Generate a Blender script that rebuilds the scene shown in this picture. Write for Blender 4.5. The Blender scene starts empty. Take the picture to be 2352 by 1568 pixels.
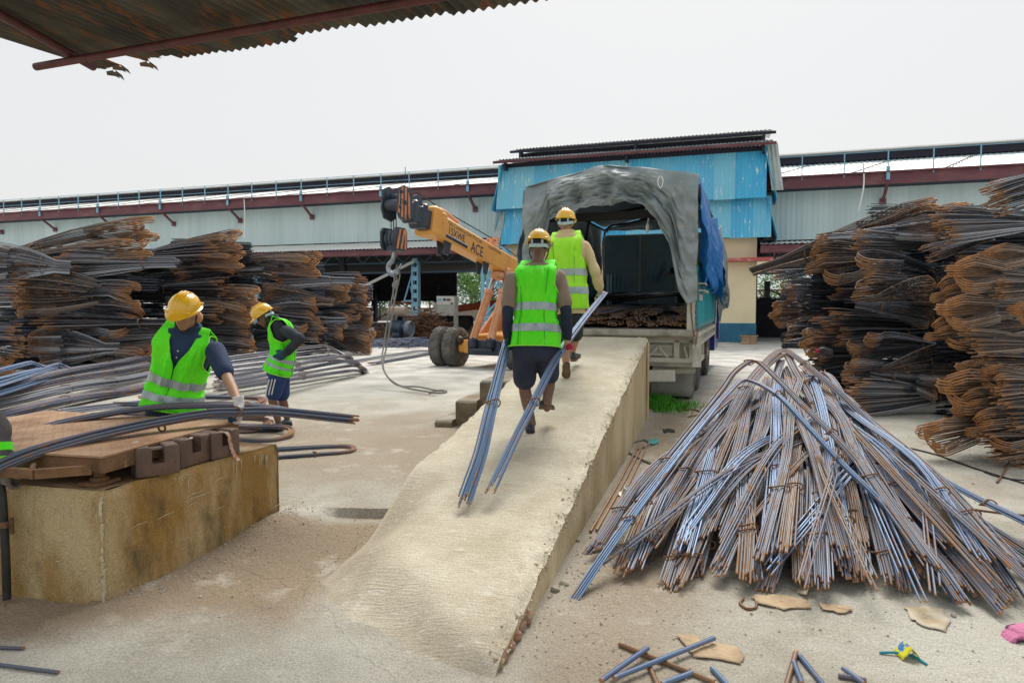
import bpy, bmesh, math, random
from math import sin, cos, pi, radians, sqrt, atan2
from mathutils import Vector as V, Matrix, Quaternion, noise as mnoise

SC = bpy.context.scene
COL = SC.collection
RND = random.Random(11)
CAMZ, PITCH, F = 1.65, radians(3.07), 1568.0


def ray(px, py):
    u, v = (px - 1176) / F, (784 - py) / F
    return V((u, cos(PITCH) + v * sin(PITCH), -sin(PITCH) + v * cos(PITCH)))


def P(px, py, Y):
    d = ray(px, py)
    k = Y / d.y
    return V((d.x * k, Y, CAMZ + d.z * k))


def G(px, py, z=0.0):
    d = ray(px, py)
    k = (z - CAMZ) / d.z
    return V((d.x * k, d.y * k, z))


def sst(a, b, x):
    t = min(1.0, max(0.0, (x - a) / (b - a))) if a != b else float(x > a)
    return t * t * (3 - 2 * t)


def lerp(a, b, t):
    return a + (b - a) * t


def nz(x, y=0.0, z=0.0):
    return mnoise.noise(V((x, y, z)))


# ---------------------------------------------------------------- materials
MATS = {}


def mat(name, col, rough=0.7, metal=0.0, col2=None, scale=4.0, lo=0.42, hi=0.62, stretch=(1, 1, 1), bump=0.0, bscale=40.0,
        col3=None, scale3=12.0, lo3=0.6, hi3=0.7, stretch3=(1, 1, 1), attr=None, attr_col=None, spec=0.5, detail=6.0, bstretch=(1, 1, 1), coat=0.0, grit=0.0, gscale=160.0):
    if name in MATS:
        return MATS[name]
    m = bpy.data.materials.new(name)
    m.use_nodes = True
    nt = m.node_tree
    N, L = nt.nodes, nt.links
    b = N['Principled BSDF']
    b.inputs['Roughness'].default_value = rough
    b.inputs['Metallic'].default_value = metal
    b.inputs['Specular IOR Level'].default_value = spec
    b.inputs['Coat Weight'].default_value = coat
    tc = N.new('ShaderNodeTexCoord')

    def noise(sc, st, det=detail):
        mp = N.new('ShaderNodeMapping')
        mp.inputs['Scale'].default_value = st
        L.new(tc.outputs['Object'], mp.inputs['Vector'])
        n = N.new('ShaderNodeTexNoise')
        n.inputs['Scale'].default_value = sc
        n.inputs['Detail'].default_value = det
        n.inputs['Roughness'].default_value = 0.62
        L.new(mp.outputs['Vector'], n.inputs['Vector'])
        return n.outputs['Fac']

    def ramp(sock, a, c):
        r = N.new('ShaderNodeMapRange')
        r.inputs['From Min'].default_value = a
        r.inputs['From Max'].default_value = c
        L.new(sock, r.inputs['Value'])
        return r.outputs['Result']

    def mix(a, c, f):
        x = N.new('ShaderNodeMix')
        x.data_type = 'RGBA'
        for s, v in ((6, a), (7, c)):
            if isinstance(v, tuple):
                x.inputs[s].default_value = (*v, 1)
            else:
                L.new(v, x.inputs[s])
        L.new(f, x.inputs[0])
        return x.outputs[2]

    c = col
    if col2:
        c = mix(c, col2, ramp(noise(scale, stretch), lo, hi))
    if attr:
        a = N.new('ShaderNodeAttribute')
        a.attribute_name = attr
        c = mix(c, attr_col, a.outputs['Fac'])
    if col3:
        c = mix(c, col3, ramp(noise(scale3, stretch3), lo3, hi3))
    if grit:                                   # sand and stone grains in the surface itself
        g = ramp(noise(gscale, (1, 1, 1), 3.0), 0.36, 0.64)
        gm_ = N.new('ShaderNodeMapRange')
        gm_.inputs['To Min'].default_value, gm_.inputs['To Max'].default_value = 1 - grit, 1 + grit
        L.new(g, gm_.inputs['Value'])
        x = N.new('ShaderNodeMix')
        x.data_type, x.blend_type = 'RGBA', 'MULTIPLY'
        x.inputs[0].default_value = 1.0
        L.new(c, x.inputs[6])
        L.new(gm_.outputs['Result'], x.inputs[7])
        c = x.outputs[2]
    if isinstance(c, tuple):
        b.inputs['Base Color'].default_value = (*c, 1)
    else:
        L.new(c, b.inputs['Base Color'])
    if bump:
        bp = N.new('ShaderNodeBump')
        bp.inputs['Strength'].default_value = min(1.0, bump)
        bp.inputs['Distance'].default_value = 0.02
        L.new(noise(bscale, bstretch), bp.inputs['Height'])
        L.new(bp.outputs['Normal'], b.inputs['Normal'])
    MATS[name] = m
    return m


def rod_mat(name, steel, steel2, rust, rough=0.45, metal=0.55, streak=0.62):
    """bar steel: two steel tones per rod, rust where the bar's own rust attribute says and in streaks along it"""
    m = bpy.data.materials.new(name)
    m.use_nodes = True
    N, L = m.node_tree.nodes, m.node_tree.links
    b = N['Principled BSDF']
    at, ar = N.new('ShaderNodeAttribute'), N.new('ShaderNodeAttribute')
    at.attribute_name, ar.attribute_name = 'tone', 'rust'
    tc = N.new('ShaderNodeTexCoord')
    n = N.new('ShaderNodeTexNoise')
    n.inputs['Scale'].default_value = 7.0
    n.inputs['Detail'].default_value = 5.0
    add = N.new('ShaderNodeVectorMath')
    cmb = N.new('ShaderNodeCombineXYZ')
    mul = N.new('ShaderNodeMath')
    mul.operation = 'MULTIPLY'
    mul.inputs[1].default_value = 40.0
    L.new(at.outputs['Fac'], mul.inputs[0])
    L.new(mul.outputs[0], cmb.inputs[0])
    L.new(tc.outputs['Object'], add.inputs[0])
    L.new(cmb.outputs[0], add.inputs[1])
    L.new(add.outputs[0], n.inputs['Vector'])
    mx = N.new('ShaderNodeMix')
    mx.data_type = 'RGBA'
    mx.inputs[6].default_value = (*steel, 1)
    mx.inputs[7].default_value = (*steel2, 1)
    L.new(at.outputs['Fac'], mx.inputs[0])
    mr = N.new('ShaderNodeMapRange')
    mr.inputs['From Min'].default_value = streak - 0.06
    mr.inputs['From Max'].default_value = streak + 0.08
    L.new(n.outputs['Fac'], mr.inputs['Value'])
    mxm = N.new('ShaderNodeMath')
    mxm.operation = 'MAXIMUM'
    sc = N.new('ShaderNodeMath')
    sc.operation = 'MULTIPLY_ADD'
    sc.inputs[1].default_value = 1.2
    L.new(ar.outputs['Fac'], sc.inputs[0])
    nn = N.new('ShaderNodeMath')
    nn.operation = 'MULTIPLY_ADD'
    nn.inputs[1].default_value = 0.8
    nn.inputs[2].default_value = -0.5
    L.new(n.outputs['Fac'], nn.inputs[0])
    L.new(nn.outputs[0], sc.inputs[2])
    sc.use_clamp = True
    L.new(mr.outputs['Result'], mxm.inputs[0])
    L.new(sc.outputs[0], mxm.inputs[1])
    m2 = N.new('ShaderNodeMix')
    m2.data_type = 'RGBA'
    L.new(mx.outputs[2], m2.inputs[6])
    m2.inputs[7].default_value = (*rust, 1)
    L.new(mxm.outputs[0], m2.inputs[0])
    L.new(m2.outputs[2], b.inputs['Base Color'])
    im = N.new('ShaderNodeMath')
    im.operation = 'MULTIPLY_ADD'
    im.inputs[1].default_value = -metal
    im.inputs[2].default_value = metal
    L.new(mxm.outputs[0], im.inputs[0])
    L.new(im.outputs[0], b.inputs['Metallic'])
    ir = N.new('ShaderNodeMath')
    ir.operation = 'MULTIPLY_ADD'
    ir.inputs[1].default_value = 0.85 - rough
    ir.inputs[2].default_value = rough
    L.new(mxm.outputs[0], ir.inputs[0])
    L.new(ir.outputs[0], b.inputs['Roughness'])
    MATS[name] = m
    return m


# ---------------------------------------------------------------- things and meshes
WM = {}


def tag(o, label=None, cat=None, group=None, kind=None):
    for k, v in (('label', label), ('category', cat), ('group', group), ('kind', kind)):
        if v:
            o[k] = v
    return o


def thing(name, label, cat, loc=(0, 0, 0), rz=0.0, group=None):
    o = bpy.data.objects.new(name, None)
    COL.objects.link(o)
    o.empty_display_size = 0.1
    o.location = loc
    o.rotation_euler = (0, 0, rz)
    WM[o] = Matrix.Translation(V(loc)) @ Matrix.Rotation(rz, 4, 'Z')
    return tag(o, label, cat, group)


def link(name, me, parent=None):
    o = bpy.data.objects.new(name, me)
    COL.objects.link(o)
    if parent is not None:
        o.parent = parent
    return o


def dup(root, parent=None, label=None):
    c = root.copy()
    COL.objects.link(c)
    if parent is not None:
        c.parent = parent
    for ch in root.children:
        dup(ch, c)
    if label:
        c['label'] = label
    return c


def frame(d, up=V((0, 0, 1))):
    d = d.normalized()
    a = d.cross(up)
    if a.length < 1e-4:
        a = d.cross(V((0, 1, 0)))
    a.normalize()
    return a, a.cross(d).normalized()


def spline(pts, k):
    """Catmull-Rom through the points, k steps per span"""
    p = [V(q) for q in pts]
    p = [2 * p[0] - p[1]] + p + [2 * p[-1] - p[-2]]
    out = []
    for i in range(1, len(p) - 2):
        for j in range(k):
            t = j / k
            a, b, c, d = p[i - 1:i + 3]
            out.append(0.5 * ((2 * b) + (c - a) * t + (2 * a - 5 * b + 4 * c - d) * t * t + (3 * b - a - 3 * c + d) * t ** 3))
    out.append(p[-2])
    return out


class MB:
    def __init__(s):
        s.v, s.f, s.rust, s.tone, s.mi = [], [], [], [], []
        s.cr, s.ct, s.cm = 0.0, 0.5, 0

    def add(s, vs, fs, rust=None, tone=None):
        n = len(s.v)
        s.v.extend([tuple(x) for x in vs])
        s.f.extend([tuple(i + n for i in f) for f in fs])
        s.mi.extend([s.cm] * len(fs))
        s.rust.extend(rust if rust is not None else [s.cr] * len(vs))
        s.tone.extend(tone if tone is not None else [s.ct] * len(vs))

    def box(s, c, d, rot=None, bev=0.0):
        c, (a, b, e) = V(c), [q / 2 for q in d]
        R3 = rot if rot is not None else Matrix.Identity(3)
        if bev:
            vs, k = [], bev
            for z, g in ((-e, k), (-e + k, 0), (e - k, 0), (e, k)):
                x, y = a - g, b - g
                q = k if not g else k * 0.4
                vs += [(-x + q, -y, z), (x - q, -y, z), (x, -y + q, z), (x, y - q, z), (x - q, y, z), (-x + q, y, z), (-x, y - q, z), (-x, -y + q, z)]
            fs = [tuple(range(7, -1, -1)), tuple(range(24, 32))]
            for r in range(3):
                fs += [(r * 8 + i, r * 8 + (i + 1) % 8, r * 8 + 8 + (i + 1) % 8, r * 8 + 8 + i) for i in range(8)]
        else:
            vs = [(x, y, z) for z in (-e, e) for x, y in ((-a, -b), (a, -b), (a, b), (-a, b))]
            fs = [(3, 2, 1, 0), (4, 5, 6, 7), (0, 1, 5, 4), (1, 2, 6, 5), (2, 3, 7, 6), (3, 0, 4, 7)]
        s.add([c + R3 @ V(v) for v in vs], fs)

    def beam(s, p, q, w, h, up=V((0, 0, 1)), bev=0.0):
        p, q = V(p), V(q)
        a, b = frame(q - p, up)
        R3 = Matrix((a, (q - p).normalized(), b)).transposed()
        s.box((p + q) / 2, (w, (q - p).length, h), R3, bev)

    def tube(s, pts, r, n=6, caps=True, rust=None, tone=None, up=V((0, 0, 1)), ph=0.0):
        pts = [V(p) for p in pts]
        m = len(pts)
        rr = r if isinstance(r, (list, tuple)) else [r] * m
        vs, fs, ru, to = [], [], [], []
        a = None
        for i, p in enumerate(pts):
            d = pts[min(i + 1, m - 1)] - pts[max(i - 1, 0)]
            if d.length < 1e-9:
                d = V((0, 0, 1))
            d.normalize()
            if a is None:
                a, b = frame(d, up)
            else:
                a = a - d * a.dot(d)
                a = a.normalized() if a.length > 1e-5 else frame(d, up)[0]
                b = a.cross(d)
            for j in range(n):
                t = 2 * pi * j / n + ph
                vs.append(p + (a * cos(t) + b * sin(t)) * rr[i])
                ru.append(rust[i] if rust is not None else s.cr)
                to.append(tone if tone is not None else s.ct)
        for i in range(m - 1):
            for j in range(n):
                k = (j + 1) % n
                fs.append((i * n + j, i * n + k, i * n + n + k, i * n + n + j))
        if caps:
            fs.append(tuple(range(n - 1, -1, -1)))
            fs.append(tuple(range((m - 1) * n, m * n)))
        s.add(vs, fs, ru, to)

    def loft(s, rings, caps=True, closed=True):
        n = len(rings[0])
        vs = [p for r in rings for p in r]
        fs = []
        for i in range(len(rings) - 1):
            for j in range(n if closed else n - 1):
                k = (j + 1) % n
                fs.append((i * n + j, i * n + k, i * n + n + k, i * n + n + j))
        if caps and closed:
            fs.append(tuple(range(n - 1, -1, -1)))
            fs.append(tuple(range((len(rings) - 1) * n, len(rings) * n)))
        s.add(vs, fs)

    def ball(s, c, r, rot=None, u=12, w=8):
        c = V(c)
        r = r if isinstance(r, (tuple, list)) else (r, r, r)
        R3 = rot if rot is not None else Matrix.Identity(3)
        rings = []
        for i in range(w + 1):
            ph = -pi / 2 + pi * i / w
            k = max(cos(ph), 1e-3)
            rings.append([c + R3 @ V((r[0] * k * cos(2 * pi * j / u), r[1] * k * sin(2 * pi * j / u), r[2] * sin(ph))) for j in range(u)])
        s.loft(rings)

    def disc(s, c, ax, prof, n=24):
        """lathe: prof = [(along axis, radius)]"""
        c, ax = V(c), V(ax).normalized()
        a, b = frame(ax)
        s.loft([[c + ax * h + (a * cos(2 * pi * j / n) + b * sin(2 * pi * j / n)) * max(r, 1e-4) for j in range(n)] for h, r in prof])

    def prism(s, poly, ext):
        n, ext = len(poly), V(ext)
        vs = [V(p) for p in poly] + [V(p) + ext for p in poly]
        s.add(vs, [tuple(range(n - 1, -1, -1)), tuple(range(n, 2 * n))] + [(i, (i + 1) % n, n + (i + 1) % n, n + i) for i in range(n)])

    def grid(s, fn, nu, nv, tone=None):
        vs, fs = [], []
        for i in range(nu + 1):
            for j in range(nv + 1):
                vs.append(fn(i / nu, j / nv))
        for i in range(nu):
            for j in range(nv):
                k = i * (nv + 1) + j
                fs.append((k, k + nv + 1, k + nv + 2, k + 1))
        s.add(vs, fs, tone=tone)

    def mesh(s, name, m, inv=None, smooth=True, attrs=False, flip=True):
        me = bpy.data.meshes.new(name)
        vs = s.v if inv is None else [tuple(inv @ V(v)) for v in s.v]
        me.from_pydata(vs, [], s.f)
        for q in (m if isinstance(m, (list, tuple)) else [m]):
            me.materials.append(q)
        if any(s.mi) and len(me.polygons) == len(s.mi):
            me.polygons.foreach_set('material_index', s.mi)
        if attrs:
            for nm, dat in (('rust', s.rust), ('tone', s.tone)):
                at = me.attributes.new(nm, 'FLOAT', 'POINT')
                at.data.foreach_set('value', dat)
        if flip:
            bm = bmesh.new()
            bm.from_mesh(me)
            bmesh.ops.recalc_face_normals(bm, faces=bm.faces)
            bm.to_mesh(me)
            bm.free()
        if smooth:
            me.polygons.foreach_set('use_smooth', [True] * len(me.polygons))
            me.set_sharp_from_angle(angle=radians(40))
        return me

    def build(s, name, m, parent=None, world=False, smooth=True, attrs=False, flip=True):
        """a part under its thing, or (no parent) a thing that is one mesh, its origin set at its base"""
        if parent is not None:
            r = parent
            while r.parent is not None:
                r = r.parent
            inv = WM[r].inverted() if world and r in WM else None
            return link(name, s.mesh(name, m, inv, smooth, attrs, flip), parent)
        xs, ys, zs = zip(*s.v)
        c = V(((min(xs) + max(xs)) / 2, (min(ys) + max(ys)) / 2, min(zs)))
        o = link(name, s.mesh(name, m, Matrix.Translation(-c), smooth, attrs, flip))
        o.location = c
        WM[o] = Matrix.Translation(c)
        return o


def modded(mb, name, m, parent=None, world=True, vox=0.012, smooth=6, sub=0, solid=0.0, fac=0.5):
    """voxel-join overlapping pieces into one continuous surface, then smooth it"""
    inv = None
    if parent is not None:
        r = parent
        while r.parent is not None:
            r = r.parent
        inv = WM[r].inverted() if world and r in WM else None
    me = mb.mesh(name + '_raw', m, inv, True)
    o = link(name, me)
    if vox:
        q = o.modifiers.new('r', 'REMESH')
        q.mode = 'VOXEL'
        q.voxel_size = vox
        q.use_smooth_shade = True
    if solid:
        q = o.modifiers.new('s', 'SOLIDIFY')
        q.thickness = solid
        q.offset = 0
    if smooth:
        q = o.modifiers.new('m', 'SMOOTH')
        q.iterations = smooth
        q.factor = fac
    if sub:
        q = o.modifiers.new('u', 'SUBSURF')
        q.levels = q.render_levels = sub
    dg = bpy.context.evaluated_depsgraph_get()
    me2 = bpy.data.meshes.new_from_object(o.evaluated_get(dg))
    me2.name = name
    o.modifiers.clear()
    o.data = me2
    bpy.data.meshes.remove(me)
    if not me2.materials:
        me2.materials.append(m)
    me2.polygons.foreach_set('use_smooth', [True] * len(me2.polygons))
    if parent is not None:
        o.parent = parent
    return o


def text_mesh(body, size, depth=0.002, sx=1.0, spacing=1.0):
    cu = bpy.data.curves.new('lettering', 'FONT')
    cu.body, cu.size, cu.extrude = body, size, depth
    cu.align_x, cu.align_y = 'LEFT', 'BOTTOM_BASELINE'
    cu.space_character = spacing
    o = bpy.data.objects.new('lettering', cu)
    COL.objects.link(o)
    o.scale = (1, 1, 1)
    dg = bpy.context.evaluated_depsgraph_get()
    me = bpy.data.meshes.new_from_object(o.evaluated_get(dg))
    bpy.data.objects.remove(o)
    for v in me.vertices:
        v.co.x *= sx
    return me


def letters(name, body, size, m, parent, o, ex, ey, world=True, sx=1.0, slant=0.0, weight=0):
    """writing laid on a face: origin o, ex along the line, ey up"""
    me = text_mesh(body, size, sx=sx)
    ex, ey = V(ex).normalized(), V(ey).normalized()
    ez = ex.cross(ey)
    r = parent
    while r.parent is not None:
        r = r.parent
    inv = WM[r].inverted() if world else Matrix.Identity(4)
    for v in me.vertices:
        p = V(o) + ex * (v.co.x + slant * v.co.y) + ey * v.co.y + ez * v.co.z
        v.co = inv @ p
    me.materials.clear()
    me.materials.append(m)
    return link(name, me, parent)


def ordinal(i):
    return ['first', 'second', 'third', 'fourth', 'fifth', 'sixth', 'seventh', 'eighth', 'ninth', 'tenth', 'eleventh', 'twelfth', 'thirteenth',
            'fourteenth', 'fifteenth', 'sixteenth', 'seventeenth', 'eighteenth', 'nineteenth', 'twentieth'][i] if i < 20 else 'number ' + str(i + 1)
# ---------------------------------------------------------------- camera, sky, sun
cam = bpy.data.cameras.new('camera')
cam.lens, cam.sensor_width, cam.clip_end, cam.clip_start = 24.0, 36.0, 2000.0, 0.05
co = bpy.data.objects.new('camera', cam)
COL.objects.link(co)
co.location = (0, 0, CAMZ)
co.rotation_euler = (pi / 2 - PITCH, 0, 0)
SC.camera = co
w = bpy.data.worlds.new('World')
SC.world = w
w.use_nodes = True
N, L = w.node_tree.nodes, w.node_tree.links
bg = N['Background']
sky = N.new('ShaderNodeTexSky')
sky.sky_type = 'NISHITA'
sky.sun_disc = False
sky.sun_elevation, sky.sun_rotation = radians(54), radians(14)
sky.dust_density = 4.0
L.new(sky.outputs['Color'], bg.inputs['Color'])
bg.inputs['Strength'].default_value = 0.01
cl = N.new('ShaderNodeBackground')          # the closed cloud cover
cl.inputs['Color'].default_value = (0.985, 0.99, 0.985, 1)
cl.inputs['Strength'].default_value = 0.545
ad = N.new('ShaderNodeAddShader')
L.new(bg.outputs[0], ad.inputs[0])
L.new(cl.outputs[0], ad.inputs[1])
L.new(ad.outputs[0], N['World Output'].inputs['Surface'])
sl = bpy.data.lights.new('sun', 'SUN')
sl.energy, sl.angle, sl.color = 2.5, radians(30), (1.0, 0.95, 0.87)
so = bpy.data.objects.new('sun', sl)
COL.objects.link(so)
so.rotation_euler = V((sin(radians(14)) * cos(radians(54)), cos(radians(14)) * cos(radians(54)), sin(radians(54)))).to_track_quat('Z', 'Y').to_euler()
vs = SC.view_settings
vs.view_transform, vs.look, vs.exposure, vs.gamma = 'Standard', 'None', 0.52, 1.0
SC.cycles.max_bounces = 6
SC.cycles.diffuse_bounces = 3
SC.cycles.use_denoising = True

# ---------------------------------------------------------------- the yard
U = V((0.2901, 0.957, 0)).normalized()      # up the ramp
NL = V((-U.y, U.x, 0))                      # to the ramp's left
R0 = V((-0.0873, 2.8923, 0))
RL, RW, RS, RZ0 = 6.73, 1.31, 0.1705, 0.055


def rz(t):
    return RZ0 + RS * t


def ramp_uv(x, y):
    d = V((x, y, 0)) - R0
    return d.dot(U), d.dot(NL)


def hground(x, y):
    if not (-30 < x < 30 and 0 < y < 60):
        return 0.15 if y > 5 else 0.0
    t, q = ramp_uv(x, y)
    left = sst(0.3, 0.9, q)
    if -1.72 < x and q < 2.2:
        e = 4.96 + 0.03 * nz(x * 3.1, 1.7) + 0.015 * nz(x * 14, 3.0)
        sl = sst(e - 0.02, e + 0.025, y)
        soft = sst(4.4, 5.4, y)
        sl = lerp(soft, sl, sst(-1.72, -1.35, x))
    else:
        sl = sst(4.4, 5.6, y)
    h = 0.15 * (left * sl + (1 - left) * sst(7.2, 11, y))
    if 1.55 < t < 3.0 and 1.2 < q < 2.3:
        za = rz(t) * (1 - sst(1.28, 1.95, q)) * sst(1.9, 2.5, t) * (1 - sst(2.72, 2.86, t)) * 0.6
        h = max(h, za * sl * left)
    if -1.9 < x < -0.5 and q < 2.3:
        h = max(h, 0.085 * sst(3.9, 4.9, y) * sst(-1.9, -1.6, x) * left)
    # earth heaped along the plinth and at the corner by the slab
    dx = (V((x, y, 0)) - V((-2.225, 3.644, 0)))
    s, d = dx.dot(V((.387, .922, 0))), dx.dot(V((.922, -.387, 0)))
    if -0.3 < s < 2.3 and -0.1 < d < 0.8:
        h += (0.03 + 0.11 * sst(0.3, 1.5, s)) * (1 - sst(0.0, 0.42, d)) * (1 - sst(1.5, 2.2, s)) * (1 - sl)
    h += 0.012 * nz(x * 0.9, y * 0.9) + 0.006 * nz(x * 3.3, y * 3.3, 5) + (0.004 * nz(x * 11, y * 11, 9) if y < 9 else 0)
    # a worn gutter across the yard
    g = abs((y - 9.9) - 0.33 * (x + 1.2))
    if x < 0.6 and g < 0.4:
        h -= 0.04 * (1 - sst(0.0, 0.4, g))
    return h


def axis(lo, hi, step, far_lo, far_hi):
    a, q, s = [lo], lo, step
    left = []
    while q > far_lo:
        s *= 1.28
        q -= s
        left.append(q)
    while a[-1] < hi:
        a.append(a[-1] + step)
    q, s = a[-1], step
    while q < far_hi:
        s *= 1.12
        q += s
        a.append(q)
    return left[::-1] + a


gx, gy = axis(-4.2, 5.0, 0.045, -600, 600), axis(1.7, 7.4, 0.04, -60, 900)
mb = MB()
nx, ny = len(gx), len(gy)
mb.v = [(x, y, hground(x, y)) for x in gx for y in gy]
mb.f = [(i * ny + j, i * ny + ny + j, i * ny + ny + j + 1, i * ny + j + 1) for i in range(nx - 1) for j in range(ny - 1)]


def earth(x, y):
    """where loose brown earth lies over the concrete"""
    t, q = ramp_uv(x, y)
    e = 0.0
    n = nz(x * 1.3, y * 1.3, 2.0) * 0.5 + nz(x * 4, y * 4, 7.0) * 0.25
    a = sst(3.15, 3.55, y - 0.25 * n - 0.12 * sin(x * 3)) * (1 - sst(4.75, 4.95, y)) * sst(0.95, 1.4, q)
    b = sst(0.0, 0.35, n) * 0.40 * (1 - sst(9, 14, y))
    c = sst(0.7, 0.1, abs(q + 0.45)) * 0.75 * (1 if q < 0.1 else 0) * (1 - sst(8, 10, t))
    d = sst(5.0, 6.5, y) * (1 - sst(8.0, 10.5, y + n * 2)) * sst(1.0, 1.6, q) * 0.75
    return min(1.0, max(a, b, c, d))


mb.rust = [earth(v[0], v[1]) for v in mb.v]
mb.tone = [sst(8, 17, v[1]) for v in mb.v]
gm = mat('yard_concrete', (0.47, 0.46, 0.405), 0.9, col2=(0.35, 0.33, 0.275), scale=1.1, lo=0.40, hi=0.62, bump=0.85, bscale=26, attr='rust', attr_col=(0.285, 0.225, 0.16),
         col3=(0.50, 0.47, 0.41), scale3=3.2, lo3=0.56, hi3=0.76, spec=0.2, grit=0.24, gscale=110)
# the far yard is bare, bleached concrete
nt = gm.node_tree
b = nt.nodes['Principled BSDF']
old = b.inputs['Base Color'].links[0].from_socket
a = nt.nodes.new('ShaderNodeAttribute')
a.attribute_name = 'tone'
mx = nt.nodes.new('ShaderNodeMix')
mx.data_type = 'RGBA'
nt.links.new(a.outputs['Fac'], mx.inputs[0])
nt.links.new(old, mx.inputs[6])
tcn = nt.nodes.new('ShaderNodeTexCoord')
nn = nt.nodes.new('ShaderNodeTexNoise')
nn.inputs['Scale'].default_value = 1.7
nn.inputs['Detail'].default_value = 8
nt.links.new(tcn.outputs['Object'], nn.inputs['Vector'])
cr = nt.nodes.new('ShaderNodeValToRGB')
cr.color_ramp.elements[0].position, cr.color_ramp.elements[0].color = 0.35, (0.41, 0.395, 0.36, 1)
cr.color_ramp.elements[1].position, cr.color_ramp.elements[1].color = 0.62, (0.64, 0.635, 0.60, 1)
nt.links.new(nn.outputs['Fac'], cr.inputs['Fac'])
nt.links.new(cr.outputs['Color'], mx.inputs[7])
# fine cracks
vo = nt.nodes.new('ShaderNodeTexVoronoi')
vo.feature = 'DISTANCE_TO_EDGE'
vo.inputs['Scale'].default_value = 0.32
vn = nt.nodes.new('ShaderNodeVectorMath')
vn.operation = 'MULTIPLY_ADD'
vn.inputs[1].default_value = (0.5, 0.5, 0.5)
nt.links.new(nn.outputs['Color'], vn.inputs[0])
nt.links.new(tcn.outputs['Object'], vn.inputs[2])
nt.links.new(vn.outputs[0], vo.inputs['Vector'])
mr = nt.nodes.new('ShaderNodeMapRange')
mr.inputs['From Min'].default_value, mr.inputs['From Max'].default_value = 0.0003, 0.0022
mr.inputs['To Min'].default_value = 0.78
nt.links.new(vo.outputs['Distance'], mr.inputs['Value'])
mm = nt.nodes.new('ShaderNodeMix')
mm.data_type = 'RGBA'
mm.blend_type = 'MULTIPLY'
mm.inputs[0].default_value = 1.0
nt.links.new(mx.outputs[2], mm.inputs[6])
nt.links.new(mr.outputs['Result'], mm.inputs[7])
nt.links.new(mm.outputs[2], b.inputs['Base Color'])
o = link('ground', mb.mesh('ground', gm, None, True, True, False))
tag(o, 'worn concrete yard with brown earth spread over it', 'ground', kind='structure')

# ---------------------------------------------------------------- the loading ramp
m_rtop = mat('ramp_top', (0.64, 0.595, 0.475), 0.9, col2=(0.50, 0.445, 0.335), scale=2.6, lo=0.36, hi=0.66, bump=0.6, bscale=24, bstretch=(0.45, 3.0, 2), col3=(0.70, 0.665, 0.57), scale3=9, lo3=0.58,
             hi3=0.74, stretch3=(0.7, 1.6, 1), spec=0.2, grit=0.20, gscale=120, attr='rust', attr_col=(0.40, 0.34, 0.26))
m_rside = mat('ramp_side', (0.66, 0.565, 0.385), 0.88, col2=(0.50, 0.40, 0.245), scale=1.8, lo=0.4, hi=0.62, stretch=(1, 1, 0.35), bump=0.5, bscale=22, col3=(0.17, 0.14, 0.10), scale3=5, lo3=0.62, hi3=0.78,
              stretch3=(1, 1, 0.25), spec=0.25, grit=0.22)
RROT = atan2(-U.x, U.y)
ramp = thing('concrete_ramp', 'long sloping concrete loading ramp with broken right edge, rising to the truck bed', 'ramp', R0, RROT)
# local axes: x to the right, y up the ramp


def droop(q, t):
    return 1 - 0.93 * sst(0.88, 1.38, q + 0.05 * nz(t * 3, 4.4)) * sst(2.1, 1.0, t)


def ramp_z(q, t):
    z = rz(t)
    rim = 0.07 + 0.045 * nz(t * 2.3, 0.3) + 0.035 * nz(t * 7.1, 1.3)
    k = 1 - sst(0.0, max(0.03, rim), q)
    z -= k * (0.035 + 0.022 * nz(t * 9, 6.6) + 0.02 * nz(t * 23, q * 20))
    k2 = 1 - sst(0.0, 0.05 + 0.03 * nz(t * 5, 9), RW - q)
    z -= k2 * (0.03 + 0.03 * nz(t * 8, 2.2)) * sst(2.0, 2.6, t)
    z -= (1 - sst(0.0, 0.12, t)) * 0.06
    z *= droop(q, t)
    t0 = max(0.0, q - 0.42) * 0.47 + 0.03 * nz(q * 6, 2.7)
    z = lerp(-0.035, z, sst(-0.03, 0.05 + 0.55 * min(1.0, q * 1.6), t - t0))
    near = (1 - sst(0.08, 0.3, q))
    z += 0.0018 * nz(q * 5, t * 40) + 0.004 * nz(q * 3, t * 3, 8) + near * (0.016 * nz(q * 22, t * 22, 4) + 0.010 * nz(q * 50, t * 50, 5))
    return z


qs = [0, .012, .025, .04, .055, .07, .09, .11, .13, .16, .2] + [0.2 + 0.037 * i for i in range(1, 31)] + [RW]
ts = [0.035 * i for i in range(int(RL / 0.035))] + [RL]
mb = MB()
nq = len(qs)
wob = [0.012 * nz(t * 4, 11) + 0.010 * nz(t * 15, 12) for t in ts]
for t, wb in zip(ts, wob):
    for q in qs:
        mb.v.append((-(q + (wb * (1 - sst(0, 0.15, q)))), t, ramp_z(q, t)))
mb.f = [(i * nq + j, i * nq + j + 1, i * nq + nq + j + 1, i * nq + nq + j) for i in range(len(ts) - 1) for j in range(nq - 1)]
mb.rust, mb.tone, mb.mi = [min(1.0, sst(0.75, 1.25, -v[0] + 0.25 * nz(v[0] * 4, v[1] * 4, 1)) * sst(2.6, 1.2, v[1]) * 0.8 + sst(0.55, 0.0, v[1] + 0.3 * nz(v[0] * 3, v[1] * 3, 6)) * 0.5) for v in mb.v], [0] * len(mb.v), [0] * len(mb.f)
mb.build('ramp_surface', m_rtop, ramp, attrs=True)
mb = MB()
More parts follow.
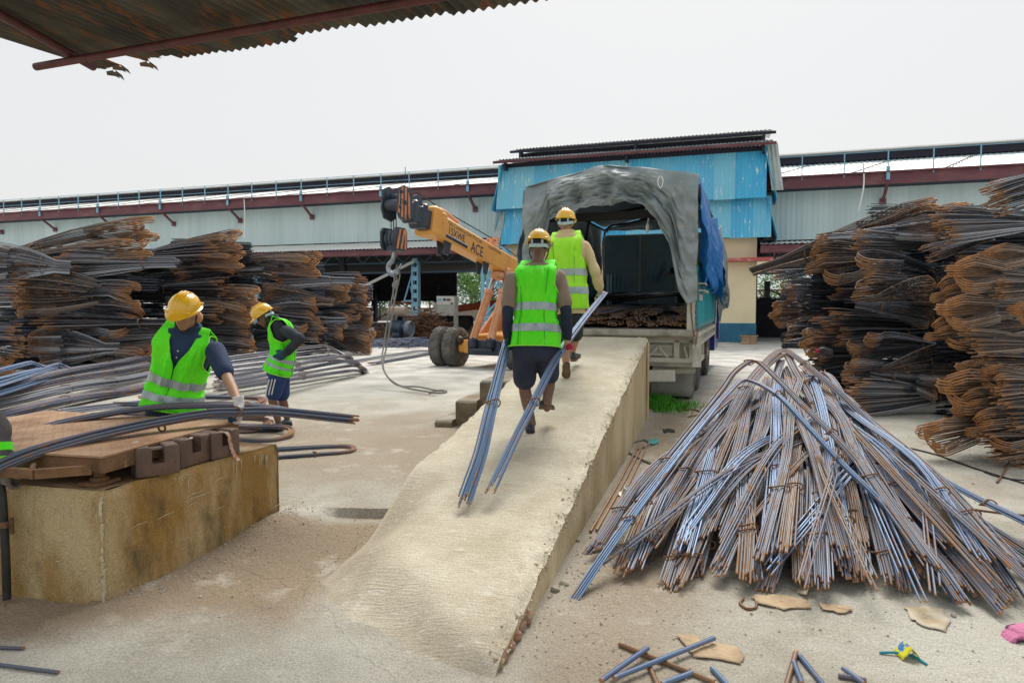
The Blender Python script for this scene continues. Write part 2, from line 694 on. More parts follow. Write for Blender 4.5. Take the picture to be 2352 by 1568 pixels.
for side in (0, 1):
    vs = []
    for i, t in enumerate(ts):
        zt = ramp_z(qs[0] if side == 0 else qs[-1], t)
        for j in range(9):
            z = lerp(zt, -0.12, j / 8)
            if side == 0:
                x = -(wob[i] * (1 - sst(0, 0.06, zt - z)) - 0.006 * nz(t * 3, z * 4) - 0.004 * nz(t * 14, z * 14)) - (0.012 if zt - z > 0.06 else 0.012 * sst(0, .06, zt - z))
            else:
                x = -RW + 0.02 * sst(0, 0.08, zt - z) + 0.01 * nz(t * 5, z * 5)
            vs.append((x, t, z))
    fs = [(i * 9 + j, i * 9 + 9 + j, i * 9 + 10 + j, i * 9 + j + 1) for i in range(len(ts) - 1) for j in range(8)]
    mb.add(vs, fs)
mb.box((-RW / 2, RL - 0.005, 0.5), (RW - 0.06, 0.012, 1.2))
mb.build('side_wall', m_rside, ramp)
mb = MB()
mb.box((0.005, RL - 0.06, 0.52), (0.03, 0.12, 1.24), bev=0.008)
mb.build('end_post', m_rside, ramp)
# crumbled rim: gravel of the concrete laid bare along the broken edges
rs = random.Random(61)
mb = MB()
for i in range(1150):
    if i < 950:
        t = rs.uniform(0.1, RL - .05)
        q = abs(rs.gauss(0.0, 0.035)) * (1.6 if nz(t * 1.7, 3) > 0.1 else 0.8) - 0.012
    else:
        t = rs.uniform(2.25, 4.6)
        q = RW - abs(rs.gauss(0, 0.04))
    r = rs.uniform(0.003, 0.010) * (1.7 if rs.random() < 0.12 else 1)
    if nz(t * 2.6, 7.7) < -0.15 and rs.random() < 0.75:
        continue
    z = -r * 0.35 + ramp_z(max(0.0, min(RW, q)), t) - (0.03 * rs.random() if q < 0.004 else 0)
    c = V((-q, t, z))
    R3 = Quaternion((rs.random() + .1, rs.random(), rs.random(), rs.random())).normalized().to_matrix()
    mb.loft([[c + R3 @ V((r * cos(ph) * cos(a) * rs.uniform(.75, 1.15), r * cos(ph) * sin(a) * rs.uniform(.7, 1.1), r * 0.75 * sin(ph))) for a in [2 * pi * k / 6 for k in range(6)]] for ph in (-1.2, -0.4, 0.4, 1.2)])
o = mb.build('crumbled_edge', mat('bared_aggregate', (0.62, 0.56, 0.44), 0.95, col2=(0.40, 0.32, 0.21), scale=13, lo=0.4, hi=0.6, bump=0.4, bscale=80), ramp, flip=False)
o['kind'] = 'stuff'
# broken brick showing under the low right corner
mb = MB()
for i in range(5):
    mb.box((-0.02 + 0.012 * RND.random(), 0.2 + 0.1 * i, 0.01 + 0.02 * RND.random()), (0.05, 0.075, 0.05), Matrix.Rotation(RND.uniform(-.5, .5), 3, 'X') @ Matrix.Rotation(RND.uniform(-.4, .4), 3, 'Z'), bev=0.012)
mb.build('exposed_brick', mat('brick_red', (0.40, 0.20, 0.13), 0.95, col2=(0.36, 0.28, 0.2), scale=20, bump=0.8, bscale=60), ramp)
# steps on the left, treads climbing to the right
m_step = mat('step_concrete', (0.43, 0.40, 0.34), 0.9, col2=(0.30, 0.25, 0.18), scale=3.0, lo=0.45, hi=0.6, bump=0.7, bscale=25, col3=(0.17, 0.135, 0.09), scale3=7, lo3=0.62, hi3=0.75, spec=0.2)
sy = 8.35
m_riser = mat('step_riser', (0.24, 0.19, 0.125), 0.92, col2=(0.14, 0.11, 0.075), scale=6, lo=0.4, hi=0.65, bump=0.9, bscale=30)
pr = [P(998, 963, sy), P(1046, 918, sy + 0.06), P(1102, 872, sy + 0.12)]
for i in range(3):
    a = pr[i]
    tL, qL = ramp_uv(a.x, a.y)
    q1 = (ramp_uv(pr[i + 1].x, pr[i + 1].y)[1] if i < 2 else RW - 0.12) - 0.004
    mb = MB()

    def stp(u, v, q0=qL, q1=q1, t0=tL, z=a.z):
        return None
    x0, x1, h = -qL, -q1, a.z
    n = 10
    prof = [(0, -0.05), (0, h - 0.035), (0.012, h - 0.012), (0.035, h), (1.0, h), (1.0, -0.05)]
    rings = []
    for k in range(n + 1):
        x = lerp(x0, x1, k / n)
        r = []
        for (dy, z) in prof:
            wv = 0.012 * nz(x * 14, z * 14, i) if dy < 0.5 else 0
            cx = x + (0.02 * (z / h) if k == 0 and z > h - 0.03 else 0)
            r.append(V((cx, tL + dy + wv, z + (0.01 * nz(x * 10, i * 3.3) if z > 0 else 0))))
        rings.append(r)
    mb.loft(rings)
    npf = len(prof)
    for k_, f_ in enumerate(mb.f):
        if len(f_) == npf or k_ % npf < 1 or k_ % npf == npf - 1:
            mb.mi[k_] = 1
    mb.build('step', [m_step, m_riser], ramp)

# ---------------------------------------------------------------- plinth with the platform scale
B0, BU, BN = V((-2.232, 3.655, 0)), V((.387, .922, 0)).normalized(), V((-0.972, 0.236, 0)).normalized()
BH = 0.645


def pl(s, d, z):
    return B0 + BU * s + BN * d + V((0, 0, z))


m_pl = mat('plinth_plaster', (0.50, 0.39, 0.22), 0.85, col2=(0.31, 0.185, 0.055), scale=1.9, lo=0.42, hi=0.62, stretch=(1.6, 1.6, 0.5), bump=0.7, bscale=30, col3=(0.06, 0.05, 0.035), scale3=3.2, lo3=0.565,
           hi3=0.76, stretch3=(1.4, 1.4, 0.7), spec=0.3, grit=0.25)
m_ptop = mat('plinth_top', (0.27, 0.175, 0.105), 0.92, col2=(0.36, 0.28, 0.19), scale=4, lo=0.45, hi=0.7, bump=0.7, bscale=30, spec=0.2)
plinth = thing('concrete_plinth', 'ochre stained concrete block carrying the rusty platform scale', 'plinth', B0, 0)
LS, LD = 1.38, 1.9
mb = MB()


def face(a, bb, nu, nv, k):
    def fn(u, v):
        p = lerp(a, bb, u)
        z = lerp(-0.1, BH, v)
        n = V(((bb - a).y, -(bb - a).x, 0)).normalized()
        e = 0.018 * sst(0.92, 1.0, v) + 0.012 * (sst(0.03, 0.0, u) + sst(0.97, 1.0, u))
        return p + n * (0.006 * nz(u * 7, v * 4, k) + 0.003 * nz(u * 30, v * 17, k) - e) + V((0, 0, z - 0.012 * sst(0.95, 1.0, v) * (0.6 + nz(u * 9, k))))
    mb.grid(fn, nu, nv)


c0, c1, c2, c3 = pl(0, 0, 0), pl(LS, 0, 0), pl(LS, LD, 0), pl(0, LD, 0)
face(c0, c1, 60, 28, 1)
face(c1, c2, 20, 12, 2)
face(c3, c0, 60, 28, 3)
face(c2, c3, 20, 12, 4)
mbs = mb
mb = MB()
mb.grid(lambda u, v: pl(lerp(0.014, LS - 0.014, u), lerp(0.014, LD - 0.014, v), BH - 0.006 + 0.006 * nz(u * 8, v * 9)), 40, 40)
mb.build('top_slab', m_ptop, plinth, world=True)
# pale scratches and plaster dribbles on the long side
m_chip = mat('pale_plaster', (0.58, 0.52, 0.38), 0.9, col2=(0.42, 0.34, 0.2), scale=20)
outn = V((BU.y, -BU.x, 0))
mb = mbs
mb.cm = 1
rs = random.Random(4)
for i in range(15):
    s, L_ = rs.uniform(0.35, 1.32), rs.uniform(0.03, 0.13)
    z = BH - 0.03 - rs.random() * 0.03
    a = pl(s, 0, 0) + outn * 0.011
    mb.tube([a + V((0, 0, z)), a + V((0, 0, z - L_ * .6)), a + V((0, 0, z - L_))], [0.0035, 0.003, 0.001], 5)
for i in range(9):
    s, z = (0.55, 0.46 - 0.03 * i) if i < 3 else (rs.uniform(0.1, 1.3), rs.uniform(0.1, 0.55))
    k = rs.uniform(0.08, 0.2)
    a, b = pl(s, 0, z) + outn * 0.0085, pl(s + k, 0, z + k * 0.12) + outn * 0.0085
    mb.tube([a, (a + b) / 2 + V((0, 0, .006)), b], [0.001, 0.0022, 0.001], 4)
for i in range(30):                     # the worn corner
    z = rs.uniform(0.0, BH - .03)
    a = pl(-0.004, -0.002, z)
    mb.tube([a, a + V((rs.uniform(-.008, .012), rs.uniform(-.004, .004), rs.uniform(.02, .06)))], rs.uniform(0.003, 0.009), 5)
fn_ = V((BN.y, -BN.x, 0)) * -1
fn_ = fn_ if fn_.y < 0 else -fn_
for i in range(70):
    d, z, k = rs.uniform(0.02, 1.2), rs.uniform(0.05, 0.6), rs.uniform(0.006, 0.022)
    g = rs.uniform(0, 6.28)
    a = pl(0, d, z) + fn_ * 0.008
    dv = BN * cos(g) * k + V((0, 0, sin(g) * k))
    mb.tube([a - dv, a + dv], rs.uniform(0.001, 0.0028), 4)
mb.build('plastered_side', [m_pl, m_chip], plinth, world=True)

# the platform scale
m_deck = mat('rusty_plate', (0.43, 0.275, 0.165), 0.62, 0.25, col2=(0.25, 0.125, 0.06), scale=3.4, lo=0.4, hi=0.64, bump=0.0, col3=(0.45, 0.36, 0.29), scale3=6, lo3=0.62, hi3=0.75, stretch3=(2, 0.7, 1))
m_frame = mat('rusty_frame', (0.24, 0.125, 0.055), 0.8, 0.1, col2=(0.13, 0.07, 0.035), scale=6, lo=0.4, hi=0.6, bump=0.5, bscale=60, col3=(0.42, 0.27, 0.06), scale3=7, lo3=0.62, hi3=0.7)
DZ = 0.825
dA, dB = G(549, 965, DZ), G(234, 1048, DZ)
du = (dA - dB).normalized()
dn = V((-du.y, du.x, 0))
if dn.x > 0:
    dn = -dn
dl = (dA - dB).length
scale_o = thing('platform_scale', 'low rusty platform scale with chequered steel deck on the ochre block', 'scale', dB - V((0, 0, DZ - BH)), 0)


def dk(s, d, z=0.0):
    return dB + du * s + dn * d + V((0, 0, z))


DWID = 0.86
mb = MB()
mb.prism([dk(0, 0, -0.012), dk(dl, 0, -0.012), dk(dl, DWID, -0.012), dk(0, DWID, -0.012)], (0, 0, 0.012))
# raised chequer lugs
for i in range(int(dl / 0.036)):
    for j in range(int(DWID / 0.036)):
        s, d = 0.02 + i * 0.036, 0.02 + j * 0.036
        g = 0.8 if (i + j) % 2 else -0.8
        dv = (du * cos(g) + dn * sin(g)) * 0.013
        pv = (du * -sin(g) + dn * cos(g)) * 0.0035
        p = dk(s, d, 0.0005)
        mb.add([p - dv, p + pv, p + dv, p - pv, p + V((0, 0, 0.0016))], [(0, 1, 4), (1, 2, 4), (2, 3, 4), (3, 0, 4)])
mb.build('deck_plate', m_deck, scale_o, world=True, smooth=False)
mb = MB()
mb.prism([dk(0, DWID + .012, -0.014), dk(dl, DWID + .012, -0.014), dk(dl + .06, 1.75, -0.014), dk(0.0, 1.75, -0.014)], (0, 0, 0.012))
for i in range(int(dl / 0.036)):
    for j in range(22):
        s, d = 0.02 + i * 0.036, DWID + 0.04 + j * 0.036
        g = 0.8 if (i + j) % 2 else -0.8
        dv = (du * cos(g) + dn * sin(g)) * 0.013
        pv = (du * -sin(g) + dn * cos(g)) * 0.0035
        p = dk(s, d, -0.0015)
        mb.add([p - dv, p + pv, p + dv, p - pv, p + V((0, 0, 0.0016))], [(0, 1, 4), (1, 2, 4), (2, 3, 4), (3, 0, 4)])
mb.build('deck_plate', m_deck, scale_o, world=True, smooth=False)
mb = MB()
for d in (0.012, DWID, 1.7):
    mb.beam(dk(0.01, d, -0.055), dk(dl - .01, d, -0.055), 0.03, 0.08)
mb.beam(dk(0.03, 0.03, -0.055), dk(0.03, 1.69, -0.055), 0.03, 0.075)
mb.beam(dk(dl - .03, 0.03, -0.055), dk(dl - .03, 1.69, -0.055), 0.03, 0.075)
mb.build('side_channel', m_frame, scale_o, world=True)
mb = MB()
bx = [dk(-0.02, 0.05, -0.07), dk(-0.17, 0.26, -0.07), dk(-0.17, 0.62, -0.07), dk(-0.02, 0.8, -0.07)]
for a, b in zip(bx, bx[1:]):
    mb.beam(a, b, 0.035, 0.05)
mb.beam(dk(-0.16, 0.3, -0.06), dk(-0.03, 0.42, -0.06), 0.02, 0.03)
mb.build('lever_box', m_frame, scale_o, world=True)
for s, d in ((0.1, 0.12), (dl - .12, 0.12), (0.1, 0.8), (dl - .12, 0.8)):
    mb = MB()
    p = dk(s, d)
    mb.box((p.x, p.y, BH + 0.008), (0.17, 0.13, 0.022), Matrix.Rotation(atan2(du.y, du.x), 3, 'Z'), bev=0.004)
    mb.disc((p.x, p.y, BH + 0.018), (0, 0, 1), [(0, 0.05), (0.02, 0.045), (0.022, 0.03), (DZ - BH - 0.1, 0.03)], 14)
    mb.build('foot', m_frame, scale_o, world=True)
mb = MB()
p = G(372, 992, DZ + 0.0)
rg = [V((p.x + 0.022 * cos(t), p.y - 0.004 * sin(t), DZ + 0.027 + 0.022 * sin(t))) for t in [2 * pi * k / 16 for k in range(17)]]
mb.tube(rg, 0.007, 7, caps=False)
mb.disc((p.x, p.y, DZ), (0, 0, 1), [(0, 0.014), (0.006, 0.012), (0.008, 0.006)], 10)
mb.build('lifting_eye', m_frame, scale_o, world=True)

# test weights
m_wt = mat('cast_iron_brown', (0.125, 0.082, 0.066), 0.5, 0.35, col2=(0.20, 0.12, 0.085), scale=6, lo=0.45, hi=0.7, bump=0.35, bscale=90, col3=(0.07, 0.05, 0.045), scale3=10)
wts = [((313, 1100), (415, 1085), 'brown cast iron test weight nearest the front corner of the ochre block'), ((417, 1076), (487, 1055), 'middle one of three brown cast iron test weights on the block'),
       ((488, 1057), (552, 1041), 'brown cast iron test weight with a red rag knotted on its handle')]
WT = []
for (pa, pb, lab) in wts:
    a, b = G(*pa, BH), G(*pb, BH)
    d = (b - a).normalized()
    n = V((-d.y, d.x, 0))
    ln, th, hh = (b - a).length, 0.135, 0.175
    t = thing('test_weight', lab, 'weight', (a + b) / 2 + n * (th / 2), atan2(d.y, d.x), 'cast iron test weights in a row')
    mb = MB()
    x = ln / 2
    bot, mid = 0.0, hh * 0.43
    prof = [(-x, 0.004), (-x + .006, 0), (x - .006, 0), (x, 0.006), (x, hh - .012), (x - .01, hh), (x * 0.32 + .006, hh), (x * 0.30, hh - .008), (x * 0.30, mid + 0.01), (x * 0.27, mid), (-x * 0.27, mid), (-x * 0.30, mid + .01),
            (-x * 0.30, hh - .008), (-x * 0.32 - .006, hh), (-x + .01, hh), (-x, hh - .012)]
    for y0, y1, g in ((-th / 2 + 0.006, th / 2 - 0.006, 0.0),):
        rings = [[V((px * (1 - k / x), y, pz + (k if pz < 0.01 else -k if pz > hh - .02 else 0))) for px, pz in prof] for y, k in ((-th / 2, 0.006), (-th / 2 + .006, 0), (th / 2 - .006, 0), (th / 2, 0.006))]
        n_ = len(prof)
        vs = [p for r in rings for p in r]
        fs = [(i * n_ + j, i * n_ + (j + 1) % n_, i * n_ + n_ + (j + 1) % n_, i * n_ + n_ + j) for i in range(3) for j in range(n_)]
        mb.add(vs, fs)
        q = [0, 1, 2, 3, 9, 10]
        for base, rev in ((0, True), (3 * n_, False)):
            for poly in ((0, 1, 2, 3, 8, 9, 10, 11), (3, 4, 5, 6, 7, 8), (11, 12, 13, 14, 15, 0)):
                pp = [base + k for k in poly]
                mb.f.append(tuple(reversed(pp)) if rev else tuple(pp))
                mb.mi.append(0)
    mb.box((-x * 0.65, 0, hh + 0.0005), (0.03, 0.02, 0.003))
    mb.build('cast_body', m_wt, t)
    mb = MB()
    mb.tube([(-x * 0.34, 0, hh - 0.025), (x * 0.34, 0, hh - 0.025)], 0.013, 10)
    mb.build('handle', mat('worn_steel', (0.16, 0.13, 0.12), 0.4, 0.7, col2=(0.25, 0.2, 0.17), scale=20), t)
    WT.append((t, a, b, d, n))
t, a, b, d, n = WT[2]
c = (a + b) / 2
pts = [c + n * 0.06 + V((0, 0, 0.165)), c - n * 0.01 + d * 0.005 + V((0, 0, 0.155)), c - n * 0.012 + d * 0.02 + V((0, 0, 0.09)), c - n * 0.015 + d * 0.035 + V((0, 0, 0.035)), c - n * 0.03 + d * .04 + V((0, 0, 0.004)), c - n * 0.06 + d * 0.045 + V((0, 0, -0.03))]
mb = MB()
for k in range(3):
    mb.tube([p + d * (0.008 * (k - 1) * (1 + 0.4 * sin(i * 2 + k))) for i, p in enumerate(spline(pts, 4))], 0.005, 5)
o = mb.build('rag', mat('rag_red', (0.45, 0.13, 0.09), 0.95, col2=(0.55, 0.42, 0.33), scale=30, lo=0.4, hi=0.55))
tag(o, 'twisted red and cream rag hanging off the farthest test weight', 'rag')
# hose and clamp at the left edge
hose = thing('black_hose', 'thick black hose hanging down the left face of the ochre block', 'hose', G(8, 1370, 0.02))
mb = MB()
hp = [G(2, 1370, 0.02)]
yb = hp[0].y - 0.03
hp = [P(16, 1375, yb), P(14, 1300, yb), P(10, 1220, yb), P(4, 1130, yb), P(-12, 1060, yb)]
mb.tube(spline(hp, 6), 0.022, 10)
mb.build('hose_pipe', mat('black_rubber', (0.012, 0.012, 0.013), 0.5, col2=(0.03, 0.03, 0.03), scale=10), hose, world=True)
mb = MB()
p = P(6, 1203, yb)
mb.box((p.x, p.y - 0.01, p.z), (0.09, 0.05, 0.035), bev=0.005)
mb.box((p.x + 0.05, p.y, p.z - 0.01), (0.02, 0.02, 0.09), bev=0.004)
mb.build('hose_clamp', m_frame, hose, world=True)

# ---------------------------------------------------------------- corrugated roof over the photographer
m_tin = mat('rusty_tin', (0.075, 0.068, 0.055), 0.75, 0.3, col2=(0.16, 0.145, 0.115), scale=2.2, lo=0.42, hi=0.62, stretch=(1, 0.3, 1), bump=0.3, bscale=30, col3=(0.26, 0.09, 0.03), scale3=3.5, lo3=0.53, hi3=0.68, stretch3=(1.6, 0.35, 1), attr='tone', attr_col=(0.035, 0.033, 0.03))
m_pipe = mat('maroon_pipe', (0.12, 0.028, 0.03), 0.6, col2=(0.07, 0.02, 0.02), scale=6)
rc, re = P(232, 160, 6.8), P(1200, 4, 5.2)
rx = V((re.x - rc.x, re.y - rc.y, 0)).normalized()
ry = V((-rx.y, rx.x, 0))
shed = thing('corrugated_canopy', 'dark rusty corrugated tin canopy jutting in overhead with a torn corner', 'canopy', rc, 0)


def rf(a, b, z=0.0):
    return rc + rx * a - ry * b + V((0, 0, z + (re.z - rc.z) * a / (re - rc).length - 0.03 * b))


mb = MB()
WL = 0.085
nsheet = 20
rs = random.Random(9)
for k in range(nsheet):
    a0, wd = k * 0.76, 0.80
    ncol = int(wd / WL * 6)
    dz = 0.008 * (k % 2)
    ext = rs.uniform(-0.05, 0.06)
    tn = rs.random() * 0.75
    torn = {0: 0.0, 1: 0.35}.get(k, 0)
    prv = None
    for i in range(ncol + 1):
        a = a0 + wd * i / ncol
        cut = ext if k > 1 else (0.02 + 0.05 * nz(a * 30, 2) if a < 0.34 else (0.30 + 0.12 * nz(a * 24, 3)) if a < 0.6 else 0.06 + 0.12 * nz(a * 26, 8) if a < 1.0 else ext)
        z = 0.014 * sin(2 * pi * a / WL) + dz
        col = [rf(a, cut, z), rf(a, 1.2, z), rf(a, 2.4, z + 0.003), rf(a, 2.1, z)]
        n0 = len(mb.v)
        mb.add(col, [] if prv is None else [(prv - n0 + j, j, j + 1, prv - n0 + j + 1) for j in range(3)], tone=[tn] * 4)
        prv = n0
o = mb.build('tin_sheet', m_tin, shed, world=True, flip=False, attrs=True)
for (a, bq, dz) in ((0.12, 0.04, -0.07), (0.30, 0.12, -0.06), (0.63, 0.10, -0.06)):
    mb = MB()
    for q in range(3):
        c = rf(a + 0.06 * q, bq, dz * 0.6)
        mb.add([c, c + rx * 0.09 + V((0, 0, -0.03 * q)), c + rx * 0.05 - ry * -0.06 + V((0, 0, dz * (0.5 + 0.4 * q))), c - rx * 0.02 + V((0.01, 0.02, dz * 0.4))], [(0, 1, 2, 3)])
    mb.build('torn_tin', m_tin, shed, world=True, flip=False, smooth=False)
pa, pb = P(82, 154, 6.25), P(1050, -14, 4.85)
pz = (rc.z - 0.075)
mb = MB()
dq = (V((pb.x, pb.y, 0)) - V((pa.x, pa.y, 0))).normalized()
pa = V((pa.x, pa.y, pa.z))
mb.tube([pa, pa + dq * 14 + V((0, 0, (pb.z - pa.z) / (pb - pa).length * 14))], 0.033, 12)
mb.build('purlin_pipe', m_pipe, shed, world=True)
mb = MB()
mb.tube([G(214, 154, rc.z - 0.10), G(-60, 0, rc.z - 0.12)], 0.036, 12)
mb.build('rafter_pipe', m_pipe, shed, world=True)
# ---------------------------------------------------------------- reinforcing bar: stacked bundles
m_stk = rod_mat('stacked_bar_steel', (0.055, 0.065, 0.085), (0.36, 0.385, 0.43), (0.36, 0.17, 0.058), 0.30, 0.85, 0.68)
m_rusty = rod_mat('weathered_bar_steel', (0.08, 0.075, 0.075), (0.32, 0.28, 0.25), (0.44, 0.205, 0.07), 0.36, 0.7, 0.63)
m_heap = rod_mat('fresh_bar_steel', (0.095, 0.125, 0.21), (0.205, 0.21, 0.235), (0.36, 0.18, 0.07), 0.6, 0.25, 0.59)
m_blue = rod_mat('blue_bar_steel', (0.075, 0.16, 0.32), (0.15, 0.245, 0.39), (0.40, 0.2, 0.08), 0.48, 0.3, 0.64)
m_pale = rod_mat('pale_bar_steel', (0.115, 0.14, 0.20), (0.30, 0.32, 0.36), (0.34, 0.19, 0.10), 0.42, 0.55, 0.68)
m_dark = rod_mat('dark_bar_steel', (0.065, 0.095, 0.155), (0.15, 0.18, 0.235), (0.30, 0.13, 0.05), 0.5, 0.35, 0.62)
m_brown = rod_mat('browned_bar_steel', (0.14, 0.13, 0.14), (0.25, 0.205, 0.175), (0.34, 0.17, 0.07), 0.6, 0.2, 0.56)
m_tie = mat('tie_wire_rust', (0.26, 0.12, 0.05), 0.7, 0.3, col2=(0.15, 0.09, 0.06), scale=40)
NECK = 2.0


def bundle_mesh(kind, h, subs, per, r, seed, wide=0.34):
    rs = random.Random(seed)
    mb = MB()
    for j in range(subs):
        zc = (-0.5 + (j + 0.5) / subs) * h + rs.uniform(-.25, .25) * h / subs
        xt = NECK - rs.uniform(0, 0.34) - 0.25 * (abs(zc) / h) ** 2
        yc, rl = rs.uniform(-0.5, 0.5) * wide, rs.uniform(0.11, 0.24) * (0.6 + 0.4 * min(1, h))
        th = rs.uniform(-0.55, 0.35)
        droop = rs.uniform(0.0, 0.10) * h
        for i in range(per):
            tone = rs.random() ** 2.2 * (0.3 if kind == 'mids' else 1)  # inner bars toned down: shade between the bundles put into their colour
            base = rs.uniform(0.0, 0.16)
            if kind == 'bend':
                f = i / max(1, per - 1) - 0.5
                zt = zc + f * h / subs * 1.25 + rs.uniform(-.25, .25) * r
                xe, rr = xt - 0.10 * abs(f) + rs.uniform(-.015, .015), rl * (1 + 0.12 * f)
                k = rs.uniform(1.0, 1.25)
                zf, yf = zt - rr * sin(th), yc - rr * cos(th)
                pts, ru = [], []
                for x in (-0.6, -0.2, 0.2, 0.6, 1.0, 1.35):
                    e = max(0.0, (x + 0.2) / (NECK - 0.2))
                    pts.append((x, lerp(yc * 0.4 - 0.05, yf, min(1, e * 1.15)), lerp(zf * 0.30, zf, sin(min(1, e * 1.12) * pi / 2)) + 0.02 * h * sin(3 * e + j)))
                    ru.append(base + 0.10 * e * e)
                cx = xe - rr
                for a in (-90, -55, -20, 15, 50, 90):
                    g = radians(a)
                    pts.append((cx + rr * cos(g), yc + rr * sin(g) * cos(th), zt + rr * sin(g) * sin(th) - droop * (0.5 + 0.5 * cos(g))))
                    ru.append((0.3 if abs(a) > 80 else 0.5 if abs(a) > 50 else 0.68) + 0.3 * rs.random())
                pts.append((0.9, yc * 0.7 + 0.1, lerp(zt * 0.4, zt, .6)))
                ru.append(base)
                mb.tube(pts, r, 5, True, ru, tone)
            else:
                a_, b_ = rs.uniform(0, 6.28), sqrt(rs.random())
                y1, z1 = yc + cos(a_) * b_ * wide * 0.3, zc + sin(a_) * b_ * h / subs * 0.9
                xe = xt + rs.uniform(-0.10, 0.06)
                k = rs.uniform(1.0, 1.3)
                pts, ru = [], []
                for e in (-0.3, 0.0, 0.3, 0.6, 0.85, 0.985, 1.0):
                    x = e * xe
                    q = max(0, e) ** k
                    pts.append((x, lerp(y1 * (0.8 if kind == 'mids' else 0.4), y1, q), lerp(z1 * (0.8 if kind == 'mids' else 0.36), z1, sin(q * pi / 2)) - 0.03 * q * q))
                    ru.append(0.02 if kind == 'mids' else base + (0.7 if e > 0.98 else 0.1 * e))
                mb.tube(pts, r, 5, True, ru, tone)
    return mb


def tie_mb(x, hy, hz, r=0.006):
    mb = MB()
    for dx in (0, 0.012):
        mb.tube([(x + dx + 0.02 * sin(t), hy * cos(t), hz * sin(t)) for t in [2 * pi * i / 14 for i in range(15)]], r, 5, caps=False)
    return mb


CLS = {'big': (1.0, 9, 5, 0.0115, 0.6), 'mid': (0.62, 6, 5, 0.0108, 0.5), 'low': (0.36, 4, 5, 0.0092, 0.4)}
BMESH = {}
for cn, (h, s_, p_, r_, w_) in CLS.items():
    for kind in ('bend', 'ends', 'mids'):
        for v in range(3):
            for mn, mm_ in (('steel', m_stk), ('rusty', m_rusty)):
                if mn == 'rusty' and (v == 2 or kind == 'mids'):
                    continue
                key = (cn, kind, v, mn)
                if (cn, kind, v, 'steel') in BMESH and mn == 'rusty':
                    me = BMESH[(cn, kind, v, 'steel')].copy()
                    me.materials[0] = mm_
                else:
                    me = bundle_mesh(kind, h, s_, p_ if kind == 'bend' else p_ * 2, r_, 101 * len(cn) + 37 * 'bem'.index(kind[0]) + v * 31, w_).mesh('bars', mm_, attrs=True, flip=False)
                BMESH[key] = me
    BMESH[(cn, 'tie')] = tie_mb(0.12, 0.11 + 0.2 * w_ * .5, h * 0.23).mesh('tie_wire', m_tie)
STACKED = {'left': [], 'right': []}


def stack(which, tip, neck, hpx, Y, kind, cls='mid', Yn=None, tone='steel', back=False):
    """one tied bundle: tip = where its bends (or cut ends) show, neck = where it is tied; pixels at depth Y"""
    a, n = P(*tip, Y), P(*neck, Yn if Yn else Y + 0.15)
    h = hpx / F * Y * (1.0 if back else 1.16)
    i = len(STACKED['left']) + len(STACKED['right'])
    if kind == 'bend' and not back and i % (2 if which == 'left' else 3) == 0:
        tone = 'rusty'
    v = i % (3 if tone == 'steel' else 2)
    d = a - n
    o = link('rebar_bundle', BMESH[(cls, kind, v, tone)])
    t = link('tie_wire', BMESH[(cls, 'tie')], o)
    ez = V((0, 0, 1))
    ex = d.normalized()
    ey = ez.cross(ex).normalized()
    ez = ex.cross(ey)
    sx, sz = d.length / (NECK - 0.1), h / (CLS[cls][0] * 1.1)
    flip = 1 if i % 2 else -1
    M4 = Matrix((ex * sx, ey * min(1.2, max(0.7, (sx + sz) / 2)) * flip, ez * sz)).transposed().to_4x4()
    o.matrix_world = Matrix.Translation(n) @ M4
    STACKED[which].append((o, kind, 1 if d.x > 0 else -1, tip, back))
    return o


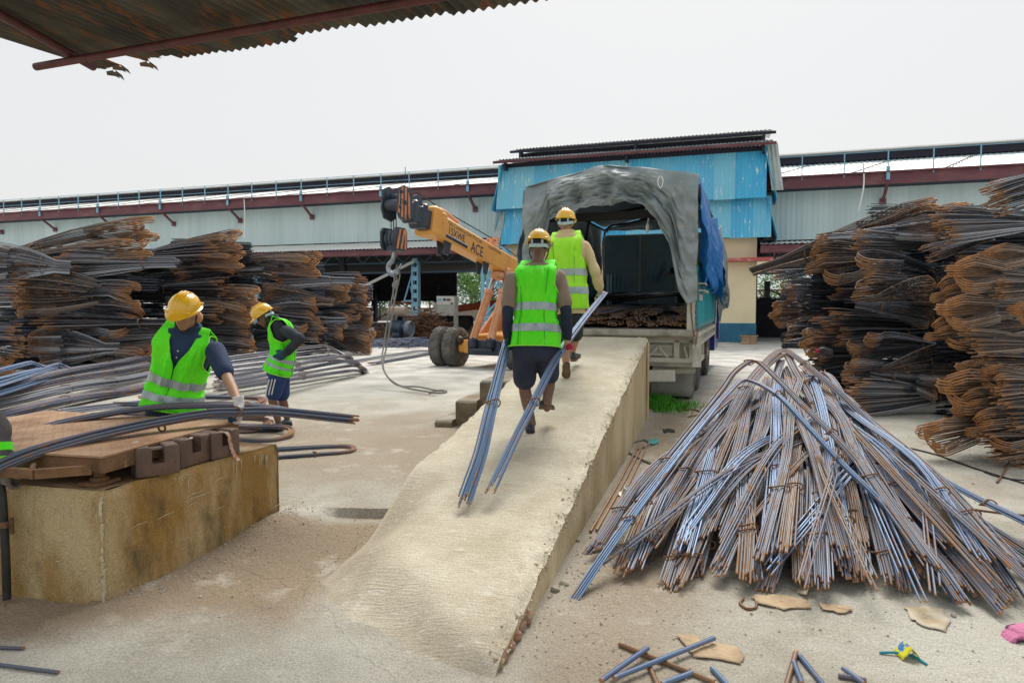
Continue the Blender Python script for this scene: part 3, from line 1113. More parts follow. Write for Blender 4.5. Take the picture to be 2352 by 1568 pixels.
LEFT = [  # tip, neck, height px, depth, kind, class
    ((352, 546), (60, 585), 100, 14.6, 'bend', 'big'), ((120, 606), (345, 604), 58, 14.3, 'ends', 'mid'), ((20, 662), (232, 672), 98, 14.2, 'bend', 'big'), ((332, 706), (150, 702), 105, 14.4, 'bend', 'big'),
    ((92, 742), (340, 742), 46, 14.2, 'ends', 'mid'), ((68, 808), (226, 803), 80, 14.0, 'bend', 'mid'), ((356, 822), (200, 812), 58, 14.2, 'bend', 'mid'), ((-60, 598), (110, 612), 90, 13.8, 'bend', 'big'),
    ((52, 664), (-110, 668), 50, 13.6, 'ends', 'mid'), ((48, 782), (-110, 778), 72, 13.4, 'ends', 'mid'), ((38, 836), (-120, 840), 50, 13.4, 'bend', 'mid'), ((238, 780), (420, 770), 50, 14.8, 'ends', 'mid'),
    ((556, 552), (330, 588), 56, 16.2, 'bend', 'mid'), ((505, 578), (330, 590), 56, 16.0, 'ends', 'mid'), ((562, 598), (352, 600), 46, 16.0, 'bend', 'mid'), ((440, 644), (330, 640), 50, 16.4, 'bend', 'mid'),
    ((400, 628), (560, 622), 34, 16.2, 'ends', 'low'), ((532, 660), (372, 664), 44, 16.0, 'ends', 'mid'), ((590, 706), (430, 690), 84, 16.0, 'bend', 'big'), ((515, 716), (380, 720), 44, 15.8, 'ends', 'mid'),
    ((575, 765), (410, 760), 44, 16.0, 'ends', 'mid'), ((592, 806), (440, 795), 56, 15.8, 'bend', 'mid'), ((468, 790), (330, 790), 44, 15.6, 'bend', 'mid'), ((420, 690), (560, 700), 40, 16.4, 'ends', 'low'),
    ((738, 611), (556, 606), 64, 18.0, 'bend', 'mid'), ((622, 642), (770, 644), 34, 17.8, 'ends', 'low'), ((602, 676), (728, 688), 52, 17.8, 'bend', 'mid'), ((731, 718), (610, 712), 68, 17.6, 'bend', 'mid'),
    ((742, 760), (620, 752), 40, 17.6, 'ends', 'mid'), ((700, 795), (580, 790), 44, 17.5, 'bend', 'mid'), ((640, 735), (760, 735), 36, 17.9, 'ends', 'low'),
    ((842, 648), (700, 640), 42, 20.6, 'ends', 'mid'), ((806, 673), (700, 668), 44, 20.0, 'bend', 'mid'), ((848, 702), (740, 700), 50, 21.0, 'bend', 'mid'), ((815, 716), (710, 716), 36, 20.0, 'ends', 'low'),
    ((800, 752), (700, 745), 50, 19.6, 'bend', 'mid'), ((858, 790), (778, 775), 56, 20.6, 'bend', 'mid'), ((852, 745), (760, 742), 34, 21.2, 'bend', 'low'), ((848, 670), (750, 668), 26, 21.6, 'ends', 'low'),
]
for q in LEFT:
    stack('left', *q)
RIGHT = [
    ((2212, 470), (1830, 592), 74, 11.2, 'bend', 'mid', 12.6), ((2170, 528), (1960, 540), 46, 10.6, 'bend', 'low', 11.2), ((1955, 548), (2160, 562), 40, 10.8, 'ends', 'low'), ((1862, 588), (2010, 588), 96, 11.6, 'bend', 'mid'),
    ((1768, 616), (1890, 614), 46, 14.6, 'ends', 'mid'), ((1794, 672), (1900, 672), 44, 13.8, 'bend', 'mid'), ((1768, 722), (1880, 716), 54, 13.8, 'bend', 'mid'), ((1900, 664), (2040, 668), 36, 11.6, 'ends', 'low'),
    ((1958, 646), (2150, 646), 108, 10.6, 'bend', 'mid'), ((2158, 676), (2030, 690), 56, 10.2, 'bend', 'low'), ((2156, 726), (2010, 706), 54, 10.2, 'bend', 'low'), ((1880, 738), (2100, 745), 62, 10.8, 'ends', 'mid'),
    ((1838, 788), (1960, 785), 60, 11.4, 'bend', 'mid'), ((1962, 800), (2120, 795), 70, 10.2, 'bend', 'mid'), ((1932, 852), (2080, 845), 52, 10.0, 'bend', 'low'), ((2224, 826), (2060, 850), 58, 9.8, 'bend', 'low'),
    ((1955, 912), (2160, 908), 80, 9.5, 'ends', 'mid'), ((2170, 892), (2040, 868), 50, 9.5, 'bend', 'low'), ((1800, 762), (1910, 758), 40, 13.2, 'ends', 'low'), ((1860, 820), (1990, 815), 46, 11.0, 'ends', 'low'),
    ((1935, 882), (2090, 880), 36, 9.9, 'ends', 'low'), ((1930, 770), (2090, 762), 40, 10.6, 'ends', 'low'),
    ((2160, 510), (2370, 512), 72, 7.9, 'ends', 'low', None, 'steel'), ((2136, 580), (2250, 552), 36, 8.2, 'ends', 'low'), ((2250, 596), (2420, 590), 46, 7.7, 'bend', 'low'), ((2168, 592), (2340, 590), 40, 8.4, 'ends', 'low'),
    ((2180, 634), (2380, 640), 66, 7.6, 'bend', 'low', None, 'rusty'), ((2152, 674), (2340, 668), 56, 7.9, 'bend', 'low', None, 'rusty'), ((2156, 722), (2370, 708), 64, 7.6, 'bend', 'low', None, 'rusty'),
    ((2138, 766), (2330, 752), 50, 7.7, 'bend', 'low', None, 'rusty'), ((2225, 782), (2400, 790), 56, 7.3, 'ends', 'low', None, 'rusty'), ((2262, 828), (2420, 832), 40, 7.2, 'ends', 'low', None, 'rusty'),
    ((2160, 900), (2370, 880), 80, 7.4, 'bend', 'low', None, 'rusty'), ((2205, 935), (2400, 925), 56, 7.2, 'bend', 'low', None, 'rusty'), ((2112, 1004), (2320, 968), 66, 7.3, 'bend', 'low', None, 'rusty'),
    ((2300, 890), (2450, 890), 70, 6.9, 'ends', 'low', None, 'rusty'), ((2270, 1025), (2440, 1015), 56, 6.9, 'ends', 'low', None, 'rusty'), ((2250, 455), (2440, 395), 40, 7.6, 'ends', 'low'), ((2310, 955), (2460, 950), 50, 6.9, 'ends', 'low', None, 'rusty'),
    ((2235, 985), (2420, 970), 60, 7.0, 'bend', 'low', None, 'rusty'), ((2330, 1058), (2480, 1040), 50, 6.8, 'ends', 'low', None, 'rusty'), ((2180, 962), (2380, 940), 50, 7.5, 'bend', 'low', None, 'rusty'), ((2240, 870), (2420, 872), 56, 7.3, 'bend', 'low', None, 'rusty'),
    ((2290, 1010), (2450, 1000), 60, 7.0, 'ends', 'low', None, 'rusty'), ((2262, 448), (2450, 400), 50, 7.9, 'ends', 'low'), ((2300, 470), (2460, 430), 46, 7.4, 'ends', 'low'),
    ((2200, 850), (2350, 850), 44, 7.8, 'bend', 'low'), ((2300, 660), (2450, 660), 46, 7.3, 'ends', 'low', None, 'rusty'), ((2320, 720), (2470, 716), 50, 7.2, 'bend', 'low', None, 'rusty'),
]
for q in RIGHT:
    stack('right', *q)
# the rows behind, seen only through the gaps
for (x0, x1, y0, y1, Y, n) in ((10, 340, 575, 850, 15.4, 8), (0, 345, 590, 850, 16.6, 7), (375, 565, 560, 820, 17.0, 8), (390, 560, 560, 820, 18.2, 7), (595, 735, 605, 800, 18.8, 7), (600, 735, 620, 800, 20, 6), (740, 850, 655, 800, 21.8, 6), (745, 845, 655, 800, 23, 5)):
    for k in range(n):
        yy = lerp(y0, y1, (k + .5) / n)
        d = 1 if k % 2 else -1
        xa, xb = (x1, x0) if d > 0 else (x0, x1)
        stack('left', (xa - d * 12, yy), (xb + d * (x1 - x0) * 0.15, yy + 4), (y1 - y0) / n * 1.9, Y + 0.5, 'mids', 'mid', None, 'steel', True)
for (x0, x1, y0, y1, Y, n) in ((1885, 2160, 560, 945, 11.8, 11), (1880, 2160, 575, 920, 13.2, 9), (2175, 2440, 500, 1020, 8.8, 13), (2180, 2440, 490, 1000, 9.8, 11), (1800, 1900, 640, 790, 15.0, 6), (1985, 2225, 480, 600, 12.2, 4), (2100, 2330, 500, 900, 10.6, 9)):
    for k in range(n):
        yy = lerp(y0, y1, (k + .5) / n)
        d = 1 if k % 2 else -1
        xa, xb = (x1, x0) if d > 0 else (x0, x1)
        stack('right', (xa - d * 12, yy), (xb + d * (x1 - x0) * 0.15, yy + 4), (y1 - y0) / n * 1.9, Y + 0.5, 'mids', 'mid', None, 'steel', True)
for which, lst in STACKED.items():
    for back in (False, True):
        sel = [q for q in lst if q[4] == back]
        rows = {}
        for q in sorted(sel, key=lambda q: q[3][1]):
            rows.setdefault(int((q[3][1] - 430) / 44), []).append(q)
        for ri, key in enumerate(sorted(rows)):
            for ci, q in enumerate(sorted(rows[key], key=lambda q: q[3][0])):
                what = ('rusty bends' if q[1] == 'bend' else 'cut ends' if q[1] == 'ends' else 'dark lengths') + (' facing right' if q[2] > 0 else ' facing left')
                nm = f'{which} stack' if not back else f'{which} stack interior'
                tag(q[0], f'rebar bundle, {what}, {nm}, {ordinal(ri)} row down, {ordinal(ci)} from left', 'rebar bundle', f'bent rebar bundles piled in the {which} stack')


# ---------------------------------------------------------------- loose bundles laid along a path
def strand_bundle(pix, Y0, Y1, n, r, layers, m, name, label, group=None, ties=(), spread=(1.0, 1.0), flat=1.0, bends=0.0, jit=0.10, k=5, pts3=None, seed=0, rods_apart=False, z_floor=None, cat='rebar bundle'):
    """n bars side by side in layers along a path of pixels (depth runs so that a straight bar stays straight)"""
    rs = random.Random(seed + n * 7 + len(label))
    if pts3 is None:
        ln = [0.0]
        for a, b in zip(pix, pix[1:]):
            ln.append(ln[-1] + sqrt((a[0] - b[0]) ** 2 + (a[1] - b[1]) ** 2))
        pts3 = []
        for q, s in zip(pix, ln):
            Yq = q[2] if len(q) > 2 else 1 / lerp(1 / Y0, 1 / Y1, s / ln[-1])
            pts3.append(P(q[0], q[1], Yq))
    path = spline(pts3, k)
    m_ = len(path)
    if z_floor is not None:
        path = [V((p.x, p.y, max(p.z, z_floor + r * layers))) for p in path]
    fr = []
    for i in range(m_):
        d = path[min(i + 1, m_ - 1)] - path[max(i - 1, 0)]
        fr.append(frame(d))
    tot = sum((path[i + 1] - path[i]).length for i in range(m_ - 1))
    cols = max(1, int(math.ceil(n / layers)))
    root = thing(name, label, cat, (path[0].x, path[0].y, path[0].z), 0, group)
    one = MB()
    pieces = []
    for i in range(n):
        c, l = i % cols, i // cols
        u = (c - (cols - 1) / 2 + (0.5 if l % 2 else 0)) * 2 * r * flat + rs.uniform(-.5, .5) * r
        v = (l - (layers - 1) / 2) * 1.8 * r + rs.uniform(-.5, .5) * r
        tone, base, ph = rs.random(), rs.uniform(0, 0.25), rs.uniform(0, 6)
        pts, ru = [], []
        acc = 0.0
        for j, p in enumerate(path):
            if j:
                acc += (path[j] - path[j - 1]).length
            e = acc / tot
            sp = lerp(spread[0], spread[1], e) * (1 + 0.25 * sin(pi * e * 1.3 + ph))
            a, b = fr[j]
            pts.append(p + a * u * sp + b * (v + 0.4 * r * sin(7 * e + ph)))
            ru.append(base + (bends * max(0, 1 - abs(e - 0.5) * 6) if bends else 0))
        d0, d1 = (pts[1] - pts[0]).normalized(), (pts[-1] - pts[-2]).normalized()
        e0, e1 = rs.uniform(-jit, jit), rs.uniform(-jit, jit)
        pts = [pts[0] - d0 * (e0 + jit)] + [pts[0] - d0 * (e0 + jit - 0.02)] + pts[1:] + [pts[-1] + d1 * (e1 + jit)]
        ru = [1.0, base] + ru[1:] + [1.0]
        if rods_apart:
            one = MB()
        one.tube(pts, r, 6, True, ru, tone)
        if rods_apart:
            one.build('bar', m, root, world=True, attrs=True, flip=False)
    if not rods_apart:
        one.build('bars', m, root, world=True, attrs=True, flip=False)
    for e in ties:
        j = min(m_ - 2, max(1, int(e * m_)))
        a, b = fr[j]
        d = (path[j + 1] - path[j]).normalized()
        sp = lerp(spread[0], spread[1], e) * 1.15
        ha, hb = (cols * r * flat + 0.5 * r) * sp + 0.012, layers * r * 0.95 + 0.012
        mb = MB()
        pts = [path[j] + a * ha * cos(t) + b * hb * sin(t) + d * (0.02 * sin(t * 2 + e)) for t in [2 * pi * i / 20 for i in range(22)]]
        mb.tube(pts, 0.0058, 6)
        mb.build('tie_ring', m_tie, root, world=True)
    return root


HG = 'rebar bundles heaped beside the ramp'


def heap(pix, Y0, Y1, n, layers, ties, label, m=None, **kw):
    return strand_bundle(pix, Y0, Y1, n, kw.pop('r', 0.0061), layers, m or m_heap, 'rebar_bundle', label, HG, ties, **kw)


# lower layer: straight runs fanning from the crest to the front, each end named by its neighbours
rs = random.Random(5)
NLOW = 27
for i in range(NLOW):
    f = (i + 0.5) / NLOW
    ex = lerp(0.52, 2.82, f) + rs.uniform(-.03, .03)
    ey = lerp(3.98, 3.60, f) + rs.uniform(-.16, .20) + 0.12 * (1 - abs(f - .5) * 2) + (0.35 * (0.15 - f) / 0.15 if f < 0.15 else 0)
    ez = rs.uniform(0.035, 0.12)
    if f > 0.8:
        ey += 0.1 * (f - 0.8) / .2
    cx, cy, cz = lerp(2.2, 3.3, f) + rs.uniform(-.12, .12), 6.7 + rs.uniform(-.3, .3), rs.uniform(0.5, 0.8) - 0.5 * (f - .5) ** 2
    m0, c0 = V((ex, ey, ez)), V((cx, cy, cz))
    q1, q2 = m0.lerp(c0, 0.33), m0.lerp(c0, 0.68)
    q1.x += rs.uniform(-.10, .10)
    q2.x += rs.uniform(-.05, .05)
    q1.z += 0.09
    q2.z += 0.07
    heap(None, 0, 0, rs.choice((13, 14, 16)), 2, (rs.uniform(0.09, 0.2),), f'undermost rebar bundle of the front heap, {ordinal(i)} counting rightward from the ramp', pts3=[m0, q1, q2, c0], spread=(1.15, 0.9), jit=0.06, seed=i,
         m=(m_heap, m_brown, m_dark, m_heap)[i % 4])
# a second course on top of it, its ends stepped back and raised
for i in range(20):
    f = (i + 0.5) / 20
    ex = lerp(0.78, 2.95, f) + rs.uniform(-.06, .06)
    ey = lerp(4.32, 3.95, f) + rs.uniform(-.22, .24)
    ez = rs.uniform(0.17, 0.26)
    cx, cy, cz = lerp(2.3, 3.35, f) + rs.uniform(-.22, .22), 6.85 + rs.uniform(-.3, .3), rs.uniform(0.76, 0.98) - 0.7 * (f - .5) ** 2
    m0, c0 = V((ex, ey, ez)), V((cx, cy, cz))
    q1, q2 = m0.lerp(c0, 0.35), m0.lerp(c0, 0.7)
    q1.x += rs.uniform(-.10, .10)
    q2.x += rs.uniform(-.08, .08)
    q1.z += 0.07
    q2.z += 0.05
    heap(None, 0, 0, rs.choice((11, 13, 15)), 2, (rs.uniform(0.1, 0.3), ), f'raised rebar bundle in the second course of the heap, {ordinal(i)} from the ramp', pts3=[m0, q1, q2, c0], spread=(1.2, 0.9), jit=0.09, seed=300 + i,
         m=(m_heap, m_heap, m_blue, m_brown, m_heap)[i % 5])
for i in range(16):                        # loose handfuls thrown across the top
    f = (i + 0.5) / 16
    ex, ey = lerp(0.7, 2.9, f) + rs.uniform(-.1, .1), lerp(4.3, 3.9, f) + rs.uniform(-.35, .25)
    cx = lerp(2.3, 3.1, f) + rs.uniform(-.35, .35)
    cy = rs.uniform(5.5, 6.3)
    cz = lerp(0.62, 0.84, (cy - 5.5) / .8) - 0.5 * abs(cx - 2.75)
    m0, c0 = V((ex, ey, rs.uniform(.16, .24))), V((cx, cy, cz))
    q1 = m0.lerp(c0, .5) + V((rs.uniform(-.12, .12), 0, 0.10))
    heap(None, 0, 0, rs.choice((3, 4, 5, 6)), 1, (), f'loose handful of bars thrown over the heap, {ordinal(i)} from the ramp', pts3=[m0, q1, c0], spread=(1.6, 1.2), jit=0.15, seed=400 + i, m=(m_heap, m_brown, m_blue, m_heap)[i % 4], k=7)
MID = [
    ([(1613, 1325), (1639, 1205), (1700, 1090), (1755, 990), (1768, 920), (1792, 830)], 4.25, 7.1, 13, 2, (0.2,), 'bundle rising steeply left of centre to the crest of the front heap'),
    ([(1655, 1347), (1675, 1240), (1692, 1140), (1715, 1020), (1745, 960)], 4.1, 6.3, 12, 2, (0.25,), 'short brown bundle low in the middle of the front heap, left of the paper scrap'),
    ([(1695, 1378), (1700, 1290), (1706, 1180), (1716, 1080)], 3.95, 5.6, 11, 2, (0.3,), 'lowest bundle at the middle front of the heap, its ends standing proud'),
    ([(1533, 1304), (1565, 1176), (1598, 1112), (1650, 1050), (1702, 955), (1735, 900)], 4.35, 6.7, 13, 2, (0.22, 0.8), 'bundle with rust streaks running up the left half of the heap'),
    ([(1762, 1283), (1724, 1224), (1728, 1126), (1694, 1075), (1683, 1010), (1738, 960)], 4.4, 6.4, 13, 2, (0.12,), 'bundle sagging into a bow at the middle left of the heap'),
    ([(1787, 1210), (1780, 1140), (1773, 1098), (1760, 980), (1776, 925)], 4.75, 6.8, 9, 2, (0.15,), 'flat bundle lying straight down the middle of the heap'),
    ([(1923, 1296), (1882, 1098), (1833, 1064), (1797, 995), (1780, 915)], 4.3, 6.9, 12, 2, (0.3,), 'bundle curving right of centre under the crossing pair'),
    ([(1995, 1267), (1955, 1147), (1872, 1075), (1844, 995), (1832, 925), (1805, 850)], 4.4, 7.0, 13, 2, (0.25,), 'bundle reaching right of centre behind the crossed bundle'),
    ([(2132, 1376), (2036, 1207), (1953, 1106), (1868, 965), (1812, 884)], 3.95, 7.0, 14, 2, (0.25, 0.4), 'long bundle down the right half of the heap, ending on the torn paper'),
    ([(1453, 1347), (1500, 1235), (1560, 1130), (1660, 985), (1760, 920), (1800, 888), (1832, 868)], 4.12, 7.1, 12, 2, (0.12, 0.72), 'bundle crossing the heap from lower left to the right crest'),
    ([(2262, 1372), (2150, 1250), (2050, 1140), (1960, 1030), (1885, 905)], 3.9, 7.1, 13, 2, (0.2,), 'bundle on the right flank of the heap, ends near the pink glove'),
    ([(2335, 1408), (2230, 1290), (2090, 1150), (1975, 1010), (1905, 890)], 3.7, 7.1, 13, 2, (0.3,), 'right flank bundle whose ends pass closest to the pink glove'),
]
for i, (px, a, b, n, l, t, lab) in enumerate(MID):
    heap(px, a, b, n, l, t, lab, seed=100 + i, spread=(1.1, 0.85), jit=0.05)
TOP = [
    ([(1346, 1269), (1500, 1090), (1649, 907), (1690, 852), (1736, 830), (1787, 872), (1838, 925), (1925, 1010), (2030, 1130), (2197, 1322)], 4.45, None, 9, 2, (0.14, 0.40, 0.75), 'arched bundle springing from beside the ramp over the left crest', 6.45, 3.85, m_heap, .035),
    ([(1312, 1384), (1407, 1245), (1520, 1090), (1612, 972), (1668, 905), (1712, 872), (1785, 905), (1862, 984), (1940, 1068), (2042, 1170), (2197, 1378)], 3.74, None, 8, 2, (0.14, 0.6, 0.78), 'blue tinged arched bundle with its left ends nearest the ramp foot', 5.85, 3.72, m_blue, .03),
    ([(1389, 1335), (1487, 1205), (1585, 1080), (1665, 974), (1708, 893), (1762, 828), (1797, 804), (1826, 818), (1876, 858), (1950, 922), (2114, 1096), (2352, 1262), (2500, 1350)], 4.12, None, 13, 3, (0.12, 0.33, 0.62, 0.8), 'tallest arched bundle over the very top of the heap, sweeping far right', 7.3, 3.9, m_heap, .045),
    ([(1511, 1309), (1570, 1171), (1683, 960), (1740, 860), (1800, 814), (1826, 850), (1868, 928), (1890, 1000), (1903, 1066), (1932, 1290)], 4.3, None, 11, 2, (0.16, 0.66), 'arched bundle just under the top one, its right leg hanging steeply', 7.2, 4.35, m_heap, .04),
    ([(1798, 1352), (1875, 1207), (1930, 1110), (1951, 1005), (1944, 940), (1918, 880), (1890, 856), (1850, 872)], 4.05, None, 11, 2, (0.2, 0.5), 'crossed bundle pulled diagonally forward over the others, ends by the torn paper', 7.0, 6.6, m_heap, .03),
    ([(1856, 850), (1925, 912), (1990, 962), (2078, 1088), (2224, 1192), (2352, 1290), (2460, 1370)], 7.2, None, 14, 2, (0.28, 0.62), 'long bundle sweeping down the right shoulder of the heap under the tallest arch', 6.4, 3.7, m_heap, .03),
    ([(1905, 880), (1950, 921), (2036, 1000), (2150, 1090), (2251, 1147), (2352, 1196), (2480, 1262)], 7.4, None, 13, 2, (0.2, 0.7), 'outermost blue grey bundle on the right edge of the heap', 6.7, 4.3, m_blue, .03),
]
for i, (px, Y0, _, n, l, t, lab, Yc, Y1, mm_, rise) in enumerate(TOP):
    k = min(range(len(px)), key=lambda j: px[j][1])
    if i in (5, 6):
        k = 0

    def lens(seq):
        a = [0.0]
        for p, q in zip(seq, seq[1:]):
            a.append(a[-1] + sqrt((p[0] - q[0]) ** 2 + (p[1] - q[1]) ** 2))
        return [x / a[-1] for x in a]
    pp = []
    if k == 0:
        pp = [(q[0], q[1], 1 / lerp(1 / Y0, 1 / Y1, e)) for q, e in zip(px, lens(px))]
    else:
        la, lb = lens(px[:k + 1]), lens(px[k:])
        pp = [(q[0], q[1], 1 / lerp(1 / Y0, 1 / Yc, e)) for q, e in zip(px[:k + 1], la)] + [(q[0], q[1], 1 / lerp(1 / Yc, 1 / Y1, e)) for q, e in zip(px[k + 1:], lb[1:])]
    heap(pp, 0, 0, n, l, t, lab, mm_, seed=200 + i, bends=0.28 if k else 0, spread=(1.05, 1.05), jit=0.07, k=6)

# bundles lying on the yard behind the scale
yz = 0.15


def lying(pix, n, layers, m, label, z=None, **kw):
    pts = []
    for q in pix:
        zz = q[2] if len(q) > 2 else (z or 0.2)
        pts.append(G(q[0], q[1], zz))
    return strand_bundle(None, 0, 0, n, kw.pop('r', 0.009), layers, m, kw.pop('name', 'rebar_bundle'), label, kw.pop('group', None), kw.pop('ties', ()), pts3=pts, **kw)


def loop3(tip, back, w, h, n, layers, m, label, tilt=0.0, **kw):
    """a hairpin of bars on the ground: tip = middle of its bend, back = middle of its legs' far end"""
    tip, back = V(tip), V(back)
    d = (tip - back).normalized()
    s = V((-d.y, d.x, 0)).normalized()
    r2 = w / 2
    L_ = (tip - back).length
    pts = [back - s * r2, back.lerp(tip, .35) - s * r2 * 1.05, tip - d * w * 0.9 - s * r2]
    for a in (-60, -20, 20, 60):
        g = radians(a)
        pts.append(tip - d * r2 + d * r2 * cos(g) + s * r2 * sin(g) + V((0, 0, tilt * sin(g))))
    pts += [tip - d * w * 0.9 + s * r2 + V((0, 0, tilt)), back.lerp(tip, .35) + s * r2 * 1.05 + V((0, 0, tilt)), back + s * r2 + V((0, 0, tilt))]
    return strand_bundle(None, 0, 0, n, kw.pop('r', 0.009), layers, m, 'rebar_bundle', label, kw.pop('group', None), kw.pop('ties', ()), pts3=pts, spread=kw.pop('spread', (1.1, 1.1)), **kw)


YG = 'bent rebar bundles lying on the yard'
for i, (zq, w_, n_, dx) in enumerate(((0.24, 0.85, 20, 0), (0.38, 0.8, 18, -10), (0.52, 0.7, 16, -26), (0.63, 0.6, 12, -42))):
    loop3(G(826 + dx, 842 - i * 10, zq), G(470, 890 - i * 8, zq), w_, 0, n_, 3, m_pale, ('lowest', 'second', 'third', 'topmost')[i] + ' of the pale hairpin bundles piled behind the stooping worker in shorts', tilt=0.18, ties=(0.14, 0.3, 0.75), group=YG, bends=0.2,
          r=0.0095, seed=i, k=5)
loop3(G(985, 806, 0.2), G(830, 832, 0.2), 0.7, 0, 16, 2, m_pale, 'thin hairpin bundle flat on the yard by the crane wheels', ties=(0.2,), group=YG, r=0.009)
for i, (y_, zq) in enumerate(((905, 0.22), (880, 0.34), (858, 0.46), (842, 0.56))):
    a, b = G(352 - i * 8, y_ - 20, zq), G(-40, y_ + 58, zq)
    strand_bundle(None, 0, 0, 60, 0.0088, 6, m_pale if i % 2 else m_heap, 'rebar_bundle', ('bottom', 'second lowest', 'second highest', 'top')[i] + ' rebar bundle of the grey pile left of the worker in navy shirt', YG, (0.35, 0.6), pts3=[b, b.lerp(a, .4) + V((0, 0, .04)), b.lerp(a, .75), a],
                  spread=(0.7, 1.35), jit=0.16, seed=i)
for i, (dx, dy, z) in enumerate(((0, 0, 0.55), (-60, -4, 0.66))):
    loop3(G(160 + dx, 846 + dy, z), G(-60 + dx, 910 + dy, z), 0.34, 0, 16, 3, m_blue, ('lower', 'upper')[i] + ' bright blue bent bundle on the pile at the left', tilt=0.08, group=YG, r=0.0085, bends=0.1, seed=i)
for i, (ya, yb, zq, n_) in enumerate(((985, 1010, 0.2, 30), (965, 985, 0.32, 26), (945, 968, 0.26, 30))):
    a, b = G(395 - 25 * i, ya - 22, zq), G(-60, yb + 10, zq)
    strand_bundle(None, 0, 0, n_, 0.0095, 4, m_heap if i % 2 else m_pale, 'rebar_bundle', ('front', 'middle', 'rear')[i] + ' low bundle of bars lying between the grey pile and the scale', YG, (0.4,), pts3=[b, b.lerp(a, .5) + V((0, 0, .03)), a], spread=(0.8, 1.2), jit=0.2, seed=60 + i)
# the coil of bends under the stooping worker
for i, (tx, ty, zq, n_, lab) in enumerate(((668, 996, 0.19, 12, 'lowest bend of bars, under the shoes of the stooping worker'), (612, 975, 0.2, 16, 'bundle bend on the ground behind the glove of the reaching worker'),
                                         (606, 948, 0.33, 14, 'middle bundle bend stacked behind the reaching worker'), (600, 925, 0.44, 14, 'topmost bundle bend stacked behind the reaching worker'))):
    a = G(tx, ty, zq)
    b = a + V((-1.55, -0.02 + 0.05 * i, 0))
    loop3(a, b, 0.62 - 0.05 * i, 0, n_, 3, m_dark if i else m_heap, lab, tilt=0.03, group=YG, r=0.0085, bends=0.7, ties=(0.2,), seed=i)
a = G(812, 1030, 0.17)
loop3(a, a + V((-1.1, -0.32, 0)), 0.34, 0, 8, 2, m_dark, 'single hairpin bundle lying on the yard at the corner of the ochre block', group=YG, r=0.0075, bends=0.7, ties=(0.2,), jit=0.02)

# bundles on the scale
strand_bundle([(-60, 1095, 3.55), (60, 1043, 3.75), (200, 1003, 4.05), (340, 972, 4.35), (470, 950, 4.6), (545, 946, 4.72), (640, 945, 4.85), (800, 960, 5.0)], 0, 0, 22, 0.0074, 4, m_dark, 'rebar_bundle',
              'dark bundle across the scale, held down by the gloved hand', 'bundles being weighed', (0.72,), spread=(1.15, 1.0), jit=0.05, rods_apart=True, seed=3)
strand_bundle([(-60, 1040, 4.2), (40, 1004, 4.5), (160, 968, 4.8), (330, 938, 5.05), (470, 931, 5.12), (590, 934, 5.1), (700, 952, 5.0)], 0, 0, 15, 0.0072, 3, m_dark, 'rebar_bundle',
              'slimmer bundle across the far side of the scale, behind the gloved hand', 'bundles being weighed', (0.8,), spread=(1.1, 1.0), jit=0.05, rods_apart=True, seed=4)
# bundles carried up the ramp
strand_bundle([(1075, 1120, 4.5), (1103, 1040, 4.74), (1126, 945, 5.08), (1150, 850, 5.56), (1166, 788, 5.99), (1185, 735, 6.3), (1215, 695, 6.95), (1245, 676, 7.5)], 0, 0, 14, 0.0068, 3, m_blue, 'rebar_bundle',
              'carried rebar bundle in the left hand of the rear ramp worker', 'bundles carried up the ramp', (0.33,), spread=(1.3, 0.75), jit=0.09, rods_apart=True, seed=8)
strand_bundle([(1142, 1090, 4.58), (1180, 1010, 4.86), (1225, 922, 5.2), (1270, 835, 5.66), (1301, 788, 6.03), (1340, 735, 6.5), (1377, 688, 7.25), (1388, 674, 7.6)], 0, 0, 11, 0.0068, 3, m_blue, 'rebar_bundle',
              'carried rebar bundle in the right hands of both ramp workers', 'bundles carried up the ramp', (0.30,), spread=(1.25, 0.8), jit=0.09, rods_apart=True, seed=9)
# long rusty bars along the foot of the ramp wall
for i, (dx, lab) in enumerate(((0, 'rusty bar lying closest along the ramp wall foot'), (14, 'rusty bar lying just outside the closest one by the ramp wall'), (30, 'rusty bar farthest from the ramp wall foot'))):
    pts = [G(1356 + dx, 1220 - i * 3, 0.012), G(1420 + dx * 0.8, 1110, 0.014), G(1475 + dx * .6, 1010, 0.014), G(1518 + dx * 0.4, 962 - 3 * i, 0.014)]
    mb = MB()
    mb.tube(spline(pts, 6), 0.011, 7, True, None, 0.6)
    mb.rust = [0.55] * len(mb.v)
    o = mb.build('rusty_bar', m_rusty, attrs=True, flip=False)
    tag(o, lab, 'steel bar', 'rusty bars beside the ramp wall')
# ---------------------------------------------------------------- the works buildings
E1, E2 = V((.947, -.3212, 0)).normalized(), V((.3212, .947, 0)).normalized()
BROT = atan2(E1.y, E1.x)
TB = V((9.63, 27.0, 0.15))                     # right front corner of the gatehouse


def bx(px, yl):
    """local x (0 at the gatehouse's right corner) where a pixel column meets the plane at local depth yl"""
    u = (px - 1176) / F
    o = TB + E2 * yl
    # o.x + k*E1.x = u*(o.y + k*E1.y) / cos-ish
    return (u * o.y - o.x) / (E1.x - u * E1.y)


def bz(px, py, yl):
    """local height where a pixel meets the plane at local depth yl"""
    k = bx(px, yl)
    p = TB + E2 * yl + E1 * k
    return P(px, py, p.y).z - 0.15


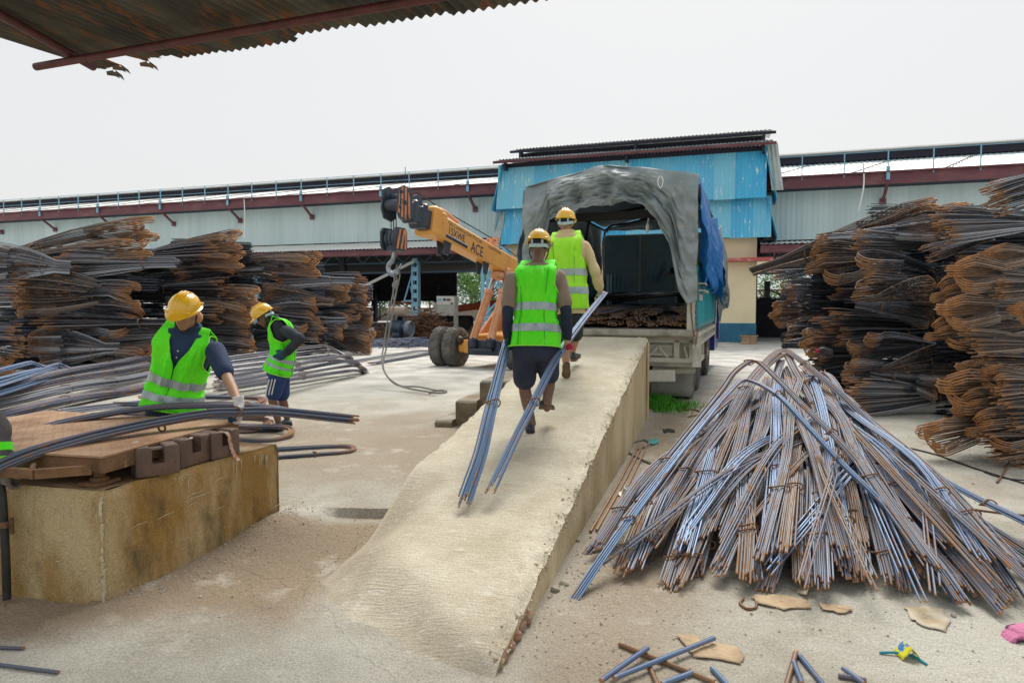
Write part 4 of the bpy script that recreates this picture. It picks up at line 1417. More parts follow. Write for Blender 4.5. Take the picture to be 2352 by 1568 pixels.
def sheet(mb, p, ex, ez, length, height, wl=0.16, amp=0.022, tones=None, ragged=0.0, sw=0.78, rs=None, nv=1):
    """corrugated cladding: p lower-left corner, ex along, ez up the sheet"""
    p, ex, ez = V(p), V(ex).normalized(), V(ez).normalized()
    nrm = ex.cross(ez)
    n = max(2, int(length / wl * 4))
    prev, cur = None, None
    for i in range(n + 1):
        a = length * i / n
        k = int(a / sw)
        tn = tones(k) if tones else 0.5
        if k != cur:
            cur = k
            drop = rs.uniform(-ragged, ragged) if rs and ragged else 0
        off = nrm * (amp * sin(2 * pi * a / wl) + 0.004 * (k % 2))
        n0 = len(mb.v)
        col = [p + ex * a + off + ez * (lerp(drop, height, j / nv)) for j in range(nv + 1)]
        mb.add(col, [] if prev is None else [(prev - n0 + j, j, j + 1, prev - n0 + j + 1) for j in range(nv)], tone=[tn] * (nv + 1))
        prev = n0


X, Yv, Z = V((1, 0, 0)), V((0, 1, 0)), V((0, 0, 1))
m_grey = mat('grey_cladding', (0.53, 0.665, 0.675), 0.6, 0.0, col2=(0.47, 0.58, 0.58), scale=0.8, lo=0.4, hi=0.65, stretch=(3, 3, 0.25), col3=(0.42, 0.33, 0.22), scale3=1.2, lo3=0.66, hi3=0.8, stretch3=(3, 3, 0.3), attr='tone', attr_col=(0.64, 0.77, 0.78))
m_roofw = mat('pale_roof_sheet', (0.80, 0.82, 0.80), 0.45, 0.1, col2=(0.66, 0.68, 0.65), scale=0.7, lo=0.4, hi=0.7)
m_maroon = mat('maroon_steel', (0.13, 0.038, 0.055), 0.55, col2=(0.20, 0.085, 0.08), scale=1.1, lo=0.45, hi=0.7, stretch=(1, 1, 2), col3=(0.075, 0.04, 0.06), scale3=1.6, lo3=0.6, hi3=0.75)
m_navy = mat('dark_navy_steel', (0.012, 0.013, 0.03), 0.7)
m_dark = MATS['dark_bar_steel']
m_in = mat('shade_dark_sheet', (0.010, 0.011, 0.018), 0.9, col2=(0.02, 0.02, 0.028), scale=2)  # hall shade put into the colour; plain dark parts use it too
m_lblue = mat('light_blue_paint', (0.20, 0.44, 0.58), 0.5, col2=(0.13, 0.34, 0.48), scale=4, lo=0.45, hi=0.7, col3=(0.2, 0.13, 0.09), scale3=6, lo3=0.68, hi3=0.75)
m_blue_clad = mat('blue_cladding', (0.015, 0.35, 0.66), 0.5, col2=(0.03, 0.44, 0.72), scale=1.1, lo=0.4, hi=0.62, stretch=(3, 3, 0.3), attr='tone', attr_col=(0.22, 0.56, 0.70), col3=(0.68, 0.76, 0.76), scale3=3.2, lo3=0.61, hi3=0.66, stretch3=(4, 4, 0.45))
m_cream = mat('cream_render', (0.80, 0.70, 0.47), 0.85, col2=(0.70, 0.61, 0.42), scale=0.9, lo=0.45, hi=0.75, col3=(0.35, 0.30, 0.2), scale3=2.0, lo3=0.72, hi3=0.82, stretch3=(3, 3, .5))
m_teal = mat('teal_dado_paint', (0.02, 0.155, 0.255), 0.6, col2=(0.015, 0.11, 0.2), scale=2, col3=(0.55, 0.6, 0.55), scale3=9, lo3=0.69, hi3=0.72)
m_sill = mat('red_sill_paint', (0.45, 0.09, 0.085), 0.7, col2=(0.5, 0.3, 0.27), scale=5, lo=0.5, hi=0.7)

# gatehouse ---------------------------------------------------
gh = thing('gatehouse', 'blue corrugated gatehouse over cream walls with teal base, behind the truck', 'building', TB, BROT)
gl = bx(1163, 0)
zc, zb = bz(1600, 549, 0), bz(1700, 742, 0)
mb = MB()
DEP = 10.0
mb.box(((gl) / 2, DEP / 2, (zc + zb) / 2), (-gl, DEP, zc - zb))
mb.build('cream_wall', m_cream, gh)
mb = MB()
mb.box((gl / 2, DEP / 2 - 0.0, zb / 2 - 0.1), (-gl + 0.06, DEP + 0.06, zb + 0.2), bev=0.02)
mb.build('teal_base', m_teal, gh)
zs = bz(1700, 603, 0)
mb = MB()
mb.box((gl / 2 + 0.15, DEP / 2 - 0.25, zs + 0.09), (-gl + 0.9, DEP + 0.6, 0.14))
mb.build('red_sill', m_sill, gh)
mb = MB()
zz = zs - 0.05
mb.prism([(0.0, -0.5, zz + 0.06), (0.58, -0.5, zz + 0.06), (0.0, -0.5, zz - 0.45)], (0, 0.5, 0))
mb.build('sill_bracket', m_cream, gh)
mb = MB()
mb.prism([(gl, -0.5, zz + 0.06), (gl - 0.5, -0.5, zz + 0.06), (gl, -0.5, zz - 0.4)], (0, 0.5, 0))
mb.build('sill_bracket', m_cream, gh)
# cladding skirts
rs = random.Random(2)
tn = [0.75, 0.95, 0.5, 0.7, 0.35, 0.55, 0.95, 0.3, 0.6, 0.45, 0.4, 0.8, 0.15, 0.1, 0.9, 0.75, 0.25, 0.95, 1.0, 0.3]
xl, xr = bx(1140, -0.5), bx(1770, -0.5)
zt, zm, zl = bz(1450, 358, -.3), bz(1450, 468, -0.6), bz(1650, 548, -0.5)
mb = MB()
up = V((0, 0.35, zt - zm))
sheet(mb, (xl + 0.05, -0.65, zm), X, up, xr - xl - 0.3, up.length, 0.15, 0.02, lambda k: tn[k % 20], 0.03, 0.82, rs)
mb.build('upper_cladding', m_blue_clad, gh, flip=False, attrs=True)
mb = MB()
up = V((0, 0.25, zm - zl + 0.1))
sheet(mb, (xl - 0.1, -0.52, zl), X, up, xr - xl + 0.05, up.length, 0.15, 0.02, lambda k: tn[(k + 7) % 20] * 0.8, 0.03, 0.82, rs)
mb.build('lower_cladding', m_blue_clad, gh, flip=False, attrs=True)
m_endclad = mat('faded_grey_cladding', (0.42, 0.48, 0.46), 0.6, 0.1, col2=(0.3, 0.36, 0.36), scale=2)
for sx, xx in ((1, xr - 0.06), (-1, xl + 0.0)):
    mb = MB()
    sheet(mb, (xx if sx > 0 else xx - 0.25, -0.60, zm + 0.25 if sx > 0 else zl), X * 1.0, V((-0.18 * sx, 0.28, 1.5)), 0.42, 1.9 if sx > 0 else 1.5, 0.15, 0.02)
    mb.build('corner_sheet', m_endclad, gh, flip=False)
    mb = MB()
    up = V((-0.5 * sx, 0, zt - zm))
    sheet(mb, (xx + 0.2 * sx, -0.6, zm), Yv, up, DEP + 0.8, up.length, 0.15, 0.02, lambda k: 0.3)
    sheet(mb, (xx + 0.25 * sx, -0.5, zl), Yv, V((-0.4 * sx, 0, zm - zl)), DEP + 0.6, 1.6, 0.15, 0.02, lambda k: 0.3)
    mb.build('side_cladding', m_blue_clad, gh, flip=False, attrs=True)
mb = MB()
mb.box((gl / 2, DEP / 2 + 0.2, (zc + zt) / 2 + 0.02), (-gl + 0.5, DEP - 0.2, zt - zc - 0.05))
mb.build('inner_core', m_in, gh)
for k, (pya, pyb, ext, dy) in enumerate(((350, 356, 0.45, -0.5), (326, 331, 0.3, 0.0))):
    za = bz(1450, pya, dy)
    mb = MB()
    a, b = xl + 0.15 + 0.55 * k, xr - 0.05
    sheet(mb, (a, dy - ext, za), X, V((0, 3.2, 0.42)), b - a, 3.4, 0.15, 0.02)
    mb.build('roof_sheet', m_roofw, gh, flip=False)
    mb = MB()
    mb.tube([(a - 0.15, dy - ext + .08, za - 0.09), (b + 0.12, dy - ext + .08, za - 0.09)], 0.06, 8)
    mb.build('eave_pipe', m_navy if k else m_maroon, gh)
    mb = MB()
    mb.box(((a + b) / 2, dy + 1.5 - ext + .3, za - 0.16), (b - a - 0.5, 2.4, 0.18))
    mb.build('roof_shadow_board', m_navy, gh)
    for f in (0.03, 0.5, 0.97):
        mb = MB()
        mb.box((lerp(a, b, f), dy - 0.12, za - 0.25), (0.1, 0.35, 0.3))
        mb.build('roof_bracket', m_navy, gh)

# side sheds ----------------------------------------------------
m_sh_in = m_in


def long_shed(name, label, x0, x1, posts, open_from=None, open_to=None):
    s = thing(name, label, 'building', TB + E2 * 0.35 + E1 * x0, BROT)
    ln = x1 - x0
    ref = 1000 if x0 < -15 else 1850
    zf0, zf1 = bz(ref, 583 if x0 < -15 else 578, -0.9), bz(ref, 568 if x0 < -15 else 559, -0.9)
    zc0 = bz(ref, 551, 1.2)
    zg0, zg1 = bz(ref, 449 if x0 < -15 else 428, 0.3), bz(ref, 430 if x0 < -15 else 404, 0.3)
    zg1 = zg0 + 0.44
    mb = MB()
    mb.box((ln / 2, -0.95, (zf0 + zf1) / 2), (ln, 0.08, zf1 - zf0))
    mb.box((ln / 2, -0.88, zf0 + 0.02), (ln, 0.22, 0.03))
    for i in range(int(ln / 2)):
        mb.box((i * 2 + .5, -1.0, zf0), (0.04, 0.03, 0.2))
    mb.build('canopy_fascia', m_maroon, s)
    mb = MB()
    v = V((0, 2.35, zc0 - zf1 - 0.03))
    sheet(mb, (0, -1.12, zf1 + 0.03), X, v, ln, v.length, 0.2, 0.02)
    mb.build('canopy_sheet', m_roofw, s, flip=False)
    mb = MB()
    sheet(mb, (0, 1.2, zc0 + 0.05), X, Z, ln, zg0 - zc0 + .3, 0.2, 0.010, lambda k: 0.85 if k % 29 == 24 else 0.15 * (k % 3), 0.0, 0.9)
    mb.build('clerestory_wall', m_grey, s, flip=False, attrs=True)
    mb = MB()
    mb.box((ln / 2, 0.35, (zg0 + zg1) / 2), (ln, 0.12, zg1 - zg0))
    mb.box((ln / 2, 0.28, zg1), (ln, 0.28, 0.05))
    mb.build('gutter_girder', m_maroon, s)
    mb = MB()
    mb.box((ln / 2, 0.8, zg0 + 0.03), (ln, 0.75, 0.04))
    mb.build('gutter_soffit', m_navy, s)
    mb = MB()
    zr = bz(ref, 412 if x0 < -15 else 374, 6.6)
    rv = V((0, 6.0, zr - zg1))
    sheet(mb, (0, 0.5, zg1 - 0.02), X, rv, ln, rv.length, 0.22, 0.02)
    mb.build('roof_sheet', m_roofw, s, flip=False)
    mb = MB()
    for i in range(int(ln / 3.2)):
        a = V((i * 3.2, 0.6, zg1 + 0.06))
        mb.beam(a, a + V((2.6, 5.6, (zr - zg1) * 5.6 / 6)), 0.05, 0.03)
    mb.build('roof_joint', m_navy, s)
    mb = MB()
    mb.box((ln / 2, 6.6, zr + 0.12), (ln, 0.9, 0.34))
    mb.build('ridge_vent', m_navy, s)
    mb = MB()
    mb.box((ln / 2, 6.6, zr + 0.36), (ln, 1.5, 0.06))
    mb.build('ridge_cap', m_roofw, s)
    mb = MB()
    sheet(mb, (0, 6.9, zr + 0.1), X, V((0, 8, -1.5)), ln, 16, 0.6, 0.02)
    mb.build('rear_roof', m_in, s, flip=False)
    # guard rail
    n = int(ln / 1.5)
    for i in range(n + 1):
        mb = MB()
        big = i % 3 == 0
        mb.box((i * 1.5, 0.26, zg1 + 0.33), (0.038, 0.038, 0.92))
        if big:
            mb.box((i * 1.5, 0.22, zg1 - 0.05), (0.12, 0.08, 0.5))
        mb.build('rail_post', m_lblue, s)
        if big:
            mb = MB()
            mb.beam((i * 1.5, 0.3, zg0), (i * 1.5, 1.15, zg0 - 0.55), 0.1, 0.09)
            mb.box((i * 1.5, 1.12, zg0 - 0.55), (0.22, 0.1, 0.24))
            mb.build('gutter_strut', m_maroon, s)
    for z in (0.78, 0.42):
        mb = MB()
        mb.tube([(0, 0.26, zg1 + z), (ln, 0.26, zg1 + z)], 0.012, 6)
        mb.build('guard_rail', m_lblue, s)
    # dark hall inside
    D = 24.0
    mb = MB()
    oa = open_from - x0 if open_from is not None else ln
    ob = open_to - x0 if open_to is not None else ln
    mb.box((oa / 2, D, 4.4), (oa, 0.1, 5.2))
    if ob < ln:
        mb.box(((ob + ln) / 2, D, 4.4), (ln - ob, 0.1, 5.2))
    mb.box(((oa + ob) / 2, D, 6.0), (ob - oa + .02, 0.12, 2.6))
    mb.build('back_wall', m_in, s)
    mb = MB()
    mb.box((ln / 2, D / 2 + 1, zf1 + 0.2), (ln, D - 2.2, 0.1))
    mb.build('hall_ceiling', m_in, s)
    mb = MB()
    for i in range(int(ln / 1.1)):
        mb.beam((i * 1.1, 0.2, zf0 - 0.25), (i * 1.1 + 0.55, 0.2, zf1 - .1), 0.05, 0.05)
        mb.beam((i * 1.1 + 0.55, 0.2, zf1 - .1), (i * 1.1 + 1.1, 0.2, zf0 - 0.25), 0.05, 0.05)
    mb.box((ln / 2, 0.2, zf0 - 0.27), (ln, 0.08, 0.07))
    mb.box((ln / 2, 0.25, zf0 - 0.72), (ln, 0.1, 0.08))
    mb.build('lattice_girder', mat('dull_blue_steel', (0.035, 0.075, 0.11), 0.7), s)
    for i, px_ in enumerate(posts):
        xx = px_ - x0
        mb = MB()
        mb.box((xx - .14, 0.1, zf0 / 2 - .2), (0.07, 0.28, zf0), bev=0.01)
        mb.box((xx + .14, 0.1, zf0 / 2 - .2), (0.07, 0.28, zf0), bev=0.01)
        for k in range(9):
            mb.box((xx, 0.0, 0.3 + k * zf0 / 9.2), (0.26, 0.05, 0.22))
        mb.build('column', m_lblue, s)
        mb = MB()
        mb.beam((xx - 0.75, 0.3, 1.6), (xx - 0.15, 0.2, zf0 - 0.5), 0.06, 0.06)
        mb.beam((xx - 0.65, 0.3, 1.7), (xx - 0.15, 0.2, 1.7), 0.05, 0.05)
        mb.beam((xx - 0.4, 0.3, 2.6), (xx - 0.15, 0.2, 3.2), 0.05, 0.05)
        mb.beam((xx - 0.4, 0.3, 2.4), (xx - 0.15, 0.2, 1.7), 0.05, 0.05)
        mb.build('column_brace', m_lblue, s)
        mb = MB()
        mb.box((xx - 4, 0.2, zf0 / 2), (0.3, 0.3, zf0))
        mb.build('inner_column', m_in, s)
    for i in range(int(ln / 6)):
        mb = MB()
        mb.box((i * 6 + 1, D - 0.3, 1.5), (0.4, 0.4, 3.4))
        mb.build('rear_column', m_in, s)
    for i in range(0, int(ln / 6) - 1):
        mb = MB()
        mb.beam((i * 6 + 1, D - .3, 0.2), (i * 6 + 7, D - .3, 2.6), 0.08, 0.08)
        mb.beam((i * 6 + 7, D - .3, 0.2), (i * 6 + 1, D - .3, 2.6), 0.08, 0.08)
        mb.build('rear_brace', m_in, s)
    return s, zf0


xg = gl + 0.1
ls, zf0 = long_shed('long_shed', 'long grey industrial shed left of the gatehouse with maroon girders', -62.0, xg, [bx(955, 0.4), bx(955, .4) - 9, bx(955, .4) - 18], bx(1046, 24), bx(1190, 24))
rsd, _ = long_shed('long_shed', 'grey industrial shed right of the gatehouse behind the right stack', 0.12, 34.0, [3.9, 12.0, 21.0], 0.2, 7.5)
# pale tie bar slanting across the left hall's front
mb = MB()
a, b = bx(955, 0.0), bx(840, 0.0)
mb.beam((a + 62 - 0.1, -0.3, bz(955, 600, 0) - 0.0), (b + 62, -0.3, bz(840, 655, 0)), 0.05, 0.13)
mb.build('tie_bar', mat('galvanised_angle', (0.42, 0.45, 0.43), 0.6, 0.2), ls)
# downpipes hanging on the clerestories
for root, px_, x0, pa, pb in ((ls, 556, -62.0, 455, 545), (rsd, 1977, 0.12, 372, 480)):
    mb = MB()
    xx = bx(px_, 0.2) - x0
    za, zb_ = bz(px_, pa, 0.2), bz(px_, pb, 0.2)
    mb.tube(spline([(xx, 0.2, za), (xx + 0.02, 0.2, lerp(za, zb_, .5)), (xx - 0.12, 0.3, zb_)], 5), 0.03, 7)
    mb.build('downpipe', m_roofw, root)
# lightning rods
for k, (px_, py_) in enumerate(((931, 378), (2203, 333))):
    a = P(px_, py_ + 30, 36 if k == 0 else 32)
    mb = MB()
    mb.tube([a - V((0, 0, .4)), a + V((0, 0, 0.55))], 0.018, 5)
    o = mb.build('lightning_rod', m_navy)
    tag(o, ('thin lightning rod standing on the left shed ridge', 'thin lightning rod standing on the right shed ridge')[k], 'lightning rod', 'lightning rods on the shed ridges')

# low masonry and machinery silhouettes at the back of the halls
m_wallb = mat('pale_block_wall', (0.46, 0.42, 0.38), 0.9, col2=(0.5, 0.3, 0.25), scale=3, lo=0.5, hi=0.65)
for k, (pa, pb, yl, hgt, lab) in enumerate(((700, 1130, 30, 1.15, 'low pale boundary wall seen under the left shed'), (1690, 2000, 30, 1.1, 'low pale boundary wall seen beyond the right shed opening'))):
    a, b = bx(pa, yl), bx(pb, yl)
    t = thing('boundary_wall', lab, 'wall', TB + E2 * yl + E1 * a, BROT)
    mb = MB()
    mb.box(((b - a) / 2, 0, hgt / 2 - .1), (b - a, 0.2, hgt + .2))
    mb.build('wall_panel', m_wallb, t)
    mb = MB()
    mb.box(((b - a) / 2, 0, hgt + 0.04), (b - a, 0.3, 0.08))
    mb.build('wall_coping', m_wallb, t)
# red trusses beyond the right hall
t = thing('pipe_truss', 'dull red tubular truss visible through the right shed opening', 'truss', TB + E2 * 26 + E1 * bx(1735, 26), BROT)
mb = MB()
for z in (1.2, 1.9, 2.6):
    mb.tube([(-3, 0, z), (4, 0, z)], 0.06, 6)
for i in range(4):
    mb.tube([(i * 1.2 - 1, 0, 2.6), (i * 1.2 + 0.6, 0, 0)], 0.06, 6)
mb.build('truss_tubes', m_maroon, t)
t = thing('covered_crate', 'dark covered crate stored just inside the right shed opening', 'crate', TB + E2 * 6 + E1 * bx(1762, 6), BROT)
mb = MB()
mb.box((0, 0, 0.85), (1.7, 2.0, 1.9), bev=0.05)
mb.build('crate_body', m_in, t)
mb = MB()
mb.grid(lambda u, v: V((lerp(-.95, .95, u), lerp(-1.1, 1.1, v), 1.84 + 0.06 * nz(u * 4, v * 4) - 0.15 * (abs(u - .5) * 2) ** 6)), 12, 12)
mb.build('cover_sheet', mat('blue_grey_sheet', (0.25, 0.38, 0.52), 0.5, col2=(0.5, 0.55, 0.6), scale=2), t)

# planter box against the gatehouse
t = thing('planter_box', 'low terracotta planter box at the foot of the teal base', 'planter', G(1720, 789, 0.16), BROT)
mb = MB()
w_ = 0.33
prof = [(0.0, 0.9), (0.05, 0.9), (0.07, 0.82), (0.26, 0.86), (0.28, 0.98), (0.33, 1.0)]
mb.loft([[V((sx * w_ * k, sy * w_ * 0.8 * k, h)) for sx, sy in ((-1, -1), (1, -1), (1, 1), (-1, 1))] for h, k in prof])
mb.build('planter_body', mat('terracotta', (0.42, 0.28, 0.17), 0.85, col2=(0.3, 0.2, 0.13), scale=6), t)
mb = MB()
mb.box((0, 0, 0.31), (w_ * 1.8, w_ * 1.4, 0.05))
mb.build('planter_soil', mat('dark_soil', (0.06, 0.045, 0.03), 0.95), t)

# ---------------------------------------------------------------- trees beyond
m_bark = mat('bark', (0.10, 0.07, 0.05), 0.9)
m_leafs = [mat('leaf_' + n, c, 0.6, col2=c2, scale=0.8, lo=0.35, hi=0.65) for n, c, c2 in (('bright', (0.09, 0.24, 0.035), (0.16, 0.34, 0.05)), ('mid', (0.045, 0.15, 0.035), (0.09, 0.22, 0.05)), ('bluish', (0.04, 0.13, 0.075), (0.07, 0.18, 0.09)))]


def leafy(name, label, base, h, rad, m, seed, nleaf=1500, trunk=True, group='trees beyond the sheds'):
    rs = random.Random(seed)
    t = thing(name, label, 'tree', base, 0, group)
    mb = MB()
    top = V((rs.uniform(-.3, .3), 0, h * 0.55))
    mb.tube(spline([(0, 0, -0.2), (0.1, 0, h * 0.25), top], 4), [lerp(0.05, 0.018, i / 8) * h * 0.6 for i in range(9)], 8)
    for i in range(6):
        g = rs.uniform(0, 6.28)
        a = V((0, 0, h * rs.uniform(0.25, 0.5)))
        b = a + V((cos(g) * rad * .7, sin(g) * rad * .7, h * rs.uniform(.15, .35)))
        mb.tube(spline([a, (a + b) / 2 + V((0, 0, .1)), b], 3), [0.012 * h * (1 - i2 / 8) for i2 in range(7)], 5)
    mb.build('trunk', m_bark, t)
    cl = []
    for i in range(16):
        g, q = rs.uniform(0, 6.28), sqrt(rs.random())
        z = rs.uniform(0.28, 1.0)
        k = rad * (1.05 - 0.75 * abs(z - 0.55) / 0.5)
        cl.append((V((cos(g) * q * k, sin(g) * q * k, z * h)), rs.uniform(0.22, 0.42) * rad))
    mb = MB()
    for i in range(nleaf):
        c, r = rs.choice(cl)
        d = V((rs.gauss(0, 1), rs.gauss(0, 1), rs.gauss(0, 1))).normalized()
        p = c + d * r * (rs.random() ** 0.4)
        s = rs.uniform(0.5, 1.2) * h * 0.026
        n = (d + V((rs.uniform(-1, 1), rs.uniform(-1, 1), rs.uniform(-0.4, 1)))).normalized()
        a, b = frame(n)
        mb.add([p - a * s, p - b * s * .5, p + a * s, p + b * s * .5], [(0, 1, 2, 3)])
    mb.build('crown', m, t, flip=False, smooth=False)
    return t


tr = [(870, 46, 3.4, 1.7, 2, 'tree', 'bluish tree low at the left end of the gap under the shed'), (915, 60, 4.2, 2.5, 2, 'tree', 'bluish tree behind the light blue column'),
      (985, 52, 3.6, 2.0, 0, 'tree', 'bright green tree right of the light blue column'), (1035, 58, 3.8, 2.2, 1, 'tree', 'mid green tree above the control cabinet'),
      (1090, 47, 4.2, 2.2, 1, 'tree', 'tall leafy tree left in the open bay behind the crane'), (1130, 44, 4.9, 2.3, 0, 'tree', 'tallest bright green tree in the open bay behind the crane'), (1160, 50, 4.6, 2.2, 1, 'tree', 'leafy tree partly behind the crane cylinders'),
      (950, 75, 5.0, 3.6, 1, 'tree', 'broad tree farthest back under the left shed'), (1080, 70, 6.0, 3.4, 2, 'tree', 'bluish tree farthest back in the open bay'), (1762, 62, 4.2, 3.0, 1, 'tree', 'mid green tree through the right shed opening'),
      (1800, 66, 4.5, 3.0, 2, 'tree', 'bluish tree just right of the right shed opening')]
for i, (px_, Y, h, r, mi, nm, lab) in enumerate(tr):
    b = P(px_, 700, Y)
    b = P(px_, 700, Y * 1.42)
    leafy(nm, lab, (b.x, Y * 1.42, 0.0), h * 1.35, r * 1.35, m_leafs[mi], 40 + i, 1700)

# ---------------------------------------------------------------- machinery in front of the left shed
# control cabinet
cY = 29.6
cb = P(1024, 758, cY)
t = thing('control_cabinet', 'dusty grey electrical control cabinet with open middle bay, beside the scrap pile', 'cabinet', (cb.x, cY, 0.15), BROT * 0.4)
m_cab = mat('cabinet_grey', (0.42, 0.43, 0.37), 0.6, col2=(0.33, 0.33, 0.27), scale=3, lo=0.4, hi=0.65, col3=(0.42, 0.33, 0.17), scale3=2.5, lo3=0.66, hi3=0.78)
ch, cw = bz(1024, 676, 0) if False else (758 - 677) / F * cY + 0.35, 0.82
mb = MB()
mb.box((0, 0.35, ch * 0.14), (cw, 0.7, ch * 0.28), bev=0.015)
mb.box((0, 0.35, ch * 0.78), (cw, 0.7, ch * 0.44), bev=0.015)
mb.box((-cw / 2 + 0.03, 0.35, ch * 0.42), (0.06, 0.7, ch * 0.28))
mb.box((cw / 2 - 0.03, 0.35, ch * 0.42), (0.06, 0.7, ch * 0.28))
mb.box((0, 0.66, ch * 0.42), (cw, 0.06, ch * 0.28))
mb.build('cabinet_body', m_cab, t)
mb = MB()
mb.box((0, -0.01, ch * 0.885), (cw * 0.94, 0.03, ch * 0.19), bev=0.01)
mb.build('instrument_panel', mat('panel_pale', (0.55, 0.56, 0.5), 0.5), t)
for dx, dz, wx, wz, mm_ in ((-0.27, 0.92, 0.2, 0.1, m_lblue), (-0.05, 0.92, 0.1, 0.1, m_in), (0.13, 0.915, 0.18, 0.09, m_maroon), (0.28, 0.83, 0.1, 0.06, m_in), (-0.03, 0.84, 0.05, 0.05, m_roofw), (0.06, 0.84, 0.05, 0.05, m_roofw)):
    mb = MB()
    mb.box((dx, -0.035, ch * dz), (wx, 0.02, wz), bev=0.004)
    mb.build('gauge', mm_, t)
mb = MB()
mb.box((0, -0.012, ch * 0.655), (cw * 0.92, 0.03, ch * 0.22), bev=0.008)
mb.build('door_panel', m_cab, t)
mb = MB()
mb.box((0, 0.5, ch * 0.42), (cw - .1, 0.03, ch * 0.27))
mb.build('open_bay', m_in, t)
for dx in (-0.22, 0.0, 0.22):
    mb = MB()
    mb.disc((dx, 0.25, ch * 0.46), (0, -1, 0), [(0, 0.09), (0.22, 0.09), (0.22, 0.065), (0.05, 0.06)], 14)
    mb.build('fuse_drum', m_navy, t)
mb = MB()
mb.box((-cw / 2 - 0.1, 0.35, ch * 0.45), (0.16, 0.5, ch * 0.8), bev=0.01)
mb.build('side_duct', m_cab, t)

# motor with pulleys
mY = 27.0
mo = P(912, 700, mY)
t = thing('motor_unit', 'blue grey belt motor with round pulleys standing in the offcuts', 'motor', (mo.x, mY, 0.15), -0.3)
m_mot = mat('motor_blue', (0.06, 0.10, 0.15), 0.6, col2=(0.11, 0.15, 0.19), scale=5)
mb = MB()
mb.box((0, 0, 0.18), (0.3, 0.3, 0.5))
mb.prism([(-0.3, -0.15, -.05), (0.3, -0.15, -.05), (0.1, -0.15, 0.3), (-0.1, -0.15, 0.3)], (0, 0.3, 0))
mb.build('motor_stand', m_mot, t)
mb = MB()
mb.disc((-0.3, 0, 0.62), (1, 0, 0), [(0, 0.1), (0.02, 0.24), (0.5, 0.24), (0.52, 0.12), (0.62, 0.1)], 18)
for i in range(8):
    mb.disc((-0.22 + i * 0.05, 0, 0.62), (1, 0, 0), [(0, 0.265), (0.02, 0.265)], 18)
mb.build('motor_body', m_mot, t)
mb = MB()
mb.disc((0.42, 0, 0.55), (1, 0, 0), [(0, 0.08), (0, 0.32), (0.2, 0.32), (0.2, 0.27), (0.14, 0.25), (0.14, 0.05)], 24)
mb.build('pulley', mat('pulley_grey', (0.17, 0.2, 0.24), 0.5, 0.3), t)
mb = MB()
mb.disc((-0.35, 0, 1.25), (1, 0, 0), [(0, 0.1), (0, 0.19), (0.75, 0.19), (0.75, 0.1)], 20)
mb.build('drum', mat('drum_tan', (0.34, 0.27, 0.22), 0.8), t)
mb = MB()
mb.beam((-0.2, 0.1, 0.5), (-0.2, 0.1, 1.2), 0.06, 0.1)
mb.beam((0.25, 0.1, 0.5), (0.25, 0.1, 1.2), 0.06, 0.1)
mb.build('drum_bracket', m_mot, t)

# heaps of offcuts
rs = random.Random(31)
m_scr = mat('scrap_rust', (0.10, 0.05, 0.03), 0.8, 0.1, col2=(0.22, 0.12, 0.07), scale=3)


def scrap(name, label, c, rx_, ry_, h, n, m, lmin, lmax, r, flat=0.5):
    mb = MB()
    for i in range(n):
        g, q = rs.uniform(0, 6.28), sqrt(rs.random())
        x, y = cos(g) * q * rx_, sin(g) * q * ry_
        z = max(0.02, h * (1 - q ** 1.5) * rs.uniform(0.55, 1.0))
        a = rs.uniform(0, 6.28)
        d = V((cos(a), sin(a), rs.uniform(-flat, flat))).normalized() * rs.uniform(lmin, lmax) / 2
        p = V((c.x + x, c.y + y, 0.16 + z))
        e = [p - d, p + V((rs.uniform(-.05, .05), 0, rs.uniform(-.04, .06))), p + d]
        e = [V((k.x, k.y, max(0.165, k.z))) for k in e]
        mb.tube(e, r, 4, True)
    o = mb.build(name, m, flip=False)
    tag(o, label, 'scrap heap', None, 'stuff')


scrap('scrap_heap', 'tangled heap of rusty brown bar offcuts beside the cabinet', P(975, 740, 28.3), 1.25, 0.9, 1.35, 620, m_scr, 0.5, 1.3, 0.016)
scrap('scrap_heap', 'low brown tangle of offcuts behind the motor', P(880, 740, 29.5), 0.9, 0.8, 0.6, 200, m_scr, 0.4, 1.0, 0.015)
scrap('bar_offcuts', 'scatter of pale straight bar offcuts on the yard before the motor', P(930, 770, 25.6), 1.7, 1.6, 0.22, 330, MATS['pale_bar_steel'], 0.6, 2.0, 0.013, 0.1)

# second crane far inside
sc_ = P(1035, 700, 41)
t = thing('distant_crane', 'small orange mobile crane deep under the left shed', 'crane', (sc_.x, 41, 0.15), 0.1)
m_or2 = mat('crane_orange_far', (0.62, 0.13, 0.03), 0.5, col2=(0.5, 0.1, 0.03), scale=2)
mb = MB()
mb.beam((0.3, 0, 1.25), (4.6, 0.2, 1.85), 0.45, 0.42, bev=0.02)
mb.build('boom', m_or2, t)
mb = MB()
mb.box((-2.6, 0.2, 1.62), (1.7, 1.2, 0.14), bev=0.04)
mb.build('cab_roof', m_or2, t)
mb = MB()
for dx in (-3.3, -2.6, -1.9):
    mb.box((dx, -0.3, 1.15), (0.07, 0.07, 0.9))
mb.build('cab_frame', m_roofw, t)
mb = MB()
mb.box((-0.9, 0.2, 0.55), (4.5, 1.6, 0.6), bev=0.1)
mb.build('chassis', m_in, t)
for dx in (-2.6, 0.8):
    mb = MB()
    mb.disc((dx, -0.7, 0.35), (0, 1, 0), [(0, 0.2), (0.0, 0.42), (0.3, 0.42), (0.3, 0.2)], 20)
    mb.build('wheel', MATS['black_rubber'], t)
letters('lettering', 'ACE', 0.34, m_navy, t, (2.9, -0.135, 1.52), V((1, 0.0, 0.14)), V((-0.14, 0, 1)), world=False, sx=1.2)

